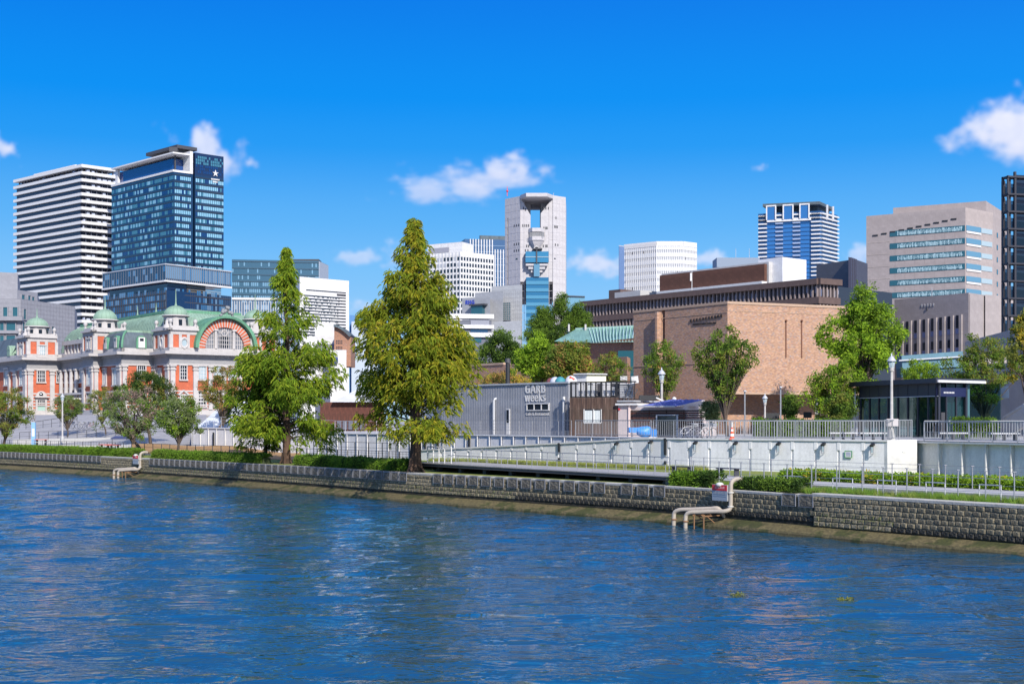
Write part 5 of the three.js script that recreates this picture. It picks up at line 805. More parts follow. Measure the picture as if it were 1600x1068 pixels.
// ---------- grey cafe with annexes ----------
{
  const d = 100, H = Y(598.5, d), A = RP(690, 604.5, H), B = P2(888, d), f = new Face(A, B), q = back(A, B, 7), t = thing('grey_cafe', 'grey corrugated cafe building with big white lettering above three small windows', 'cafe building'), cm = S({ color: C(.37, .38, .42), map: plasterMap, roughness: .55, metalness: .15 });
  new M().prism([A, B, q[1], q[0]], 4, H).build('wall', cm, t); const ribs = new M(); for (let u = 0; u < f.L; u += .3) f.box(ribs, u, 4.05, .05, H - 4.06, .0, .014); ribs.build('cladding_ribs', cm, t, 'stuff'); f.part('roof_edge', mat.galv, t, -.1, H, f.L + .2, .12, -7, .12);
  const wm = mat.white; const g1 = text('GARB', .66, .03, fontBold), g2 = text('weeks', .6, .03, fontBold); g1.scale(.98, 1, 1); g2.scale(.94, 1, 1);
  new M().add(g1, f.matrix(f.uPx(820.5), Y(613.6, d + 2), .03)).add(g2, f.matrix(f.uPx(820.5), Y(626.5, d + 2), .03)).build('lettering', wm, t); const g3 = text('Cafe & Restaurant', .22, .02, fontBold); new M().add(g3, f.matrix(f.uPx(822), Y(648.5, d + 2), .03)).build('small_lettering', wm, t);
  const win = (a, b, y0, y1, n) => { const u0 = f.uPx(a), u1 = f.uPx(b), v0 = Y(y1, d + 2), v1 = Y(y0, d + 2), w = f.part('window', mat.glass, t, u0, v0, u1 - u0, v1 - v0, .02, .06), m = new M(); f.box(m, u0 - .06, v0 - .06, u1 - u0 + .12, .07, .02, .12); f.box(m, u0 - .06, v1, u1 - u0 + .12, .07, .02, .12); for (let k = 0; k <= n; k++) f.box(m, u0 - .04 + (u1 - u0) * k / n, v0, .07, v1 - v0, .02, .11); m.build('frame', wm, w); };
  win(824.5, 858.5, 631, 640, 3);
  const u0 = f.uPx(791.5), dr = f.part('door', mat.white, t, u0, 4.1, .45, Y(638, d + 3) - 4.1, .02, .08); f.part('door_glass', mat.glass, dr, u0 + .09, Y(660, d + 3), .27, 1.0, .08, .1);
  for (const [px, y0, m] of [[774, 623, mat.galv], [883.5, 620, mat.white]]) { const u = f.uPx(px), p = f.p(u, 0, .16); const o = new M().cyl(V(p.x, 4, p.z), V(p.x, Y(y0, d + 2), p.z), .11, .11, 10); if (px < 800) o.cyl(V(p.x, Y(y0, d + 2), p.z), V(p.x + .2, Y(y0, d + 2) + .1, p.z - .1), .11, .11, 10); o.build('vent_pipe', m, t); }
  const ch = thing('chimney_flue', 'tall black flue with cowl above the grey cafe', 'flue'), c = f.p(f.uPx(775.5), 0, -1.2); new M().cyl(V(c.x, 4, c.z), V(c.x, Y(562, d + 3), c.z), .17, .17, 12).build('pipe', mat.black, ch); new M().cyl(V(c.x, Y(563, d + 3), c.z), V(c.x, Y(556, d + 3), c.z), .24, .2, 12).box(c.x + .12, Y(562, d + 3), c.z + .1, .2, .2, .2).build('cowl', mat.dark, ch);
  // rooftop clutter seen over the edge
  const kit = [[838, 'dark red', C(.16, .05, .05), .36], [845, 'grey', C(.45, .47, .52), .42], [853, 'teal', C(.04, .22, .26), .42], [870, 'white and red', C(.55, .54, .56), .48]]; kit.forEach(([px, nm, col, s], k) => { const p = f.p(f.uPx(px), 0, -1.5), o = thing('roof_cover', `${nm} domed cover on the roof edge of the grey cafe`, 'roof cover', [p.x, H + .1, p.z]); new M().sph(0, .05, 0, s, 1.05, 12).build('dome', S({ color: col, roughness: .7 }), o); if (k === 3) new M().box(.05, .32, .34, .42, .14, .14, 0, 0, -.5).build('red_stripe', S({ color: C(.55, .08, .05) }), o); });
  // timber annex
  const an = thing('plank_annex', 'dark upright-plank annex with a curtained window next to the grey cafe', 'building'), dA = 97, hA = Y(620.5, dA), A2 = P2(890.5, dA + 1.2), B2 = P2(965.5, dA - .4), f2 = new Face(A2, B2), b2 = back(A2, B2, 5), r = rng(17), pm = [mat.wood, mat.woodB, mat.woodC];
  new M().prism([A2, B2, b2[1], b2[0]], 4, hA - .02).build('wall_core', mat.woodB, an); const nP = 30; for (let k = 0; k < nP; k++) { const u = f2.L * k / nP, px0 = 912, px1 = 940, c0 = f2.uPx(px0), c1 = f2.uPx(px1), w = f2.L / nP - .015, v0 = Y(660, dA), v1 = Y(639, dA), mid = u + w / 2; const mm = pm[Math.floor(r() * 3)]; if (mid > c0 && mid < c1) { f2.part('plank', mm, an, u, v1, w, hA - v1, .002, .03 + r() * .012); f2.part('plank', mm, an, u, 4.05, w, v0 - 4.05, .002, .03 + r() * .012); } else f2.part('plank', mm, an, u, 4.05, w, hA - 4.05, .002, .03 + r() * .012); }
  { const c0 = f2.uPx(913), c1 = f2.uPx(940), v0 = Y(660, dA), v1 = Y(639, dA), w = f2.part('window', mat.glass, an, c0, v0, c1 - c0, v1 - v0, .004, .015), m = new M(); for (const u of [c0 - .03, (c0 + c1) / 2 + .04, c1 - .03]) f2.box(m, u, v0, .06, v1 - v0, .015, .07); f2.box(m, c0, v0 - .06, c1 - c0, .06, .015, .08); m.build('frame', mat.white, w); for (let k = 0; k < 10; k++) { const u = c0 + .06 + (c1 - c0 - .16) * k / 10; if (k === 5) continue; f2.part('curtain_fold', mat.curtain, w, u, v0 + .03, (c1 - c0) / 14, v1 - v0 - .12, .015, .028 + (k & 1) * .012); } }
  // black roof-terrace frame
  const rt = thing('roof_terrace_frame', 'black open terrace frame on top of the plank annex', 'frame'), yT = Y(596, dA); f2.part('top_rail', mat.black, rt, 0, yT - .07, f2.L * 1.36, .1, -.2, -.1); f2.part('bottom_rail', mat.black, rt, 0, hA + .01, f2.L * .94, .07, -.2, -.1); for (let k = 0; k <= 9; k++) f2.part('upright', mat.black, rt, f2.L * .95 * k / 9 - .03, hA, k % 3 ? .07 : .12, yT - hA, -.22, -.1);
  for (const [a, b, n, m] of [[897, 903, 7, mat.white], [906, 911, 7, mat.white], [912, 918, 6, mat.curtain], [920, 926, 7, mat.white], [936, 940, 7, mat.white], [942, 947, 7, mat.white], [949, 954, 5, mat.galv]]) for (let k = 0; k < n; k++) f2.part('louvre_slat', m, rt, f2.uPx(a), hA + .15 + k * .13, f2.uPx(b) - f2.uPx(a), .1, -.9, -.86);
  f2.part('back_panel', mat.dark, rt, f2.L * .42, hA, f2.L * .14, yT - hA - .1, -1, -.95); f2.part('back_panel', mat.dark, rt, f2.L * .78, hA, f2.L * .16, yT - hA - .1, -1, -.95);
  const sh = thing('roof_shed', 'small cream and grey roof shed behind the terrace frame', 'shed'), dS = 104; new M().prism([P2(898, dS), P2(917, dS - .6), P2(917, dS + 2), P2(898, dS + 2)], hA, Y(585.5, dS)).build('grey_side', mat.wallGrey, sh); new M().prism([P2(917, dS - .62), P2(947, dS), P2(947, dS + 2), P2(917.05, dS + 2)], hA, Y(586, dS)).build('cream_side', S({ color: C(.78, .74, .52), roughness: .8 }), sh); new M().prism([P2(896, dS - .3), P2(917, dS - .9), P2(949, dS - .2), P2(949, dS + 2.3), P2(898, dS + 2.3)], Y(585.5, dS) + .02, Y(583.5, dS)).build('flat_roof', mat.wallGrey, sh);
  // climbing wires right of the frame
  const wi = thing('wire_trellis', 'black cable trellis panel right of the terrace frame', 'trellis'), m = new M(), T0 = f2.uPx(966), T1 = f2.uPx(990); for (let k = 0; k < 10; k++) f2.box(m, T0, hA + .05 + k * .17, T1 - T0, .022, -.2, -.18); f2.box(m, T0, hA - .6, .05, yT - hA + .6, -.2, -.15); f2.box(m, T1, hA - .6, .05, yT - hA + .6, -.2, -.15); m.build('cables', mat.black, wi);
  // low white bar building
  const wb = thing('white_bar_building', 'low whitish bar building with dark slatted screen and blue awning', 'building'), dB = 94.5, A3 = P2(966, dB + 2), B3 = P2(1112, dB - 2), f3 = new Face(A3, B3), b3 = back(A3, B3, 5), hB = Y(632.5, dB), pk = S({ color: C(.68, .58, .57), map: plasterMap, roughness: .85 }); const cut = f3.uPx(1072), pc = f3.p(cut, 0);
  new M().prism([A3, [pc.x, pc.z], [b3[1][0] - (B3[0] - pc.x), b3[1][1] - (B3[1] - pc.z)], b3[0]], 4, hB).build('wall', pk, wb); f3.part('roof_slab', mat.white, wb, -.1, hB, f3.uPx(1000), .14, -4, .25); f3.part('roof_slab', mat.galv, wb, -.05, hB + .25, f3.uPx(992), .1, -4, .1); f3.part('corner_post', S({ color: C(.80, .62, .56), roughness: .8 }), wb, f3.uPx(983), 4, .14, hB - 4, .01, .12);
  const v1 = Y(640, dB); for (let k = 0; k < 8; k++) f3.part('slat', k & 1 ? mat.slat : mat.woodB, wb, f3.uPx(986.5), v1 - .14 - k * .155, f3.uPx(1100) - f3.uPx(986.5), .115, .05, .09); for (let k = 0; k < 5; k++) f3.part('slat_post', mat.woodB, wb, f3.uPx(987 + k * 27), 4, .09, v1 - 4, .0, .05);
  f3.part('dark_opening_sheet', mat.glass, wb, f3.uPx(1029), 4.05, f3.uPx(1060) - f3.uPx(1029), 1.45, .1, .14); for (const [a, w] of [[1027, .1], [1059, .1]]) f3.part('door_jamb', mat.galv, wb, f3.uPx(a), 4.05, w, 1.55, .1, .2); f3.part('door_head', mat.galv, wb, f3.uPx(1027), 5.55, f3.uPx(1061.5) - f3.uPx(1027), .08, .1, .2);  // dark sheet between the jambs stands in for the shaded door opening
  { const a = f3.p(f3.uPx(1004), Y(634.5, dB), .7), b = f3.p(f3.uPx(1062), Y(635, dB), .7), c = f3.p(f3.uPx(1086), Y(624, dB), -1.6), e = f3.p(f3.uPx(1030), Y(623.5, dB), -1.6), aw = new M().quad(a, b, c, e).build('blue_awning', S({ color: C(.05, .07, .30), roughness: .5 }), wb), ml = new M(); for (let k = 1; k < 6; k++) ml.bar(a.clone().lerp(b, k / 6).add(V(0, .02, 0)), e.clone().lerp(c, k / 6).add(V(0, .02, 0)), .035); ml.build('seam', S({ color: C(.16, .19, .45) }), aw); new M().bar(a, b, .06, .1).build('awning_edge', mat.galv, wb); new M().quad(b, f3.p(f3.uPx(1086), Y(634, dB), -1.6), c, b).build('gable', pk, wb); }
  f3.part('red_light', mat.red, wb, f3.uPx(966.8), Y(640, dB), .12, .12, .01, .08);
  // rooftop odds and ends
  const od = thing('roof_chairs', 'stacked folding chairs and white boards on the bar roof', 'chairs'), o = f3.p(f3.uPx(984), hB + .35, -1); new M().bar(V(o.x - .6, o.y, o.z), V(o.x - .2, o.y + 1.1, o.z), .08).bar(V(o.x - .9, o.y, o.z), V(o.x - .5, o.y + 1.1, o.z), .08).bar(V(o.x - .3, o.y + .1, o.z), V(o.x + .1, o.y + .8, o.z), .06).build('chair_frames', mat.dark, od); new M().box(o.x - .9, o.y + 1.6, o.z, .5, .3, .1).box(o.x - .1, o.y + 1.5, o.z, .5, .5, .08, 0, 0, .1).build('white_boards', mat.white, od); new M().box(o.x + .9, o.y + .2, o.z, 1.4, .35, .6).build('dark_box', mat.black, od); new M().bar(V(o.x + 1.4, o.y + .2, o.z + .3), V(o.x + 2.3, o.y - .2, o.z + .3), .1).sph(o.x + 2.7, o.y + .1, o.z + .3, .16).build('white_lamp', mat.white, od);
}
// ---------- glass lift pavilion ----------
{
  const t = thing('glass_pavilion', 'dark glass entrance pavilion with thin flat roof behind the lantern post', 'pavilion'), H = 8.0, A = RP(1337, 596.5, H), B = RP(1466, 590.5, H), D = RP(1540, 592.5, H), f = new Face(A, B), g = new Face(B, D), q = back(A, B, 5), fm = S({ color: C(.03, .032, .045), roughness: .4 });
  const pane = PH({ color: C(.45, .62, .62), transmission: 1, roughness: .03, thickness: 0, ior: 1.5 });
  const inA = f.p(-.4, 0, .3), inB = f.p(f.L + .2, 0, .3), E = quadBack(A, B, D); new M().prism([[inA.x, inA.z], [inB.x, inB.z], D, E], H - .32, H).build('flat_roof', fm, t); new M().bar(V(inB.x + .1, H - .2, inB.z + .04), V(D[0], H - .2, D[1] + .04), .1, .16).build('bright_roof_edge', mat.white, t);
  f.part('fascia', fm, t, .2, H - 1.15, f.L - .3, .85, -.3, -.2);
  const n = 8; for (let k = 0; k <= n; k++) f.part('mullion', fm, t, .25 + (f.L - .5) * k / n, 4.05, .09, H - 4.35, -.32, -.18); for (let k = 0; k < n; k++) f.part('glass_pane', pane, t, .34 + (f.L - .5) * k / n, 4.1, (f.L - .5) / n - .09, H - 5.3, -.27, -.255);
  f.part('transom', mat.galv, t, .3, H - 1.2, f.L - .5, .05, -.18, -.14);
  const gl = g.L * .62; for (let k = 0; k <= 3; k++) g.part('mullion', fm, t, .2 + gl * k / 3, 4.05, .09, H - 4.35, -.4, -.28); for (let k = 1; k < 3; k++) g.part('glass_pane', pane, t, .29 + gl * k / 3, 4.1, gl / 3 - .09, H - 5.3, -.36, -.345); g.part('blue_sign_band', S({ color: C(.012, .015, .06), roughness: .4 }), t, .2, H - 1.2, gl, .6, -.4, -.25); const st = new M(); for (let k = 0; k < 7; k++) g.box(st, .9 + k * .16, H - .98, .11, .1, -.25, -.235); st.build('sign_letters', mat.white, t);
  // far walls with glass, a lift core, a machine
  const bf = new Face(E, [E[0] + D[0] - B[0] + (B[0] - A[0]), E[1] + (B[1] - A[1])]); new M().prism([q[0], q[1], back(A, B, 5.1)[1], back(A, B, 5.1)[0]], 4.05, H - .32).build('rear_glass', pane, t);
  f.part('lift_core', S({ color: C(.06, .14, .16), roughness: .4 }), t, f.L * .52, 4.05, f.L * .34, H - 4.4, -3.6, -1.6); f.part('poster', S({ color: C(.42, .24, .06), roughness: .7 }), t, f.L * .72, 5.2, .5, .7, -1.58, -1.54); f.part('ticket_machine', mat.dark, t, f.L * .93, 4.05, .35, 1.7, -.8, -.5); f.part('brown_door', mat.slat, t, f.L * .82, 4.05, .55, 2.1, -.9, -.85);
  f.part('leaning_post', mat.white, t, .1, 4.05, .1, H - 4.6, .1, .2); g.part('corner_post', fm, t, gl + .15, 4.05, .18, H - 4.35, -.45, -.25);
  f.part('floor', mat.conc, t, 0, 4.055, f.L, .05, -5, .1);
}

// ---------- red brick public hall with copper domes ----------
{
  const t = thing('public_hall', 'red brick and pale stone public hall with green copper domes and arched gable', 'public hall');
  const O = P2(265, 240), al = Math.hypot(.6, .8), ax = -.6 / al, az = -.8 / al, ex = .8 / al, ez = -.6 / al;   // a: away to the left, e: along the sunlit faces to the right
  const P = (u, w) => [O[0] + ex * u + ax * w, O[1] + ez * u + az * w];
  const pxAt = (u, w) => { const p = P(u, w); return CX + F * p[0] / -p[1]; };
  const solve = (fn, px, lo, hi) => { let b = lo, e = 1e9; for (let k = 0; k <= 6000; k++) { const v = lerp(lo, hi, k / 6000), q = Math.abs(fn(v) - px); if (q < e) { e = q; b = v; } } return b; };
  const wC = solve((w) => pxAt(0, w), 240, 0, 60), uW = solve((u) => pxAt(u, wC), 190, -30, 0), wB = solve((w) => pxAt(uW, w), 160, wC, 120), uB = solve((u) => pxAt(u, wB), 146, -40, uW), wB2 = solve((w) => pxAt(uB, w), 129, wB, 140), uR = uB + 1.6, wA = solve((w) => pxAt(uR, w), 96, wB2, 200), uA = solve((u) => pxAt(u, wA), 42, -60, uR), wE = solve((w) => pxAt(uA, w), -14, wA, 240), uE = solve((u) => pxAt(u, 0), 432, 5, 50), uC = solve((u) => pxAt(u, 0), 309, 1, 20), uD = solve((u) => pxAt(u, 0), 392, 5, 40);
  const G0 = 6.0, Hc = 17.55, foot2 = [[0, 0], [uE, 0], [uE, wE], [uA, wE], [uA, wA], [uR, wA], [uR, wB2], [uB, wB2], [uB, wB], [uW, wB], [uW, wC], [0, wC]], Q = (l) => l.map(([u, w]) => P(u, w));
  new M().prism(Q(foot2), G0, Hc - .2).build('brick_wall', mat.hallRed, t);
  const st = mat.hallStone, gy = mat.hallStoneShaded;
  const segs = { s1: [[uA, wE], [uA, wA]], s2: [[uA, wA], [uR, wA]], s3: [[uR, wA], [uR, wB2]], s4: [[uB, wB2], [uB, wB]], s5: [[uB, wB], [uW, wB]], s6: [[uW, wB], [uW, wC]], s7: [[uW, wC], [0, wC]], s8: [[0, wC], [0, 0]], s9: [[0, 0], [uE, 0]] }, Fc = {};
  for (const [k, [a, b]] of Object.entries(segs)) {
    const f = Fc[k] = new Face(P(...a), P(...b)); const lit = ['s2', 's5', 's7', 's9'].includes(k), x0 = lit ? 0 : -.02;
    f.part('cornice', st, t, lit ? -1.4 : 0, Hc - .45, f.L + 1.4, .5, -.3, 1.45); f.part('cornice_bed', gy, t, lit ? -.4 : 0, Hc - .85, f.L + .4, .4, -.2, .45); f.part('frieze', gy, t, lit ? -.12 : .12, Hc - 2.1, f.L - (lit ? 0 : .1), 1.25, -.1, .12); f.part('architrave', st, t, lit ? -.2 : .2, Hc - 2.35, f.L - (lit ? 0 : .2), .25, -.1, .2);  // frieze and cornice bed take the darker stone as painted cornice shadow
    f.part('parapet', st, t, lit ? -.06 : .06, Hc + .051, f.L, .75, -.5, .06); f.part('plinth', st, t, lit ? -.15 : .15, G0 - .5, f.L, 1.7, -.1, .15);
  }
  const yy = (f, px, y) => { const u = f.uPx(px); return Y(y, -f.p(u, 0).z); };
  const win = (f, a, b, y0, y1, m = mat.glass, bars = [2, 3]) => { const u0 = f.uPx(a), u1 = f.uPx(b), c = (a + b) / 2, v0 = yy(f, c, y1), v1 = yy(f, c, y0), w = u1 - u0, o = f.part('window', m, t, u0, v0, w, v1 - v0, .01, .06), fr = new M(), bs = new M(), e = Math.max(.14, w * .16); f.box(fr, u0 - e, v0 - .1, e, v1 - v0 + .2, .0, .22); f.box(fr, u1, v0 - .1, e, v1 - v0 + .2, .0, .22); f.box(fr, u0 - e * 1.3, v1, w + e * 2.6, e * 1.2, .0, .3); f.box(fr, u0 - e * 1.4, v0 - .3, w + e * 2.8, .24, .0, .34); fr.build('frame', st, o); for (let k = 1; k < bars[0]; k++) f.box(bs, u0 + w * k / bars[0] - .04, v0, .08, v1 - v0, .06, .11); for (let k = 1; k < bars[1]; k++) f.box(bs, u0, v0 + (v1 - v0) * k / bars[1] - .04, w, .08, .06, .1); bs.build('glazing_bars', mat.white, o); };
  const pil = (f, a, b, top = Hc - 2.35, bot = G0 + 1.2) => { const u0 = f.uPx(a), w = f.uPx(b) - u0; const o = f.part('pilaster', st, t, u0, bot, w, top - bot, .0, .35); f.box(f.box(new M(), u0 - .12, top - .9, w + .24, .28, .0, .5), u0 - .16, top - .3, w + .32, .3, 0, .55).build('capital', st, o); };
  // ground-floor stone stripes
  const stripes = (f, u0, u1) => { for (let k = 0; k < 6; k++) f.part('stone_stripe', st, t, u0, G0 + 1.3 + k * .62, u1 - u0, .26, .0, .08); };
  stripes(Fc.s2, .2, Fc.s2.L - .2); stripes(Fc.s7, .2, Fc.s7.L - .2); stripes(Fc.s9, .2, uE - .2); stripes(Fc.s6, .2, Fc.s6.L - .2);
  // sunlit pavilion at the left
  pil(Fc.s2, 42.5, 50.5); pil(Fc.s2, 77, 84); win(Fc.s2, 58, 69, 579, 596, mat.glass, [4, 3]); win(Fc.s2, 88, 92.5, 579, 596, mat.glass, [2, 3]);
  { const f = Fc.s2, u0 = f.uPx(57.5), u1 = f.uPx(69.5); const dr = f.part('door', S({ color: C(.30, .45, .40), roughness: .6 }), t, u0, G0, u1 - u0, yy(f, 63, 632) - G0, .05, .12); f.box(f.box(new M(), u0 - .35, G0, .35, yy(f, 63, 622) - G0, .02, .3), u1, G0, .35, yy(f, 63, 622) - G0, .02, .3).build('jamb', st, dr); win(f, 58, 69, 624, 631.5, mat.glass, [4, 1]); f.part('door_hood', st, t, u0 - .6, yy(f, 63, 621), u1 - u0 + 1.2, .35, 0, .8); const c = f.p((u0 + u1) / 2, yy(f, 63, 619), .15), hd = new M().add(new THREE.CylinderGeometry(1.05, 1.05, .3, 20, 1, false, 0, Math.PI), f.matrix((u0 + u1) / 2, yy(f, 63, 619), .15).multiply(new THREE.Matrix4().makeRotationZ(Math.PI / 2)).multiply(new THREE.Matrix4().makeRotationX(Math.PI / 2)).multiply(new THREE.Matrix4().makeRotationY(0))); hd.build('door_pediment', st, t); new M().sph(c.x, c.y + .35, c.z + .1, .42, 1, 10).build('fanlight', mat.glass, t); }
  // shaded faces
  for (const [k, list] of [['s1', [[7.5, 12.5], [31, 35.5]]], ['s4', [[136.5, 141.5]]], ['s6', [[161.5, 166], [177, 183]]], ['s8', [[247, 252]]]]) for (const [a, b] of list) { win(Fc[k], a, b, 577, 601, mat.glassPale, [2, 3]); win(Fc[k], a, b, 614, 628, mat.glass, [2, 2]); }
  pil(Fc.s1, 22, 27); pil(Fc.s1, 37.5, 41.5); pil(Fc.s1, 14, 16); pil(Fc.s4, 130, 133); pil(Fc.s4, 143, 145.7); pil(Fc.s5, 146.2, 152); pil(Fc.s6, 185.5, 189.7); pil(Fc.s8, 241, 245); pil(Fc.s8, 260, 264.7);
  { const f = Fc.s3; for (const px of [99, 107, 115, 123]) { const u = f.uPx(px), p = f.p(u, 0, .5); new M().cyl(V(p.x, G0 + 4.6, p.z), V(p.x, Hc - 2.6, p.z), .42, .36, 12).box(p.x, Hc - 2.5, p.z, .95, .3, .95, Math.atan2(f.nx, f.nz)).build('column', st, t); } for (const px of [101.5, 109.5, 117.5, 125]) { win(f, px, px + 4, 578, 596, mat.glassPale, [2, 3]); win(f, px, px + 4, 608, 618, mat.glass, [3, 2]); } f.part('balcony', st, t, 1, G0 + 4.2, f.L - 1.5, .4, 0, 1.2); const cn = f.part('entrance_canopy', mat.white, t, f.L * .45, G0 + 3.2, f.L * .5, .3, 0, 4.2); f.part('entrance_void_sheet', mat.glass, t, f.L * .5, G0, f.L * .42, 3.1, .02, .2); }  // dark glassy sheet stands for the shade of the entrance void
  // sunlit wing and right pavilion
  pil(Fc.s7, 190.5, 197); win(Fc.s7, 214.5, 226, 571, 592, mat.glass, [4, 3]); pil(Fc.s7, 236, 240); win(Fc.s7, 214.5, 226, 612, 626, mat.glass, [3, 2]);
  const e9 = Fc.s9; pil(e9, 265.3, 272.5); win(e9, 281, 290.5, 571, 592, mat.glass, [3, 4]); pil(e9, 301, 307.5); { const px = 285.8, u = e9.uPx(px), v = yy(e9, px, 614); const a = e9.p(u - 1.0, v - .3, .2), b = e9.p(u, v + .5, .2), c = e9.p(u + 1.0, v - .3, .2); new M().bar(a, b, .3).bar(b, c, .3).build('gable_hood', st, t); win(e9, 281.5, 290, 618, 634, mat.glass, [3, 3]); }
  for (const px of [309.5, 334, 357, 381]) { win(e9, px, px + 11, 572, 592, mat.glassPale, [3, 4]); win(e9, px, px + 11, 612, 634, mat.glass, [3, 3]); } for (const px of [325, 347, 371, 396, 420]) pil(e9, px, px + 5.5);
  // attic storeys with belvederes and domes
  const attic = (u0, u1, w0, w1, yTop, dome, nm) => {
    const pts = [[u0, w0], [u1, w0], [u1, w1], [u0, w1]], h1 = yTop; new M().prism(Q(pts), Hc, h1).build('attic', mat.hallRed, t);
    const fe = new Face(P(u0, w0), P(u1, w0)), fs = new Face(P(u0, w1), P(u0, w0));
    for (const [f, lit] of [[fe, 1], [fs, 0]]) { f.part('attic_cornice', st, t, lit ? -.5 : 0, h1, f.L + .5, .35, -.4, .5); f.part('attic_frieze', lit ? st : gy, t, lit ? -.1 : .1, h1 - .75, f.L, .75, -.1, .1); f.part('attic_base', st, t, lit ? -.08 : .08, Hc + .06, f.L, .6, 0, .14); for (const u of [.02, .36, .64, .985]) f.part('attic_pilaster', st, t, clamp(f.L * u - f.L * .05, 0, f.L), Hc + .66, f.L * .1, h1 - Hc - 1.4, 0, .2); f.part('attic_parapet', st, t, lit ? .2 : .3, h1 + .351, f.L - .5, .5, -.6, -.1); }  // attic frieze on the shaded side is coloured darker than the sunlit one
    const c = P((u0 + u1) / 2, (w0 + w1) / 2), r = dome.r, y0 = h1 + .3, y1 = y0 + dome.h; const bl = new M(); bl.add(new THREE.CylinderGeometry(r * .98, r * 1.12, dome.h, 8), new THREE.Matrix4().makeTranslation(c[0], (y0 + y1) / 2, c[1]).multiply(new THREE.Matrix4().makeRotationY(Math.atan2(fe.nx, fe.nz) + Math.PI / 8))).build('belvedere', st, t);
    for (let k = 0; k < 8; k++) { const a = Math.atan2(fe.nx, fe.nz) + k * Math.PI / 4, rr = r * .97; new M().box(c[0] + Math.sin(a) * rr, y0 + dome.h * .5, c[1] + Math.cos(a) * rr, r * .3, dome.h * .52, .12, a).build('belvedere_window', mat.glass, t); }
    new M().lathe(c[0], y1, c[1], [[0, -.02], [r * 1.14, 0], [r * 1.14, .22], [r * 1.02, .3]], 24).build('belvedere_cornice', st, t);
    const dm = new M().lathe(c[0], y1 + .25, c[1], [...Array.from({ length: 11 }, (_, k) => { const a = k / 10 * Math.PI / 2; return [r * .98 * Math.cos(a), dome.dh * Math.sin(a)]; })], 28).build('copper_dome', mat.copper, t); const rb = new M(); for (let k = 0; k < 16; k++) { const a = k * Math.PI / 8, pt = []; for (let j = 0; j <= 8; j++) { const q = j / 8 * Math.PI / 2 * .98; pt.push(V(c[0] + Math.sin(a) * r * .99 * Math.cos(q), y1 + .26 + dome.dh * Math.sin(q), c[1] + Math.cos(a) * r * .99 * Math.cos(q))); } rb.tube(pt, .04, 8, 4); } rb.build('dome_rib', mat.copper, dm);
    new M().lathe(c[0], y1 + .2 + dome.dh, c[1], [[.34, 0], [.2, .25], [.13, .6], [.05, dome.fin], [0, dome.fin]], 10).build('finial', mat.copper, t);
    for (const [a, b] of [[.06, .06], [.94, .06], [.06, .94]]) { const q = P(lerp(u0, u1, a), lerp(w0, w1, b)); new M().lathe(q[0], h1 + .85, q[1], [[.25, 0], [.25, .2], [.12, .35], [.36, .6], [.4, .85], [.3, 1.1], [0, 1.3]], 10).build('stone_urn', st, t); }
    for (const s of [-1, 1]) { const m2 = new M(), px = (u0 + u1) / 2 + s * r * 1.25, q = P(px, w0 + 1.2); m2.lathe(q[0], h1 + .35, q[1], [[.75, 0], [.7, .4], [.35, .8], [.3, 1.4], [0, 1.5]], 8).build('scroll_buttress', st, t); }
    return { fe, fs, h1 };
  };
  const at = (px, y, u, w) => Y(y, -P(u, w)[1]);
  const Ca = attic(0, uC, 0, wC, at(0, 515, 0, 0), { r: 2.15, h: 2.35, dh: 1.75, fin: 3.1 }), uA1 = solve((u) => pxAt(u, wA), 88, uA, uR), Aa = attic(uA, uA1, wA, wA + (uA1 - uA) * 1.1, at(0, 527, uA, wA), { r: 2.2, h: 1.9, dh: 1.7, fin: 1.9 }), Ba = attic(uB, uB + 6.4, wB - .01, wB2, at(0, 518, uB, wB), { r: 2.2, h: 1.95, dh: 2.0, fin: 2.4 });
  attic(uD, uE, 0, wC, at(0, 515, 0, 0), { r: 2.15, h: 2.35, dh: 1.75, fin: 3.1 });
  // oval medallions on the right pavilion, tall pale windows on the left pavilion attic
  for (const [f, px] of [[Ca.fe, 287.3], [Ca.fs, 253.5]]) { const u = f.uPx(px), o = new M().add(new THREE.TorusGeometry(.78, .24, 8, 22), f.matrix(u, yy(f, px, 535.5), .1).multiply(new THREE.Matrix4().makeScale(.85, 1.1, 1))).build('oval_medallion', st, t); new M().add(new THREE.CylinderGeometry(.7, .7, .08, 20), f.matrix(u, yy(f, px, 535.5), .05).multiply(new THREE.Matrix4().makeRotationX(Math.PI / 2))).build('medallion_glass', mat.glassPale, o); f.part('keystone', st, t, u - .2, yy(f, px, 545), .4, .5, 0, .3); }
  win(Aa.fe, 59, 69.5, 540, 556, mat.glassPale, [4, 3]); win(Aa.fs, 31, 36, 540, 555, mat.glassPale, [2, 3]); win(Ba.fs, 137, 142, 530, 544, mat.glassPale, [2, 3]);
  // loggia attic between the pavilions
  { const f = Fc.s3; f.part('upper_loggia', gy, t, 0, Hc, f.L, 3.4, -6, -.9); for (let k = 0; k < 9; k++) f.part('loggia_pier', st, t, f.L * (k + .3) / 9, Hc, .6, 2.6, -.9, -.3); for (let k = 0; k < 9; k += 2) f.part('loggia_panel', mat.hallRed, t, f.L * (k + .75) / 9, Hc + .2, .8, 2.2, -.9, -.6); f.part('loggia_cornice', st, t, 0, Hc + 2.6, f.L, .8, -1.2, .0); }
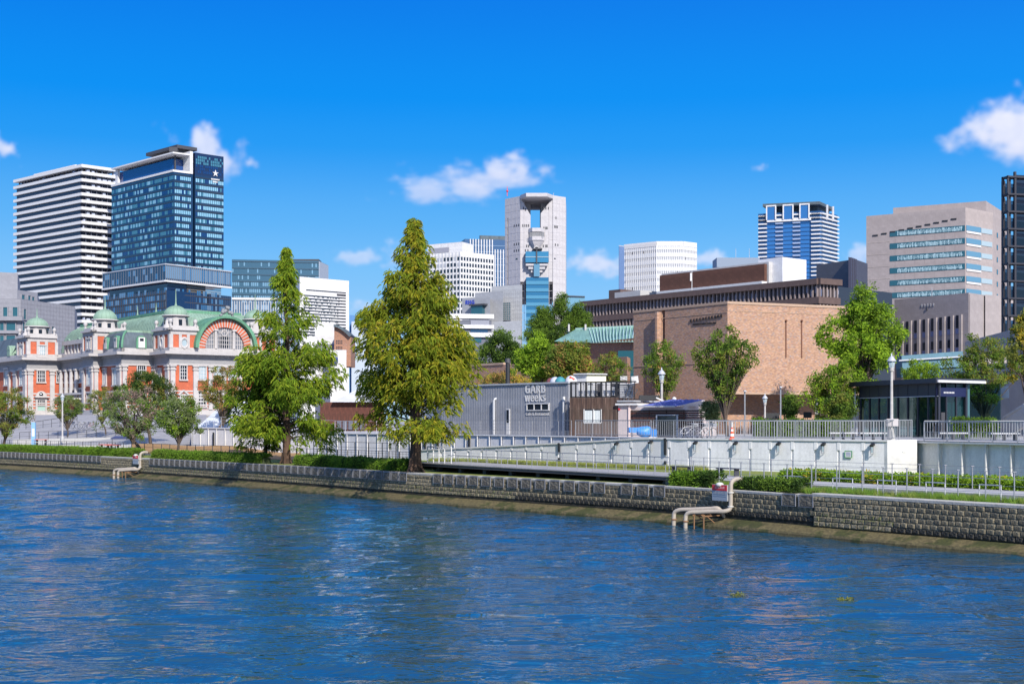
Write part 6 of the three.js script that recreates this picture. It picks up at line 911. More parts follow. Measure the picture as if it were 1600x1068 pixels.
  // slate mansard on the sunlit wing
  {
    const y0 = Hc + .8, y1 = at(0, 516, uW, wC), i = 1.5, A0 = [[uW, wC], [-.2, wC], [-.2, wB], [uW, wB]], A1 = [[uW + i, wC + i], [-.2, wC + i], [-.2, wB], [uW + i, wB]], p3 = ([u, w], y) => { const q = P(u, w); return V(q[0], y, q[1]); };
    const curve = (k) => 1 - (1 - k) ** 1.7, lev = 5, ring = (k) => A0.map((a, j) => { const b = A1[j], c = 1 - Math.sqrt(1 - k * k * .98); return p3([lerp(a[0], b[0], c), lerp(a[1], b[1], c)], lerp(y0, y1, k)); }), m = new M();
    for (let k = 0; k < lev; k++) { const a = ring(k / lev), b = ring((k + 1) / lev); m.quad(a[0], a[1], b[1], b[0]).quad(a[3], a[0], b[0], b[3]); } const tp = ring(1); m.quad(tp[0], tp[1], tp[2], tp[3]); const ms = m.build('slate_mansard', mat.slate, t);
    const hip = []; for (let k = 0; k <= lev; k++) hip.push(ring(k / lev)[0]); new M().tube(hip, .22, 12, 6).build('copper_hip', mat.copperDark, ms); new M().bar(tp[0], tp[1], .4, .35).bar(tp[3], tp[0], .4, .35).build('copper_edge', mat.copper, ms);
    for (const [f, px, k] of [[Fc.s7, 220, 1], [Fc.s6, 166, 0], [Fc.s6, 182, 0]]) { const u = f.uPx(px), o = new M().add(new THREE.CylinderGeometry(.95, .95, 1.5, 18, 1, false, 0, Math.PI), f.matrix(u, y0 + 1.35, -.5).multiply(new THREE.Matrix4().makeRotationZ(Math.PI / 2)).multiply(new THREE.Matrix4().makeRotationX(Math.PI / 2))); f.box(o, u - .95, y0, 1.9, 1.4, -1.3, .22); const dm = o.build('dormer', mat.copperDark, t); const fr = f.box(new M(), u - .6, y0 + .1, 1.2, 1.9, .22, .34).build('dormer_window', k ? mat.white : st, dm); f.part('dormer_void_sheet', mat.glass, dm, u - .35, y0 + 1.3, .7, .5, .34, .38); }  // dark pane on each dormer stands for its shaded void
  }
  // the same at the far left
  { const f = Fc.s1, p = (n, y, u) => f.p(u, y, n), y0 = Hc + .8, L = f.L, a = wA, ms = new M().quad(p(0, y0, 0), p(0, y0, L * .55), p(-2, y0 + 3.8, L * .62), p(-2, y0 + 3.8, 0)).build('slate_mansard', mat.slate, t); const u = f.uPx(14), o = new M().add(new THREE.CylinderGeometry(.95, .95, 1.5, 18, 1, false, 0, Math.PI), f.matrix(u, y0 + 1.2, -.5).multiply(new THREE.Matrix4().makeRotationZ(Math.PI / 2)).multiply(new THREE.Matrix4().makeRotationX(Math.PI / 2))); f.box(o, u - .95, y0, 1.9, 1.25, -1.3, .2); o.build('dormer', mat.copper, t); }
  // great copper roof
  {
    const y0 = Hc + 2.2, y1 = at(0, 491, 4, 14), y2 = at(0, 482, 6, 20), box = (u0, u1, w0, w1) => [[u0, w0], [u1, w0], [u1, w1], [u0, w1]], p3 = ([u, w], y) => { const q = P(u, w); return V(q[0], y, q[1]); }, L0 = box(.8, uE - .8, 3.5, wE - 3), L1 = box(4.2, uE - 4.2, 8.5, wE - 8), L2 = box(uE / 2 - 1, uE / 2 + 1, 17, wE - 16), lev = 6;
    const ring = (k) => L0.map((a, j) => { const b = L1[j], c = 1 - Math.sqrt(1 - k * k * .97); return p3([lerp(a[0], b[0], c), lerp(a[1], b[1], c)], lerp(y0, y1, k)); }), m = new M(); for (let k = 0; k < lev; k++) { const a = ring(k / lev), b = ring((k + 1) / lev); for (const j of [0, 1, 2, 3]) m.quad(a[j], a[(j + 1) % 4], b[(j + 1) % 4], b[j]); } const rf = m.build('copper_mansard', mat.copper, t);
    const e1 = ring(1), e2 = L2.map((q) => p3(q, y2)), m2 = new M(), over = L1.map(([u, w], j) => p3([u + (j === 0 || j === 3 ? -.6 : .6), w + (j < 2 ? -.6 : .6)], y1 + .25)); for (const j of [0, 1, 2, 3]) m2.quad(over[j], over[(j + 1) % 4], e2[(j + 1) % 4], e2[j]); m2.quad(...e2); m2.build('upper_roof', mat.copper, t); const ed = new M(); for (const j of [0, 1, 2, 3]) ed.bar(over[j], over[(j + 1) % 4], .35, .5); ed.build('roof_edge', mat.copperDark, t);
    const seams = new M(); for (const [j, n] of [[0, 26], [3, 70]]) for (let i = 1; i < n; i++) { const pt = []; for (let k = 0; k <= lev; k++) { const r = ring(k / lev); pt.push(r[j].clone().lerp(r[(j + 1) % 4], i / n)); } for (let k = 0; k < lev; k++) seams.bar(pt[k], pt[k + 1], .09); } seams.build('standing_seams', mat.copper, rf, 'stuff'); for (const j of [0, 1]) { const pt = []; for (let k = 0; k <= lev; k++) pt.push(ring(k / lev)[j]); new M().tube(pt, .2, 12, 6).build('hip_ridge', mat.copper, rf); }
    for (const px of [214.5, 243.5]) { const w = solve((q) => pxAt(uE / 2, q), px, 5, 120), q = P(uE / 2, w); new M().lathe(q[0], y2 - .2, q[1], [[.4, 0], [.28, .5], [.14, .9], [.05, 2.4], [0, 2.5]], 8).build('roof_finial', mat.copper, t); }
    const fs = new Face(P(1.4, wE - 3), P(1.4, 3.5)); for (const px of [109, 125, 142]) { const u = fs.uPx(px), p = fs.p(u, y0 + 1.6, .2), o = new M().add(new THREE.TorusGeometry(.75, .28, 8, 16), fs.matrix(u, y0 + 1.9, .25)).build('round_dormer', mat.copper, t); new M().add(new THREE.CylinderGeometry(.7, .7, .4, 14), fs.matrix(u, y0 + 1.9, .1).multiply(new THREE.Matrix4().makeRotationX(Math.PI / 2))).build('dormer_void_sheet', mat.glass, o); }  // dark disc in each round dormer stands for the shade inside
  }
  // arched gable
  {
    const f = e9, uc = (uC + uD) / 2, rx = (uD - uC) / 2, y0 = Hc + .82, top = at(0, 499.5, uc, 0), ry = top - y0, n = 26, arc = (rx2, ry2, k, nn) => f.p(uc - rx2 * Math.cos(Math.PI * k), y0 + ry2 * Math.sin(Math.PI * k), nn);
    const inner = .74; for (let k = 0; k < n; k++) for (const [a, b, m, nm, nn] of [[.0, .70, mat.hallRed, 'brick_voussoir', .12], [.70, 1, st, 'stone_voussoir', .18]]) { const k0 = (k + a) / n, k1 = (k + b) / n, g = new M(), A = arc(rx * inner, ry * inner, k0, nn), B = arc(rx, ry, k0, nn), C2 = arc(rx, ry, k1, nn), D = arc(rx * inner, ry * inner, k1, nn), A0 = arc(rx * inner, ry * inner, k0, -.5), B0 = arc(rx, ry, k0, -.5), C0 = arc(rx, ry, k1, -.5), D0 = arc(rx * inner, ry * inner, k1, -.5); g.quad(A, D, C2, B).quad(A, A0, D0, D).quad(B, C2, C0, B0).quad(A, B, B0, A0).quad(D, D0, C0, C2).build(nm, m, t); }
    const barrel = new M(), face2 = new M(), ring2 = new M(); for (let k = 0; k < 24; k++) { const a = k / 24, b = (k + 1) / 24, R = 1.05, R2 = 1.17; barrel.quad(arc(rx * R2, ry * 1.13, a, 1.1), arc(rx * R2, ry * 1.13, b, 1.1), arc(rx * R2, ry * 1.13, b, -14), arc(rx * R2, ry * 1.13, a, -14)).quad(arc(rx * R, ry * R, b, 1.1), arc(rx * R, ry * R, a, 1.1), arc(rx * R, ry * R, a, -1), arc(rx * R, ry * R, b, -1)); ring2.quad(arc(rx * R, ry * R, a, 1.1), arc(rx * R, ry * R, b, 1.1), arc(rx * R2, ry * 1.13, b, 1.1), arc(rx * R2, ry * 1.13, a, 1.1)); face2.quad(arc(rx * .99, ry * .99, a, -.3), arc(rx * .99, ry * .99, b, -.3), arc(rx * 1.1, ry * 1.1, b, -.3), arc(rx * 1.1, ry * 1.1, a, -.3)); }
    barrel.build('barrel_roof', mat.copperDark, t); ring2.build('copper_hood', mat.copperDark, t); face2.build('gable_wall', gy, t);
    const gl = new M(); for (let k = 0; k < 20; k++) gl.tri(f.p(uc, y0, -.3), arc(rx * inner, ry * inner, k / 20, -.3), arc(rx * inner, ry * inner, (k + 1) / 20, -.3)); const w = gl.build('lunette_window', S({ color: C(.16, .17, .20), roughness: .25 }), t), bars = new M(); for (let k = 1; k < 18; k++) { const u = -1 + 2 * k / 18, h = ry * inner * Math.sqrt(1 - u * u); f.box(bars, uc + u * rx * inner - .05, y0, .1, h - .1, -.28, -.2); } for (let j = 1; j < 5; j++) { const v = j / 5.2, hw = rx * inner * Math.sqrt(1 - v * v); f.box(bars, uc - hw, y0 + v * ry * inner, hw * 2, .1, -.28, -.21); } bars.build('glazing_bars', st, w);
    f.part('clear_panes', mat.glass, w, uc - 1.0, y0 + .2, 2.0, 2.1, -.29, -.26);
    for (const s of [-1, 1]) { const p = f.p(uc + s * rx * .34, 0, -.05); new M().cyl(V(p.x, y0, p.z), V(p.x, y0 + ry * .62, p.z), .3, .26, 12).box(p.x, y0 + ry * .64, p.z, .8, .3, .8, Math.atan2(f.nx, f.nz)).build('lunette_column', st, t); }
    new M().add(new THREE.TorusGeometry(.55, .12, 6, 18), f.matrix(uc, y0 + ry * .54, -.18)).build('rosette', st, t);
    const p = f.p(uc, y0 + ry * 1.14, .6), orn = new M(); const r = rng(6); for (let k = 0; k < 16; k++) { const a = Math.PI * (k / 15); orn.sph(p.x - Math.cos(a) * 1.3 * f.ux * (.5 + r() * .5), p.y + Math.sin(a) * 1.5 * (.4 + r() * .6), p.z - Math.cos(a) * 1.3 * f.uz, .18 + r() * .22, 1, 6); } orn.build('crest_statue', S({ color: C(.20, .21, .22), roughness: .6 }), t);
    f.part('gable_shoulder', mat.hallRed, t, uD + .2, Hc + .8, 1.3, 2.6, -.4, .1);
  }
}

// ---------- trees ----------
const leafMats = {};
const leafMat = (k) => leafMats[k] ??= PH({ color: 0xffffff, roughness: 1, transmission: .42, thickness: 0, ior: 1.1, specularIntensity: .25, side: THREE.DoubleSide });
function leafCluster(seed, n, R, len, wid) {                              // a handful of bent leaves
  const r = rng(seed), a = []; const put = (...v) => v.forEach((p) => a.push(p.x, p.y, p.z));
  for (let k = 0; k < n; k++) { const c = V(r() - .5, r() - .5, r() - .5).multiplyScalar(2 * R), d = V(r() - .5, r() * .8 - .55, r() - .5).normalize(), s = V(r() - .5, r() - .5, r() - .5).cross(d).normalize(), L = len * (.7 + r() * .6), W = wid * (.7 + r() * .6), nn = s.clone().cross(d).multiplyScalar(W * .3); const b = c.clone(), m1 = c.clone().addScaledVector(d, L * .5).addScaledVector(s, W / 2).add(nn), m2 = c.clone().addScaledVector(d, L * .5).addScaledVector(s, -W / 2).add(nn), e = c.clone().addScaledVector(d, L); put(b, m1, e, b, e, m2); }
  const g = new THREE.BufferGeometry(); g.setAttribute('position', new THREE.Float32BufferAttribute(a, 3)); g.computeVertexNormals(); return g;
}
function spray(seed) {                                                    // a hanging feathery twig
  const r = rng(seed), a = []; const put = (...v) => v.forEach((p) => a.push(p.x, p.y, p.z)); const n = 11, L = .62;
  for (let k = 0; k < n; k++) for (const s of [-1, 1]) { const t = k / n, x = t * L * .75, y = -t * t * L * .75, z = 0, w = .15 * (1 - t * .7) * (.7 + r() * .6), b = V(x, y, z), tip = V(x + .07 + r() * .04, y - .10 - r() * .09, s * w + (r() - .5) * .04), side = V(.035 + r() * .02, .012, 0); put(b, b.clone().add(side).add(V(0, 0, s * w * .45)), tip); put(b, tip, b.clone().addScaledVector(side, -.8).add(V(0, -.03, s * w * .4))); }
  const g = new THREE.BufferGeometry(); g.setAttribute('position', new THREE.Float32BufferAttribute(a, 3)); g.computeVertexNormals(); return g;
}
const clusters = { small: [0, 1, 2].map((k) => leafCluster(500 + k, 9, .16, .17, .085)), mid: [0, 1, 2].map((k) => leafCluster(520 + k, 10, .25, .25, .12)), big: [0, 1, 2].map((k) => leafCluster(540 + k, 12, .5, .46, .24)), tiny: [0, 1, 2].map((k) => leafCluster(560 + k, 9, .09, .11, .055)) }, sprays = [0, 1, 2].map((k) => spray(600 + k));
function foliage(name, parent, geos, items, mt = leafMat('a')) {          // items: [x, y, z, scale, euler or yaw, colour]
  const per = geos.map(() => []); items.forEach((it, i) => per[i % geos.length].push(it));
  per.forEach((list, k) => { if (!list.length) return; const im = new THREE.InstancedMesh(geos[k], mt, list.length), m = new THREE.Matrix4(), q = new THREE.Quaternion(); list.forEach((it, i) => { q.setFromEuler(it[4]); m.compose(V(it[0], it[1], it[2]), q, V(it[3], it[3], it[3])); im.setMatrixAt(i, m); im.setColorAt(i, it[5]); }); im.name = name; im.userData.kind = 'stuff'; parent.add(im); });
}
function limb(pts, r0, r1, seg = 7) { const c = new THREE.CatmullRomCurve3(pts), n = Math.max(4, pts.length * 3), g = new THREE.TubeGeometry(c, n, 1, seg), p = g.attributes.position, fr = c.getSpacedPoints(n); for (let i = 0; i <= n; i++) { const r = lerp(r0, r1, i / n), o = c.getPointAt(i / n); for (let j = 0; j <= seg; j++) { const k = i * (seg + 1) + j; p.setXYZ(k, o.x + (p.getX(k) - o.x) * r, o.y + (p.getY(k) - o.y) * r, o.z + (p.getZ(k) - o.z) * r); } } g.computeVertexNormals(); return g; }
const mixC = (cols, r) => { const a = cols[Math.floor(r() * cols.length)], v = .78 + r() * .44; return C(a[0] * v, a[1] * v, a[2] * v); };

// feathery conifer: whorls of rising limbs that droop at the tips
function conifer(label, pos, H, prof, o) {
  const t = thing('feathery_conifer', label, 'tree', pos), r = rng(o.seed), rad = (k) => { let i = 0; while (i < prof.length - 2 && k > prof[i + 1][0]) i++; const f = clamp((k - prof[i][0]) / (prof[i + 1][0] - prof[i][0])); return lerp(prof[i][1], prof[i + 1][1], f); };
  const tr = []; for (let k = 0; k <= 8; k++) tr.push(V((r() - .5) * .16 * (k && k < 8 ? 1 : 0), H * k / 8 * .99, (r() - .5) * .16 * (k && k < 8 ? 1 : 0)));
  const tm = new M().add(limb(tr, o.trunk, .03, 10)); for (let k = 0; k < 6; k++) { const a = k / 6 * 6.28 + r(); tm.add(limb([V(Math.cos(a) * o.trunk * .75, .9, Math.sin(a) * o.trunk * .75), V(Math.cos(a) * o.trunk * 1.1, .3, Math.sin(a) * o.trunk * 1.1), V(Math.cos(a) * o.trunk * 1.9, -.15, Math.sin(a) * o.trunk * 1.9)], o.trunk * .35, o.trunk * .2)); } tm.build('trunk', mat.bark, t);
  const limbs = new M(), items = [], nB = o.limbs, gold = 2.39996;
  for (let b = 0; b < nB; b++) {
    const k = lerp(o.low, .985, Math.pow((b + r() * .8) / nB, .9)), y0 = H * k, az = b * gold + (r() - .5) * .7; if (o.gaps && o.gaps(az, k, r) <= 0) continue;
    const sl = (k < .2 ? .18 : lerp(.4, 1.1, k)) * (.6 + r() * .7), len = .5 + .7 * Math.pow(r(), .8); const lump = .74 + .52 * fbm(Math.cos(az) * 1.6 + o.seed, Math.sin(az) * 1.6 + k * 8, 3); let R = rad(k) * len * lump; for (let q = 0; q < 4; q++) R = (R + rad(Math.min(.99, k + sl * R / H)) * len * lump) / 2; const rise = sl * R, dir = V(Math.cos(az), 0, Math.sin(az)), side = V(-dir.z, 0, dir.x), bend = (r() - .5) * .5 * R;
    const A = V(0, y0, 0), B = dir.clone().multiplyScalar(R * .5).add(V(0, y0 + rise * .6, 0)).addScaledVector(side, bend * .4), E = dir.clone().multiplyScalar(R).add(V(0, y0 + rise * 1.05 - R * (k < .2 ? .12 : 0), 0)).addScaledVector(side, bend), cv = new THREE.CatmullRomCurve3([A, B, E]);
    limbs.add(limb([A, B, E], .028 * (1 - k) * o.trunk * 6 + .018, .008, 5));
    const tone = r(), tufts = Math.max(2, Math.round(R * 1.75));
    for (let q = 0; q < tufts; q++) {                                     // feathery tufts, mostly on the outer half
      const s = q === 0 ? 1 : .3 + .7 * Math.pow(r(), .8), c = cv.getPoint(s), sw = (r() + r() - 1) * .5 * R * (1.1 - s * .5), ts = (.16 + .115 * Math.min(R, 3)) * (.5 + r() * .8); c.addScaledVector(side, sw).add(V(0, -Math.abs(sw) * .2 + (r() - .55) * .9, 0));
      if (Math.abs(sw) > .35) limbs.add(limb([cv.getPoint(s * .75), cv.getPoint(s * .75).lerp(c, .6).add(V(0, .08, 0)), c], .02, .006, 4));
      const n = Math.round(o.density * 112 * ts * ts + 8);
      for (let i = 0; i < n; i++) { const d = V(r() - .5, r() - .5, r() - .5).normalize().multiplyScalar(ts * Math.cbrt(.1 + .9 * r())), p = c.clone().addScaledVector(dir, d.x * 1.15).addScaledVector(side, d.z * 1.15).add(V(0, d.y * 1.15 - (d.x * d.x + d.z * d.z) * .3 / ts, 0)), a = az + Math.atan2(d.z, d.x + ts * .4) + (r() - .5) * 1.8; items.push([p.x, p.y, p.z, (.34 + r() * .36) * o.leaf, new THREE.Euler((r() - .5) * 1.2, -a, .35 - r() * 1.0, 'YXZ'), mixC(r() < .08 + .5 * tone ? o.warm : o.cool, r)]); }
    }
  }
  limbs.build('limbs', mat.bark, t); foliage('crown', t, sprays, items); return t;
}
// broad-leaved tree: forking limbs, leaf clumps at their ends
function leafTree(name, label, pos, o) {
  const t = thing(name, label, 'tree', pos, 0, o.group), r = rng(o.seed), tops = [], w = new M(), cr = o.crown; // crown: {y, rx, ry, rz} centre height and radii
  const fork = o.fork ?? Math.max(.6, cr.y - cr.ry * .95); const lean = o.lean ?? 0;
  w.add(limb([V(0, -.1, 0), V(lean * .3 + (r() - .5) * .1, fork * .5, 0), V(lean, fork, 0)], o.trunk, o.trunk * .75, 9)); w.build('trunk', o.bark ?? mat.barkGrey, t); const lm = new M();
  for (let k = 0; k < o.clumps; k++) { // even directions over the ellipsoid, pushed in and out
    const z = 1 - 2 * (k + .5) / o.clumps, a = k * 2.39996 + r() * .8, q = Math.sqrt(1 - z * z), ro = (.5 + .5 * Math.pow(r(), .5)) * (o.fill ?? 1), nb = .88 + (o.lobes ? .34 : .2) * Math.sin(a * 2 + o.seed) * Math.sin(z * 4 + o.seed) + (r() - .5) * .16;
    let x = Math.cos(a) * q * ro * nb, yv = z * ro * nb, zz = Math.sin(a) * q * ro * nb; if (o.shape === 'vase' && yv < 0) { x *= 1 + yv * .75; zz *= 1 + yv * .75; } if (o.shape === 'egg') { const f = clamp(.86 - yv * .42, .3, 1.2); x *= f; zz *= f; } if (o.shape === 'cone') { const f = clamp(.55 - yv * .55, .08, 1.1); x *= f * 1.25; zz *= f * 1.25; }
    const c = V(lean + x * cr.rx, cr.y + yv * cr.ry, zz * (cr.rz ?? cr.rx)); tops.push(c); if (k % (o.skip ?? 2) === 0) { const A = V(lean * .9, fork * (.7 + r() * .35), 0), B = A.clone().lerp(c, .5).add(V(0, .12 * cr.ry, 0)); lm.add(limb([A, B, c], o.trunk * (.42 + r() * .15), .012, 6)); }
  }
  lm.build('limbs', o.bark ?? mat.barkGrey, t);
  const items = []; for (const c of tops) { const cs = o.clumpSize * (.42 + r() * .62), tone = r(), n = Math.round(o.leaves * .66 * (.5 + r() * .8)); for (let i = 0; i < n; i++) { const d = V(r() - .5, r() - .5, r() - .5).normalize().multiplyScalar(cs * Math.cbrt(.15 + r() * .85)); d.y *= .72; const col = mixC(o.cols[Math.min(o.cols.length - 1, Math.floor((tone * .6 + r() * .4) * o.cols.length))], r); items.push([c.x + d.x, c.y + d.y, c.z + d.z, .75 + r() * .5, new THREE.Euler(r() * 6.28, r() * 6.28, r() * 6.28), col]); } }
  foliage('crown', t, clusters[o.size ?? 'mid'], items); return t;
}
const GREEN = [[.15, .24, .035], [.19, .29, .04], [.12, .20, .035]], BRIGHT = [[.26, .40, .03], [.32, .46, .04], [.19, .32, .03]], DARK = [[.055, .10, .025], [.07, .125, .028], [.045, .085, .022]], OLIVE = [[.23, .24, .05], [.28, .29, .055], [.18, .20, .045]], RUST = [[.38, .22, .075], [.30, .19, .07], [.42, .27, .09]], PINKISH = [[.36, .24, .21], [.30, .22, .18]], YELLOW = [[.55, .42, .05], [.45, .36, .05]], SAGE = [[.22, .27, .11], [.27, .32, .13], [.17, .22, .09]];
// the two tall feathery conifers on the bank, and a smaller one
{
  const g = (px, off) => { const p = edgeP(px, off); return [p.x, 1.84, p.z]; };
  const m = (p) => -p[2] / F;
  const A = g(648, .95), sA = m(A), hA = Y(343, -A[2]) - 1.84;
  conifer('larger feathery conifer standing at the left end of the white deck', A, hA, [[0, .8], [.12, 36 * sA], [.17, 74 * sA], [.22, 90 * sA], [.29, 98 * sA], [.4, 95 * sA], [.5, 88 * sA], [.6, 75 * sA], [.675, 60 * sA], [.78, 40 * sA], [.855, 26 * sA], [.93, 10 * sA], [1, 1 * sA]], { seed: 7, trunk: .4, gaps: (az, k, r) => (fbm(az * 1.1 + 3, k * 13, 2) < .43 && k < .88 && r() < .85) ? 0 : 1, limbs: 250, low: .14, density: 1, leaf: 1, warm: [[.44, .42, .035], [.38, .38, .035], [.48, .42, .05]], cool: [[.26, .32, .03], [.30, .34, .035], [.20, .27, .03]] });
  const B = g(447, 2.1), sB = m(B), hB = Y(388, -B[2]) - 1.84;
  conifer('slimmer brighter green feathery conifer with bare gaps in its upper crown', B, hB, [[0, .5], [.08, 34 * sB], [.14, 72 * sB], [.2, 84 * sB], [.3, 88 * sB], [.42, 80 * sB], [.5, 66 * sB], [.6, 54 * sB], [.68, 44 * sB], [.74, 26 * sB], [.82, 18 * sB], [.9, 9 * sB], [1, 1 * sB]], { seed: 23, trunk: .33, limbs: 225, low: .115, density: 1.15, leaf: 1, gaps: (az, k, r) => (k > .44 && k < .66 && r() < .72) ? 0 : (k > .66 && k < .76 && r() < .3) ? 0 : (fbm(az * 1.2 + 8, k * 12, 2) < .44 && k < .7 && r() < .85) ? 0 : 1, warm: [[.34, .42, .04], [.38, .45, .045]], cool: [[.21, .33, .03], [.26, .37, .035], [.16, .26, .028]] });
  const Cc = g(414, 2.2), sC = m(Cc), hC = Y(560, -Cc[2]) - 1.84;
  conifer('short dark feathery conifer just left of the slimmer conifer', Cc, hC, [[0, .4], [.12, 22 * sC], [.2, 38 * sC], [.4, 44 * sC], [.7, 34 * sC], [1, 6 * sC]], { seed: 31, trunk: .16, limbs: 80, low: .13, density: 1.2, leaf: 1, warm: [[.22, .30, .03], [.17, .24, .025]], cool: [[.10, .16, .02], [.13, .20, .022]] });
}
// trees given by photo columns: trunk px, distance, ground height, crown left/right/top/bottom in the photo
function treeAt(name, label, px, d, gy, [l, rgt, top, bot], o) { const k = d / F; const cx = (l + rgt) / 2; leafTree(name, label, [X(px, d), gy, -d], { ...o, lean: X(cx, d) - X(px, d), crown: { y: (Y(top, d) + Y(bot, d)) / 2 - gy, rx: (rgt - l) / 2 * k * .92, ry: (bot - top) / 2 * k * .92, rz: (o.rz ?? (rgt - l) / 2 * k * .85) } }); }
const near = (px, off) => -edgeP(px, off).z;
treeAt('cherry_tree', 'autumn tinged cherry tree at the far left edge', 4, near(4, 2.5), 1.9, [-36, 53, 600, 682], { seed: 41, trunk: .17, clumps: 52, leaves: 44, clumpSize: .72, cols: [OLIVE, OLIVE, GREEN, RUST], size: 'small', fork: 1.7 });
treeAt('cherry_tree', 'low round tree before the hall, behind the white lamp pole', 105, 176, 3.2, [78, 132, 612, 661], { seed: 43, trunk: .12, clumps: 40, leaves: 32, clumpSize: .6, cols: [OLIVE, SAGE, GREEN], size: 'small', fork: .9 });
treeAt('cherry_tree', 'tree with bare pinkish upper twigs above the left outfall pipes', 222, near(222, 2.6), 1.9, [148, 262, 594, 694], { seed: 47, trunk: .16, clumps: 68, leaves: 30, clumpSize: .72, cols: [SAGE, GREEN, SAGE, PINKISH, PINKISH], size: 'small', fork: 1.6, lobes: 1, fill: 1.02 });
treeAt('cherry_tree', 'fresh green tree right of the pinkish one, before the red hall', 279, near(279, 1.9), 1.9, [240, 318, 612, 692], { seed: 53, trunk: .13, clumps: 52, leaves: 38, clumpSize: .66, cols: [GREEN, SAGE, BRIGHT], size: 'small', fork: 1.5, lean: .2 });
treeAt('pine_tree', 'dense dark rounded evergreen before the hall wing', 235, 150, 2.6, [182, 277, 573, 640], { seed: 59, trunk: .2, clumps: 60, leaves: 42, clumpSize: .9, cols: [DARK, DARK, OLIVE], size: 'small', fork: 2 });
treeAt('cherry_tree', 'yellowing tree left of the smaller conifers, before the hall arch', 334, 142, 3.0, [308, 392, 572, 646], { seed: 61, trunk: .13, clumps: 54, leaves: 32, clumpSize: .72, cols: [OLIVE, OLIVE, RUST, GREEN], size: 'small', fork: 2.2, lobes: 1 });
treeAt('small_tree', 'sparse greyish tree between hall entrance and pinkish tree', 165, 170, 3.6, [132, 186, 600, 660], { seed: 67, trunk: .1, clumps: 34, leaves: 26, clumpSize: .62, cols: [OLIVE, SAGE], size: 'small', fork: 1.2 });
treeAt('broad_tree', 'broad dark green tree right of the big conifer', 780, 165, 4.05, [738, 826, 514, 602], { seed: 71, trunk: .3, clumps: 64, leaves: 44, clumpSize: 1.05, cols: [GREEN, DARK, GREEN], size: 'mid' });
[[842, 830, 864, 472, 560, 73], [876, 846, 908, 452, 560, 74], [905, 884, 925, 466, 560, 75]].forEach(([px, l, r, a, b, s], k) => treeAt('cypress_tree', `${['left', 'tallest middle', 'right'][k]} one of three deep green pointed trees below the concrete tower`, px, 215, 4.05, [l - 22, r + 22, a, b], { seed: s, trunk: .3, clumps: 74, leaves: 40, clumpSize: 1.2, cols: [GREEN, GREEN, DARK], size: 'mid', shape: 'cone', group: 'pointed green trees' }));
treeAt('camphor_tree', 'bright lime green tree behind the cafe chimney', 842, 121, 4.05, [806, 876, 524, 596], { seed: 77, trunk: .2, clumps: 56, leaves: 46, clumpSize: .85, cols: [BRIGHT, BRIGHT, GREEN], size: 'mid', lobes: 1 });
treeAt('brown_tree', 'brownish green mottled tree right of the lime green one', 886, 117, 4.05, [850, 928, 530, 606], { seed: 79, trunk: .18, clumps: 60, leaves: 40, clumpSize: .78, cols: [OLIVE, GREEN, OLIVE, RUST, BRIGHT], size: 'mid' });
treeAt('autumn_shrub', 'orange and green shrub above the left part of the cafe roof', 800, 110, 4.05, [742, 836, 572, 630], { seed: 83, trunk: .1, clumps: 44, leaves: 30, clumpSize: .62, cols: [OLIVE, RUST, YELLOW, GREEN], size: 'small' });
treeAt('autumn_tree', 'thin yellow-green tree left of the dark brick wall end', 950, 108, 4.05, [922, 984, 545, 622], { seed: 89, trunk: .1, clumps: 34, leaves: 26, clumpSize: .6, cols: [OLIVE, GREEN, RUST], size: 'small' });
treeAt('zelkova_tree', 'orange-tinged tree behind the lantern before the shaded museum wall', 1036, 101, 4.05, [1002, 1072, 524, 630], { seed: 97, trunk: .1, clumps: 56, leaves: 17, clumpSize: .58, cols: [OLIVE, GREEN, GREEN, RUST], size: 'small', shape: 'vase', fill: 1 });
treeAt('zelkova_tree', 'vase-shaped tree before the corner of the brick museum', 1137, 89, 4.05, [1082, 1184, 504, 642], { seed: 101, trunk: .13, clumps: 120, leaves: 17, clumpSize: .46, cols: [GREEN, OLIVE, GREEN, DARK], size: 'small', shape: 'vase', fork: 1.5, lobes: 1, skip: 1 });
treeAt('grey_shrub', 'small grey-green shrub at the foot of the vase-shaped tree', 1113, 91, 4.05, [1098, 1126, 622, 662], { seed: 103, trunk: .05, clumps: 22, leaves: 20, clumpSize: .3, cols: [SAGE], size: 'small' });
treeAt('ginkgo_tree', 'tall bright green tree right of the sunlit museum wall', 1345, 106, 4.05, [1282, 1420, 440, 608], { seed: 108, trunk: .22, clumps: 84, leaves: 40, clumpSize: .95, cols: [BRIGHT, BRIGHT, GREEN], size: 'mid', shape: 'egg', lobes: 1, fill: 1.05 });
treeAt('ginkgo_tree', 'darker bushy tree in front of the tall bright green one', 1305, 98, 4.05, [1256, 1352, 560, 668], { seed: 109, trunk: .14, clumps: 60, leaves: 38, clumpSize: .62, cols: [BRIGHT, OLIVE, BRIGHT, GREEN], size: 'small', lobes: 1 });
treeAt('garden_tree', 'low green tree behind the pavilion roof', 1440, 118, 4.05, [1405, 1472, 560, 618], { seed: 113, trunk: .1, clumps: 34, leaves: 30, clumpSize: .6, cols: [BRIGHT, BRIGHT, GREEN], size: 'small' });
treeAt('layered_tree', 'layered green tree right of the glass pavilion', 1534, 98, 4.05, [1482, 1594, 518, 640], { seed: 127, trunk: .13, clumps: 78, leaves: 26, clumpSize: .55, cols: [OLIVE, GREEN, OLIVE], size: 'small', fork: 1.2, lobes: 1 });
treeAt('ginkgo_tree', 'thin yellowing tree cut by the right edge', 1606, 78, 4.05, [1556, 1650, 470, 604], { seed: 131, trunk: .1, clumps: 40, leaves: 22, clumpSize: .42, cols: [YELLOW, OLIVE, GREEN], size: 'small', shape: 'cone', fill: 1.1 });
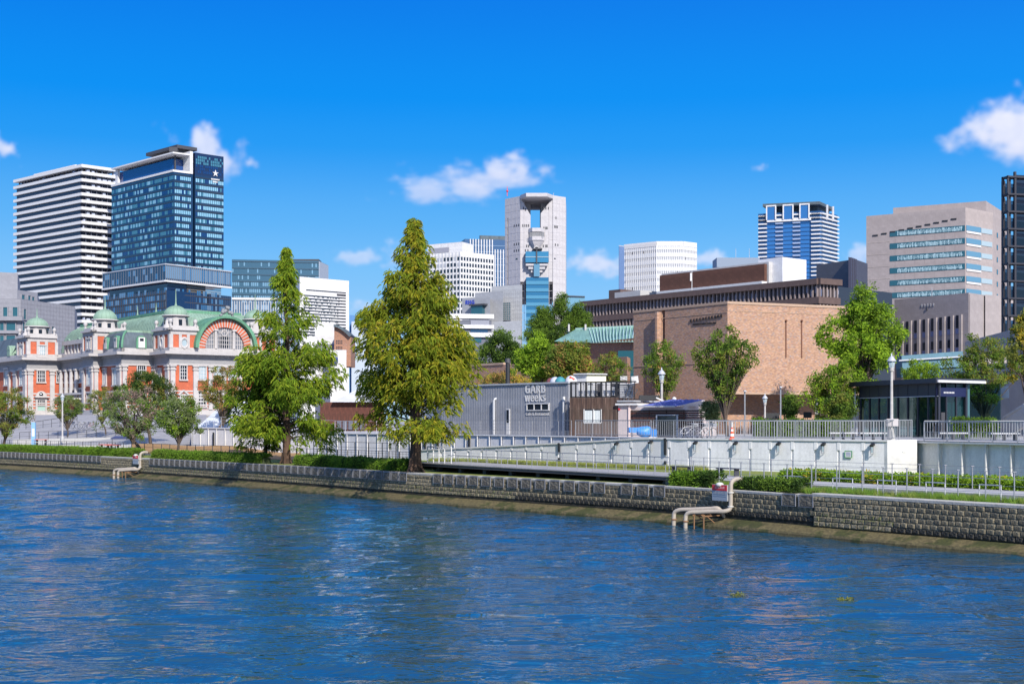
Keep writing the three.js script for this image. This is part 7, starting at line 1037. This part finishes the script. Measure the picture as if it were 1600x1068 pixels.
treeAt('museum_shrub', 'dark small tree beside the museum entrance', 1232, 104, 4.05, [1222, 1248, 612, 660], { seed: 137, trunk: .06, clumps: 26, leaves: 22, clumpSize: .42, cols: [DARK, GREEN], size: 'small' });
treeAt('museum_shrub', 'bushy dark shrub left of the glass pavilion', 1318, 93, 4.05, [1294, 1336, 610, 668], { seed: 139, trunk: .06, clumps: 34, leaves: 26, clumpSize: .45, cols: [DARK, GREEN, OLIVE], size: 'small' });

// ---------- hedges: clipped masses of small leaves ----------
function hedge(name, label, s0, s1, off, wid, y0, h, cols, seed, dens = 190) {
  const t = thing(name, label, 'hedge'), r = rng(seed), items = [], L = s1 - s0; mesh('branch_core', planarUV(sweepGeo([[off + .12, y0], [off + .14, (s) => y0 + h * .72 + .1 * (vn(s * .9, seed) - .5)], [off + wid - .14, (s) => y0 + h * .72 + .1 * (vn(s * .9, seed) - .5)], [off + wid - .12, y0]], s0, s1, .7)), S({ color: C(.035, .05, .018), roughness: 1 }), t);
  for (let i = 0; i < L * dens; i++) { const s = s0 + r() * L, hh = h * (.86 + .28 * fbm(s * .8, seed, 3)), q = r(); let o, y; if (q < .55) { o = off + (r() - .5) * .16; y = y0 + r() * hh; } else if (q < .95) { o = off + r() * wid; y = y0 + hh + (r() - .5) * .12; } else { o = off + wid; y = y0 + r() * hh; } if (y > y0 + hh * .9) o += .06; const p = edgeAt(s, o), cl = cols[Math.min(cols.length - 1, Math.floor(clamp(fbm(s * .5, o * 2 + seed, 3) * 1.5 - .25 + (r() - .5) * .35, 0, .999) * cols.length))]; items.push([p.x, y, p.z, .8 + r() * .6, new THREE.Euler(r() * 6.28, r() * 6.28, r() * 6.28), mixC(cl, r)]); }
  foliage('leaves', t, clusters.tiny, items); return t;
}
const HG = [[.16, .28, .03], [.20, .34, .035], [.12, .22, .03]];
hedge('long_hedge', 'long clipped hedge on the embankment at the far left', edgeS(208, .6), edgeS(-30, .6), .55, 1.1, 1.84, .62, [HG, HG, GREEN], 201, 210);
hedge('long_hedge', 'clipped hedge between the left outfall pipes and the slimmer conifer', edgeS(408, .6), edgeS(238, .6), .55, 1.0, 1.84, .62, [GREEN, HG, GREEN], 203, 210);
hedge('long_hedge', 'clipped hedge between the two tall conifers', edgeS(634, .6), edgeS(458, .6), .7, 1.0, 1.84, .66, [GREEN, HG, DARK], 205, 220);
hedge('short_hedge', 'short dense hedge left of the red pipe box', edgeS(1118, .6), edgeS(1052, .6), .42, .85, 1.84, .62, [GREEN, DARK, HG], 207, 330);
hedge('short_hedge', 'short dense hedge right of the red pipe box', edgeS(1252, .6), edgeS(1158, .6), .42, .85, 1.84, .5, [GREEN, DARK, HG], 209, 330);
hedge('flowering_hedge', 'low yellow-green flowering hedge along the right-hand path', edgeS(1700, 5.2), edgeS(1222, 5.2), 5.1, 1.2, 2.18, .36, [HG, BRIGHT, BRIGHT, HG, YELLOW], 211, 300);
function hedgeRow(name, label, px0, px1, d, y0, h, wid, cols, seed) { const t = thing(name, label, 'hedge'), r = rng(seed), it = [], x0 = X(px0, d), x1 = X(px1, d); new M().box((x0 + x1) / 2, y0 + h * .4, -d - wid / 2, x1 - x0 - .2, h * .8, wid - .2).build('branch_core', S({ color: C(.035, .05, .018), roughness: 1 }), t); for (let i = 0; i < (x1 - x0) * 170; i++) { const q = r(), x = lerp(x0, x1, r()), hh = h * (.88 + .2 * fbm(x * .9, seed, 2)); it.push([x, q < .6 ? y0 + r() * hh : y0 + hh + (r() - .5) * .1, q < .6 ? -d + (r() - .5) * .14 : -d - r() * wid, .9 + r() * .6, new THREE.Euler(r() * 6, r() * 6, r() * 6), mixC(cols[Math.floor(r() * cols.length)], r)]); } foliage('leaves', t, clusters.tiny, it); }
hedgeRow('terrace_hedge', 'dark hedge behind the bar fence in front of the museum', 1178, 1332, 90, 4.05, 1.15, .9, [GREEN, DARK, HG], 221);
hedgeRow('terrace_hedge', 'dark hedge behind the bar fence right of the pavilion', 1492, 1560, 86, 4.05, 1.2, .9, [GREEN, HG, DARK], 223);
// tall grass and weeds on the right-hand verge, along the deck
{
  const r = rng(231), it = [], blade = (() => { const a = [], q = rng(3); for (let k = 0; k < 14; k++) { const an = q() * 6.28, l = .22 + q() * .22, x = (q() - .5) * .2, z = (q() - .5) * .2, w = .012; a.push(x - w, 0, z, x + w, 0, z, x + Math.cos(an) * l * .5, l, z + Math.sin(an) * l * .5); } const g = new THREE.BufferGeometry(); g.setAttribute('position', new THREE.Float32BufferAttribute(a, 3)); g.computeVertexNormals(); return g; })();
  const sA = edgeS(1700, 1), sB = edgeS(1060, 1); for (let i = 0; i < 5200; i++) { const s = lerp(sA, sB, r()), o = .5 + r() * 1.15, p = edgeAt(s, o); if (fbm(s * .35, 4, 3) < .36 && r() < .8) continue; it.push([p.x, 1.83, p.z, .5 + r() * .65, new THREE.Euler(0, r() * 6.28, 0), mixC([[.17, .32, .045], [.24, .38, .06], [.3, .34, .08]], r)]); }
  for (let i = 0; i < 4200; i++) { const q = r(), p = along(whiteLine, .1 + q * .62), o = .15 + r() * 1.3; it.push([p.x + p.nx * o, 2.16, p.z + p.nz * o, .4 + r() * .5, new THREE.Euler(0, r() * 6.28, 0), mixC([[.28, .34, .08], [.38, .38, .12], [.32, .36, .08]], r)]); }
  const g = new THREE.InstancedMesh(blade, leafMat('a'), it.length), m = new THREE.Matrix4(), q = new THREE.Quaternion(); it.forEach((v, i) => { q.setFromEuler(v[4]); m.compose(V(v[0], v[1], v[2]), q, V(v[3], v[3], v[3])); g.setMatrixAt(i, m); g.setColorAt(i, v[5]); }); g.name = 'grass'; g.userData = { kind: 'stuff', label: 'tufts of grass along the verge and below the white wall', category: 'grass' }; scene.add(g);
}

// ---------- lamps, poles, bicycles, cone and other small things ----------
function lantern(label, px, d, y0, yTop, s, box) {
  const t = thing('lantern_post', label, 'street lamp', [X(px, d), y0, -d]), H = yTop - y0;
  new M().lathe(0, 0, 0, [[.2 * s, 0], [.2 * s, .08], [.15 * s, .5 * s], [.11 * s, .62 * s], [0, .62 * s]], 16).build('base', mat.conc, t);
  new M().cyl(V(0, .6 * s, 0), V(0, H - .95 * s, 0), .095 * s, .07 * s, 12).build('pole', mat.hallStone, t);
  new M().lathe(0, H - .98 * s, 0, [[.09 * s, 0], [.15 * s, .06 * s], [.09 * s, .14 * s], [.17 * s, .2 * s], [0, .2 * s]], 14).build('collar', mat.hallStone, t);
  const la = new M().lathe(0, H - .78 * s, 0, [[.12 * s, 0], [.19 * s, .36 * s], [0, .36 * s]], 6).build('glass_lantern', mat.glassPale, t), fr = new M(); for (let k = 0; k < 6; k++) { const a = k * Math.PI / 3; fr.bar(V(Math.sin(a) * .125 * s, H - .78 * s, Math.cos(a) * .125 * s), V(Math.sin(a) * .195 * s, H - .42 * s, Math.cos(a) * .195 * s), .02); } fr.build('lantern_frame', mat.galv, la);
  new M().lathe(0, H - .42 * s, 0, [[.26 * s, 0], [.23 * s, .05 * s], [.12 * s, .22 * s], [.04 * s, .28 * s], [.03 * s, .42 * s], [0, .43 * s]], 12).build('lantern_roof', mat.galv, t);
  if (box) new M().box(0, .98, .14, .66, .42, .12).build('notice_box', S({ color: C(.48, .44, .46), roughness: .7 }), t);
}
lantern('white lantern post before the glass pavilion, with a small notice box', 1393.5, 76.5, 4.12, Y(552, 76.5), 1.05, true);
lantern('lantern post before the orange-tinged tree and shaded museum wall', 1034, 97, 4.05, Y(574, 97), 1.15, false);
lantern('small lantern post before the recessed museum ground floor', 1195.5, 101, 4.05, Y(614.5, 101), .9, false);
lantern('tall thin white lamp pole on the plaza before the red hall', 97, 165, 2.6, Y(614, 165), 1.15, false);
[[1164, 98, 611, 'left'], [1220, 96, 605, 'right']].forEach(([px, d, y, w]) => { const t = thing('slim_lamp_pole', `${w} one of two slim grey poles before the museum ground floor`, 'lamp pole', [X(px, d), 4.05, -d]), h = Y(y, d) - 4.05; new M().cyl(V(0, 0, 0), V(0, h, 0), .06, .055, 10).build('pole', mat.steel, t); new M().box(0, h + .02, .05, .16, .1, .3).build('lamp_head', mat.galv, t); });
{ const t = thing('traffic_cone', 'red and white striped traffic cone behind the bar fence', 'traffic cone', [X(1144, 82), 4.06, -82]), R = (h) => lerp(.15, .035, h / .85), w = S({ color: C(.85, .82, .8) }), c = S({ color: C(.75, .10, .05), roughness: .6 }); new M().box(0, .02, 0, .38, .04, .38).build('base', c, t); [[0.04, .2, c], [.2, .34, w], [.34, .5, c], [.5, .62, w], [.62, .74, c]].forEach(([a, b, m]) => new M().cyl(V(0, a, 0), V(0, b, 0), R(a), R(b), 16).build('stripe', m, t)); new M().cyl(V(0, .74, 0), V(0, 1.05, 0), .045, .045, 10).build('top_light', mat.white, t); }
function bicycle(label, px, d, y, ry, col) {
  const t = thing('bicycle', label, 'bicycle', [X(px, d), y, -d], ry, 'parked bicycles'), fm = S({ color: col, roughness: .4, metalness: .2 });
  for (const s of [-.52, .52]) { const w = new M().add(new THREE.TorusGeometry(.33, .02, 6, 26), new THREE.Matrix4().makeTranslation(s, .34, 0)).build('wheel', mat.black, t), sp = new M(); for (let k = 0; k < 10; k++) { const a = k * Math.PI / 5; sp.bar(V(s, .34, 0), V(s + Math.cos(a) * .32, .34 + Math.sin(a) * .32, 0), .005); } sp.build('spokes', mat.galv, w); }
  const b = (a, c, r = .018) => [V(...a), V(...c), r, r, 6], m = new M(); for (const q of [b([-.52, .34, 0], [-.05, .32, 0]), b([-.05, .32, 0], [-.2, .78, 0]), b([-.2, .74, 0], [.36, .78, 0]), b([-.05, .32, 0], [.36, .7, 0]), b([-.52, .34, 0], [-.2, .74, 0]), b([.52, .34, 0], [.34, .95, 0])]) m.cyl(...q); m.build('frame', fm, t);
  new M().box(-.2, .84, 0, .24, .06, .13).build('saddle', mat.black, t); new M().cyl(V(.34, .97, -.26), V(.34, .97, .26), .016, .016, 6).build('handlebar', mat.galv, t); new M().box(.56, .86, 0, .3, .22, .3).build('basket', mat.wire, t);
}
[[1074, C(.6, .6, .62), 'pale bicycle behind the bar fence, leftmost of the three'], [1090, C(.08, .08, .1), 'dark bicycle behind the bar fence, middle of the three'], [1104, C(.5, .5, .52), 'grey bicycle behind the bar fence, rightmost of the three']].forEach(([px, c, l], k) => bicycle(l, px, 85.5 - k * .4, 4.06, .25 + k * .12, c));
[[118, C(.3, .32, .4)], [126, C(.5, .5, .5)], [134, C(.12, .12, .2)], [142, C(.4, .2, .18)], [110, C(.4, .4, .44)]].forEach(([px, c], k) => bicycle(`bicycle parked on the plaza before the hall entrance, ${ord([2, 3, 4, 5, 1][k])} from the left`, px, 183 - k, 4.1, .5 + k * .2, c));
{ const t = thing('blue_tarpaulin', 'bright blue tarpaulin bundle behind the fence by the slatted screen', 'tarpaulin', [X(1007, 91), 4.07, -91]), r = rng(44), g = new THREE.SphereGeometry(1, 18, 10), p = g.attributes.position; for (let i = 0; i < p.count; i++) { const n = .82 + .36 * fbm(p.getX(i) * 2 + 5, p.getY(i) * 2 + p.getZ(i), 3); p.setXYZ(i, p.getX(i) * .62 * n, Math.max(0, .38 + p.getY(i) * .4 * n), p.getZ(i) * .35 * n); } g.computeVertexNormals(); const bl = S({ color: C(.02, .22, .62), roughness: .45 }); new M().add(g).build('bundle', bl, t); new M().box(-.75, .5, 0, .7, .35, .4, .2).build('fold', bl, t); new M().box(.62, .3, .1, .4, .5, .4, -.3).build('fold', bl, t); }
// benches behind the fences on the terrace, notice boards
[[1318, 81], [1365, 80], [1490, 80], [1570, 78.5]].forEach(([px, d], k) => { const t = thing('terrace_bench', `long low grey bench behind the bar fence, ${ord(k + 1)} from the left`, 'bench', [X(px, d), 4.06, -d]); new M().box(0, .4, 0, 1.7, .08, .42).build('seat', mat.wallGrey, t); for (const s of [-.6, 0, .6]) new M().box(s, .18, 0, .1, .36, .36).build('leg', mat.dark, t); });
[[1207, 103, 650, 1.05, .5, 'dark information board standing before the museum, left one'], [1262, 101, 648, .62, .45, 'small black sign on a post by the museum entrance']].forEach(([px, d, y, w, h, l]) => { const t = thing('sign_board', l, 'sign', [X(px, d), 4.05, -d]), v = Y(y, d) - 4.05; new M().box(0, v, .04, w, h, .06).build('board', mat.black, t); for (const s of w > .8 ? [-.4, .4] : [0]) new M().cyl(V(s * w, 0, 0), V(s * w, v, 0), .03, .03, 6).build('post', mat.dark, t); });
// picnic tables, blue pole, banner on the left plaza
[[64, 156, 2.3], [166, 139, 2.02], [176, 136, 2.02]].forEach(([px, d, y], k) => { const t = thing('picnic_table', ['single red picnic table on the far left plaza', 'left of two red picnic tables by the hedge', 'right of two red picnic tables by the hedge'][k], 'table', [X(px, d), y, -d]); new M().box(0, .72, 0, 1.5, .06, .75).build('tabletop', S({ color: C(.5, .12, .09), roughness: .7 }), t); for (const s of [-.5, .5]) new M().box(s, .36, 0, .12, .72, .4).build('leg', mat.dark, t); for (const s of [-.7, .7]) new M().box(0, .42, s, 1.5, .05, .28).build('bench_seat', mat.white, t); });
{ const t = thing('blue_pillar', 'pale blue narrow sign pillar on the far left plaza', 'sign pillar', [X(52, 160), 2.1, -160]); new M().box(0, 1.45, 0, .45, 2.9, .3).build('panel', S({ color: C(.22, .42, .68), roughness: .6 }), t); new M().box(0, 2.95, 0, .5, .08, .34).build('cap', mat.galv, t); new M().box(0, 1.7, .17, .3, .9, .02).build('poster', mat.wall, t); }
{ const t = thing('white_tent', 'white sloping canopy with dark opening left of the conifers', 'canopy', [X(357, 150), 4.1, -150]), P = (x, y, z) => V(x, y, z); new M().quad(P(-3.4, .3, 1), P(3.2, .3, 1), P(2.6, 4.2, -2), P(-.6, 3.4, -2)).quad(P(-3.4, .3, 1), P(-.6, 3.4, -2), P(-3.4, .3, -3), P(-3.6, .2, -2)).build('canopy', S({ color: C(.62, .66, .74), map: plasterMap, roughness: .8 }), t); new M().box(-.05, 2.05, 1.2, 1.1, 1.15, .3).build('screen', mat.glass, t); new M().box(-.05, 1.0, 1.3, 1.1, .7, .3).build('counter', mat.wallGrey, t); }  // dark box under the canopy stands in for its shaded opening
{ const t = thing('parked_van_cover', 'dark blue awning over seats by the two red tables', 'awning', [X(196, 136), 1.95, -136]); new M().box(0, 1.55, 0, 2.6, .12, 1.6, 0, .12).build('awning', S({ color: C(.05, .06, .14), roughness: .7 }), t); for (const s of [-1.2, 1.2]) new M().cyl(V(s, 0, .6), V(s, 1.5, .6), .03, .03, 6).build('post', mat.dark, t); t.name = 'dark_awning'; }
// floating weed
[[1151, 931], [1321, 938]].forEach(([px, y], k) => { const d = F * EYE / (y - HY), t = thing('floating_weed', `${['left', 'right'][k]} one of two drifting clumps of water weed`, 'water weed', [X(px, d), .02, -d]), r = rng(61 + k), it = []; for (let i = 0; i < 18; i++) it.push([(r() - .5) * .45, r() * .04, (r() - .5) * .3, .3 + r() * .5, new THREE.Euler(r() * 6, r() * 6, r() * 6), mixC(OLIVE, r)]); foliage('leaves', t, clusters.tiny, it); });

scene.traverse((o) => { if (o.isMesh) { o.castShadow = true; o.receiveShadow = true; } });
renderer.render(scene, camera);
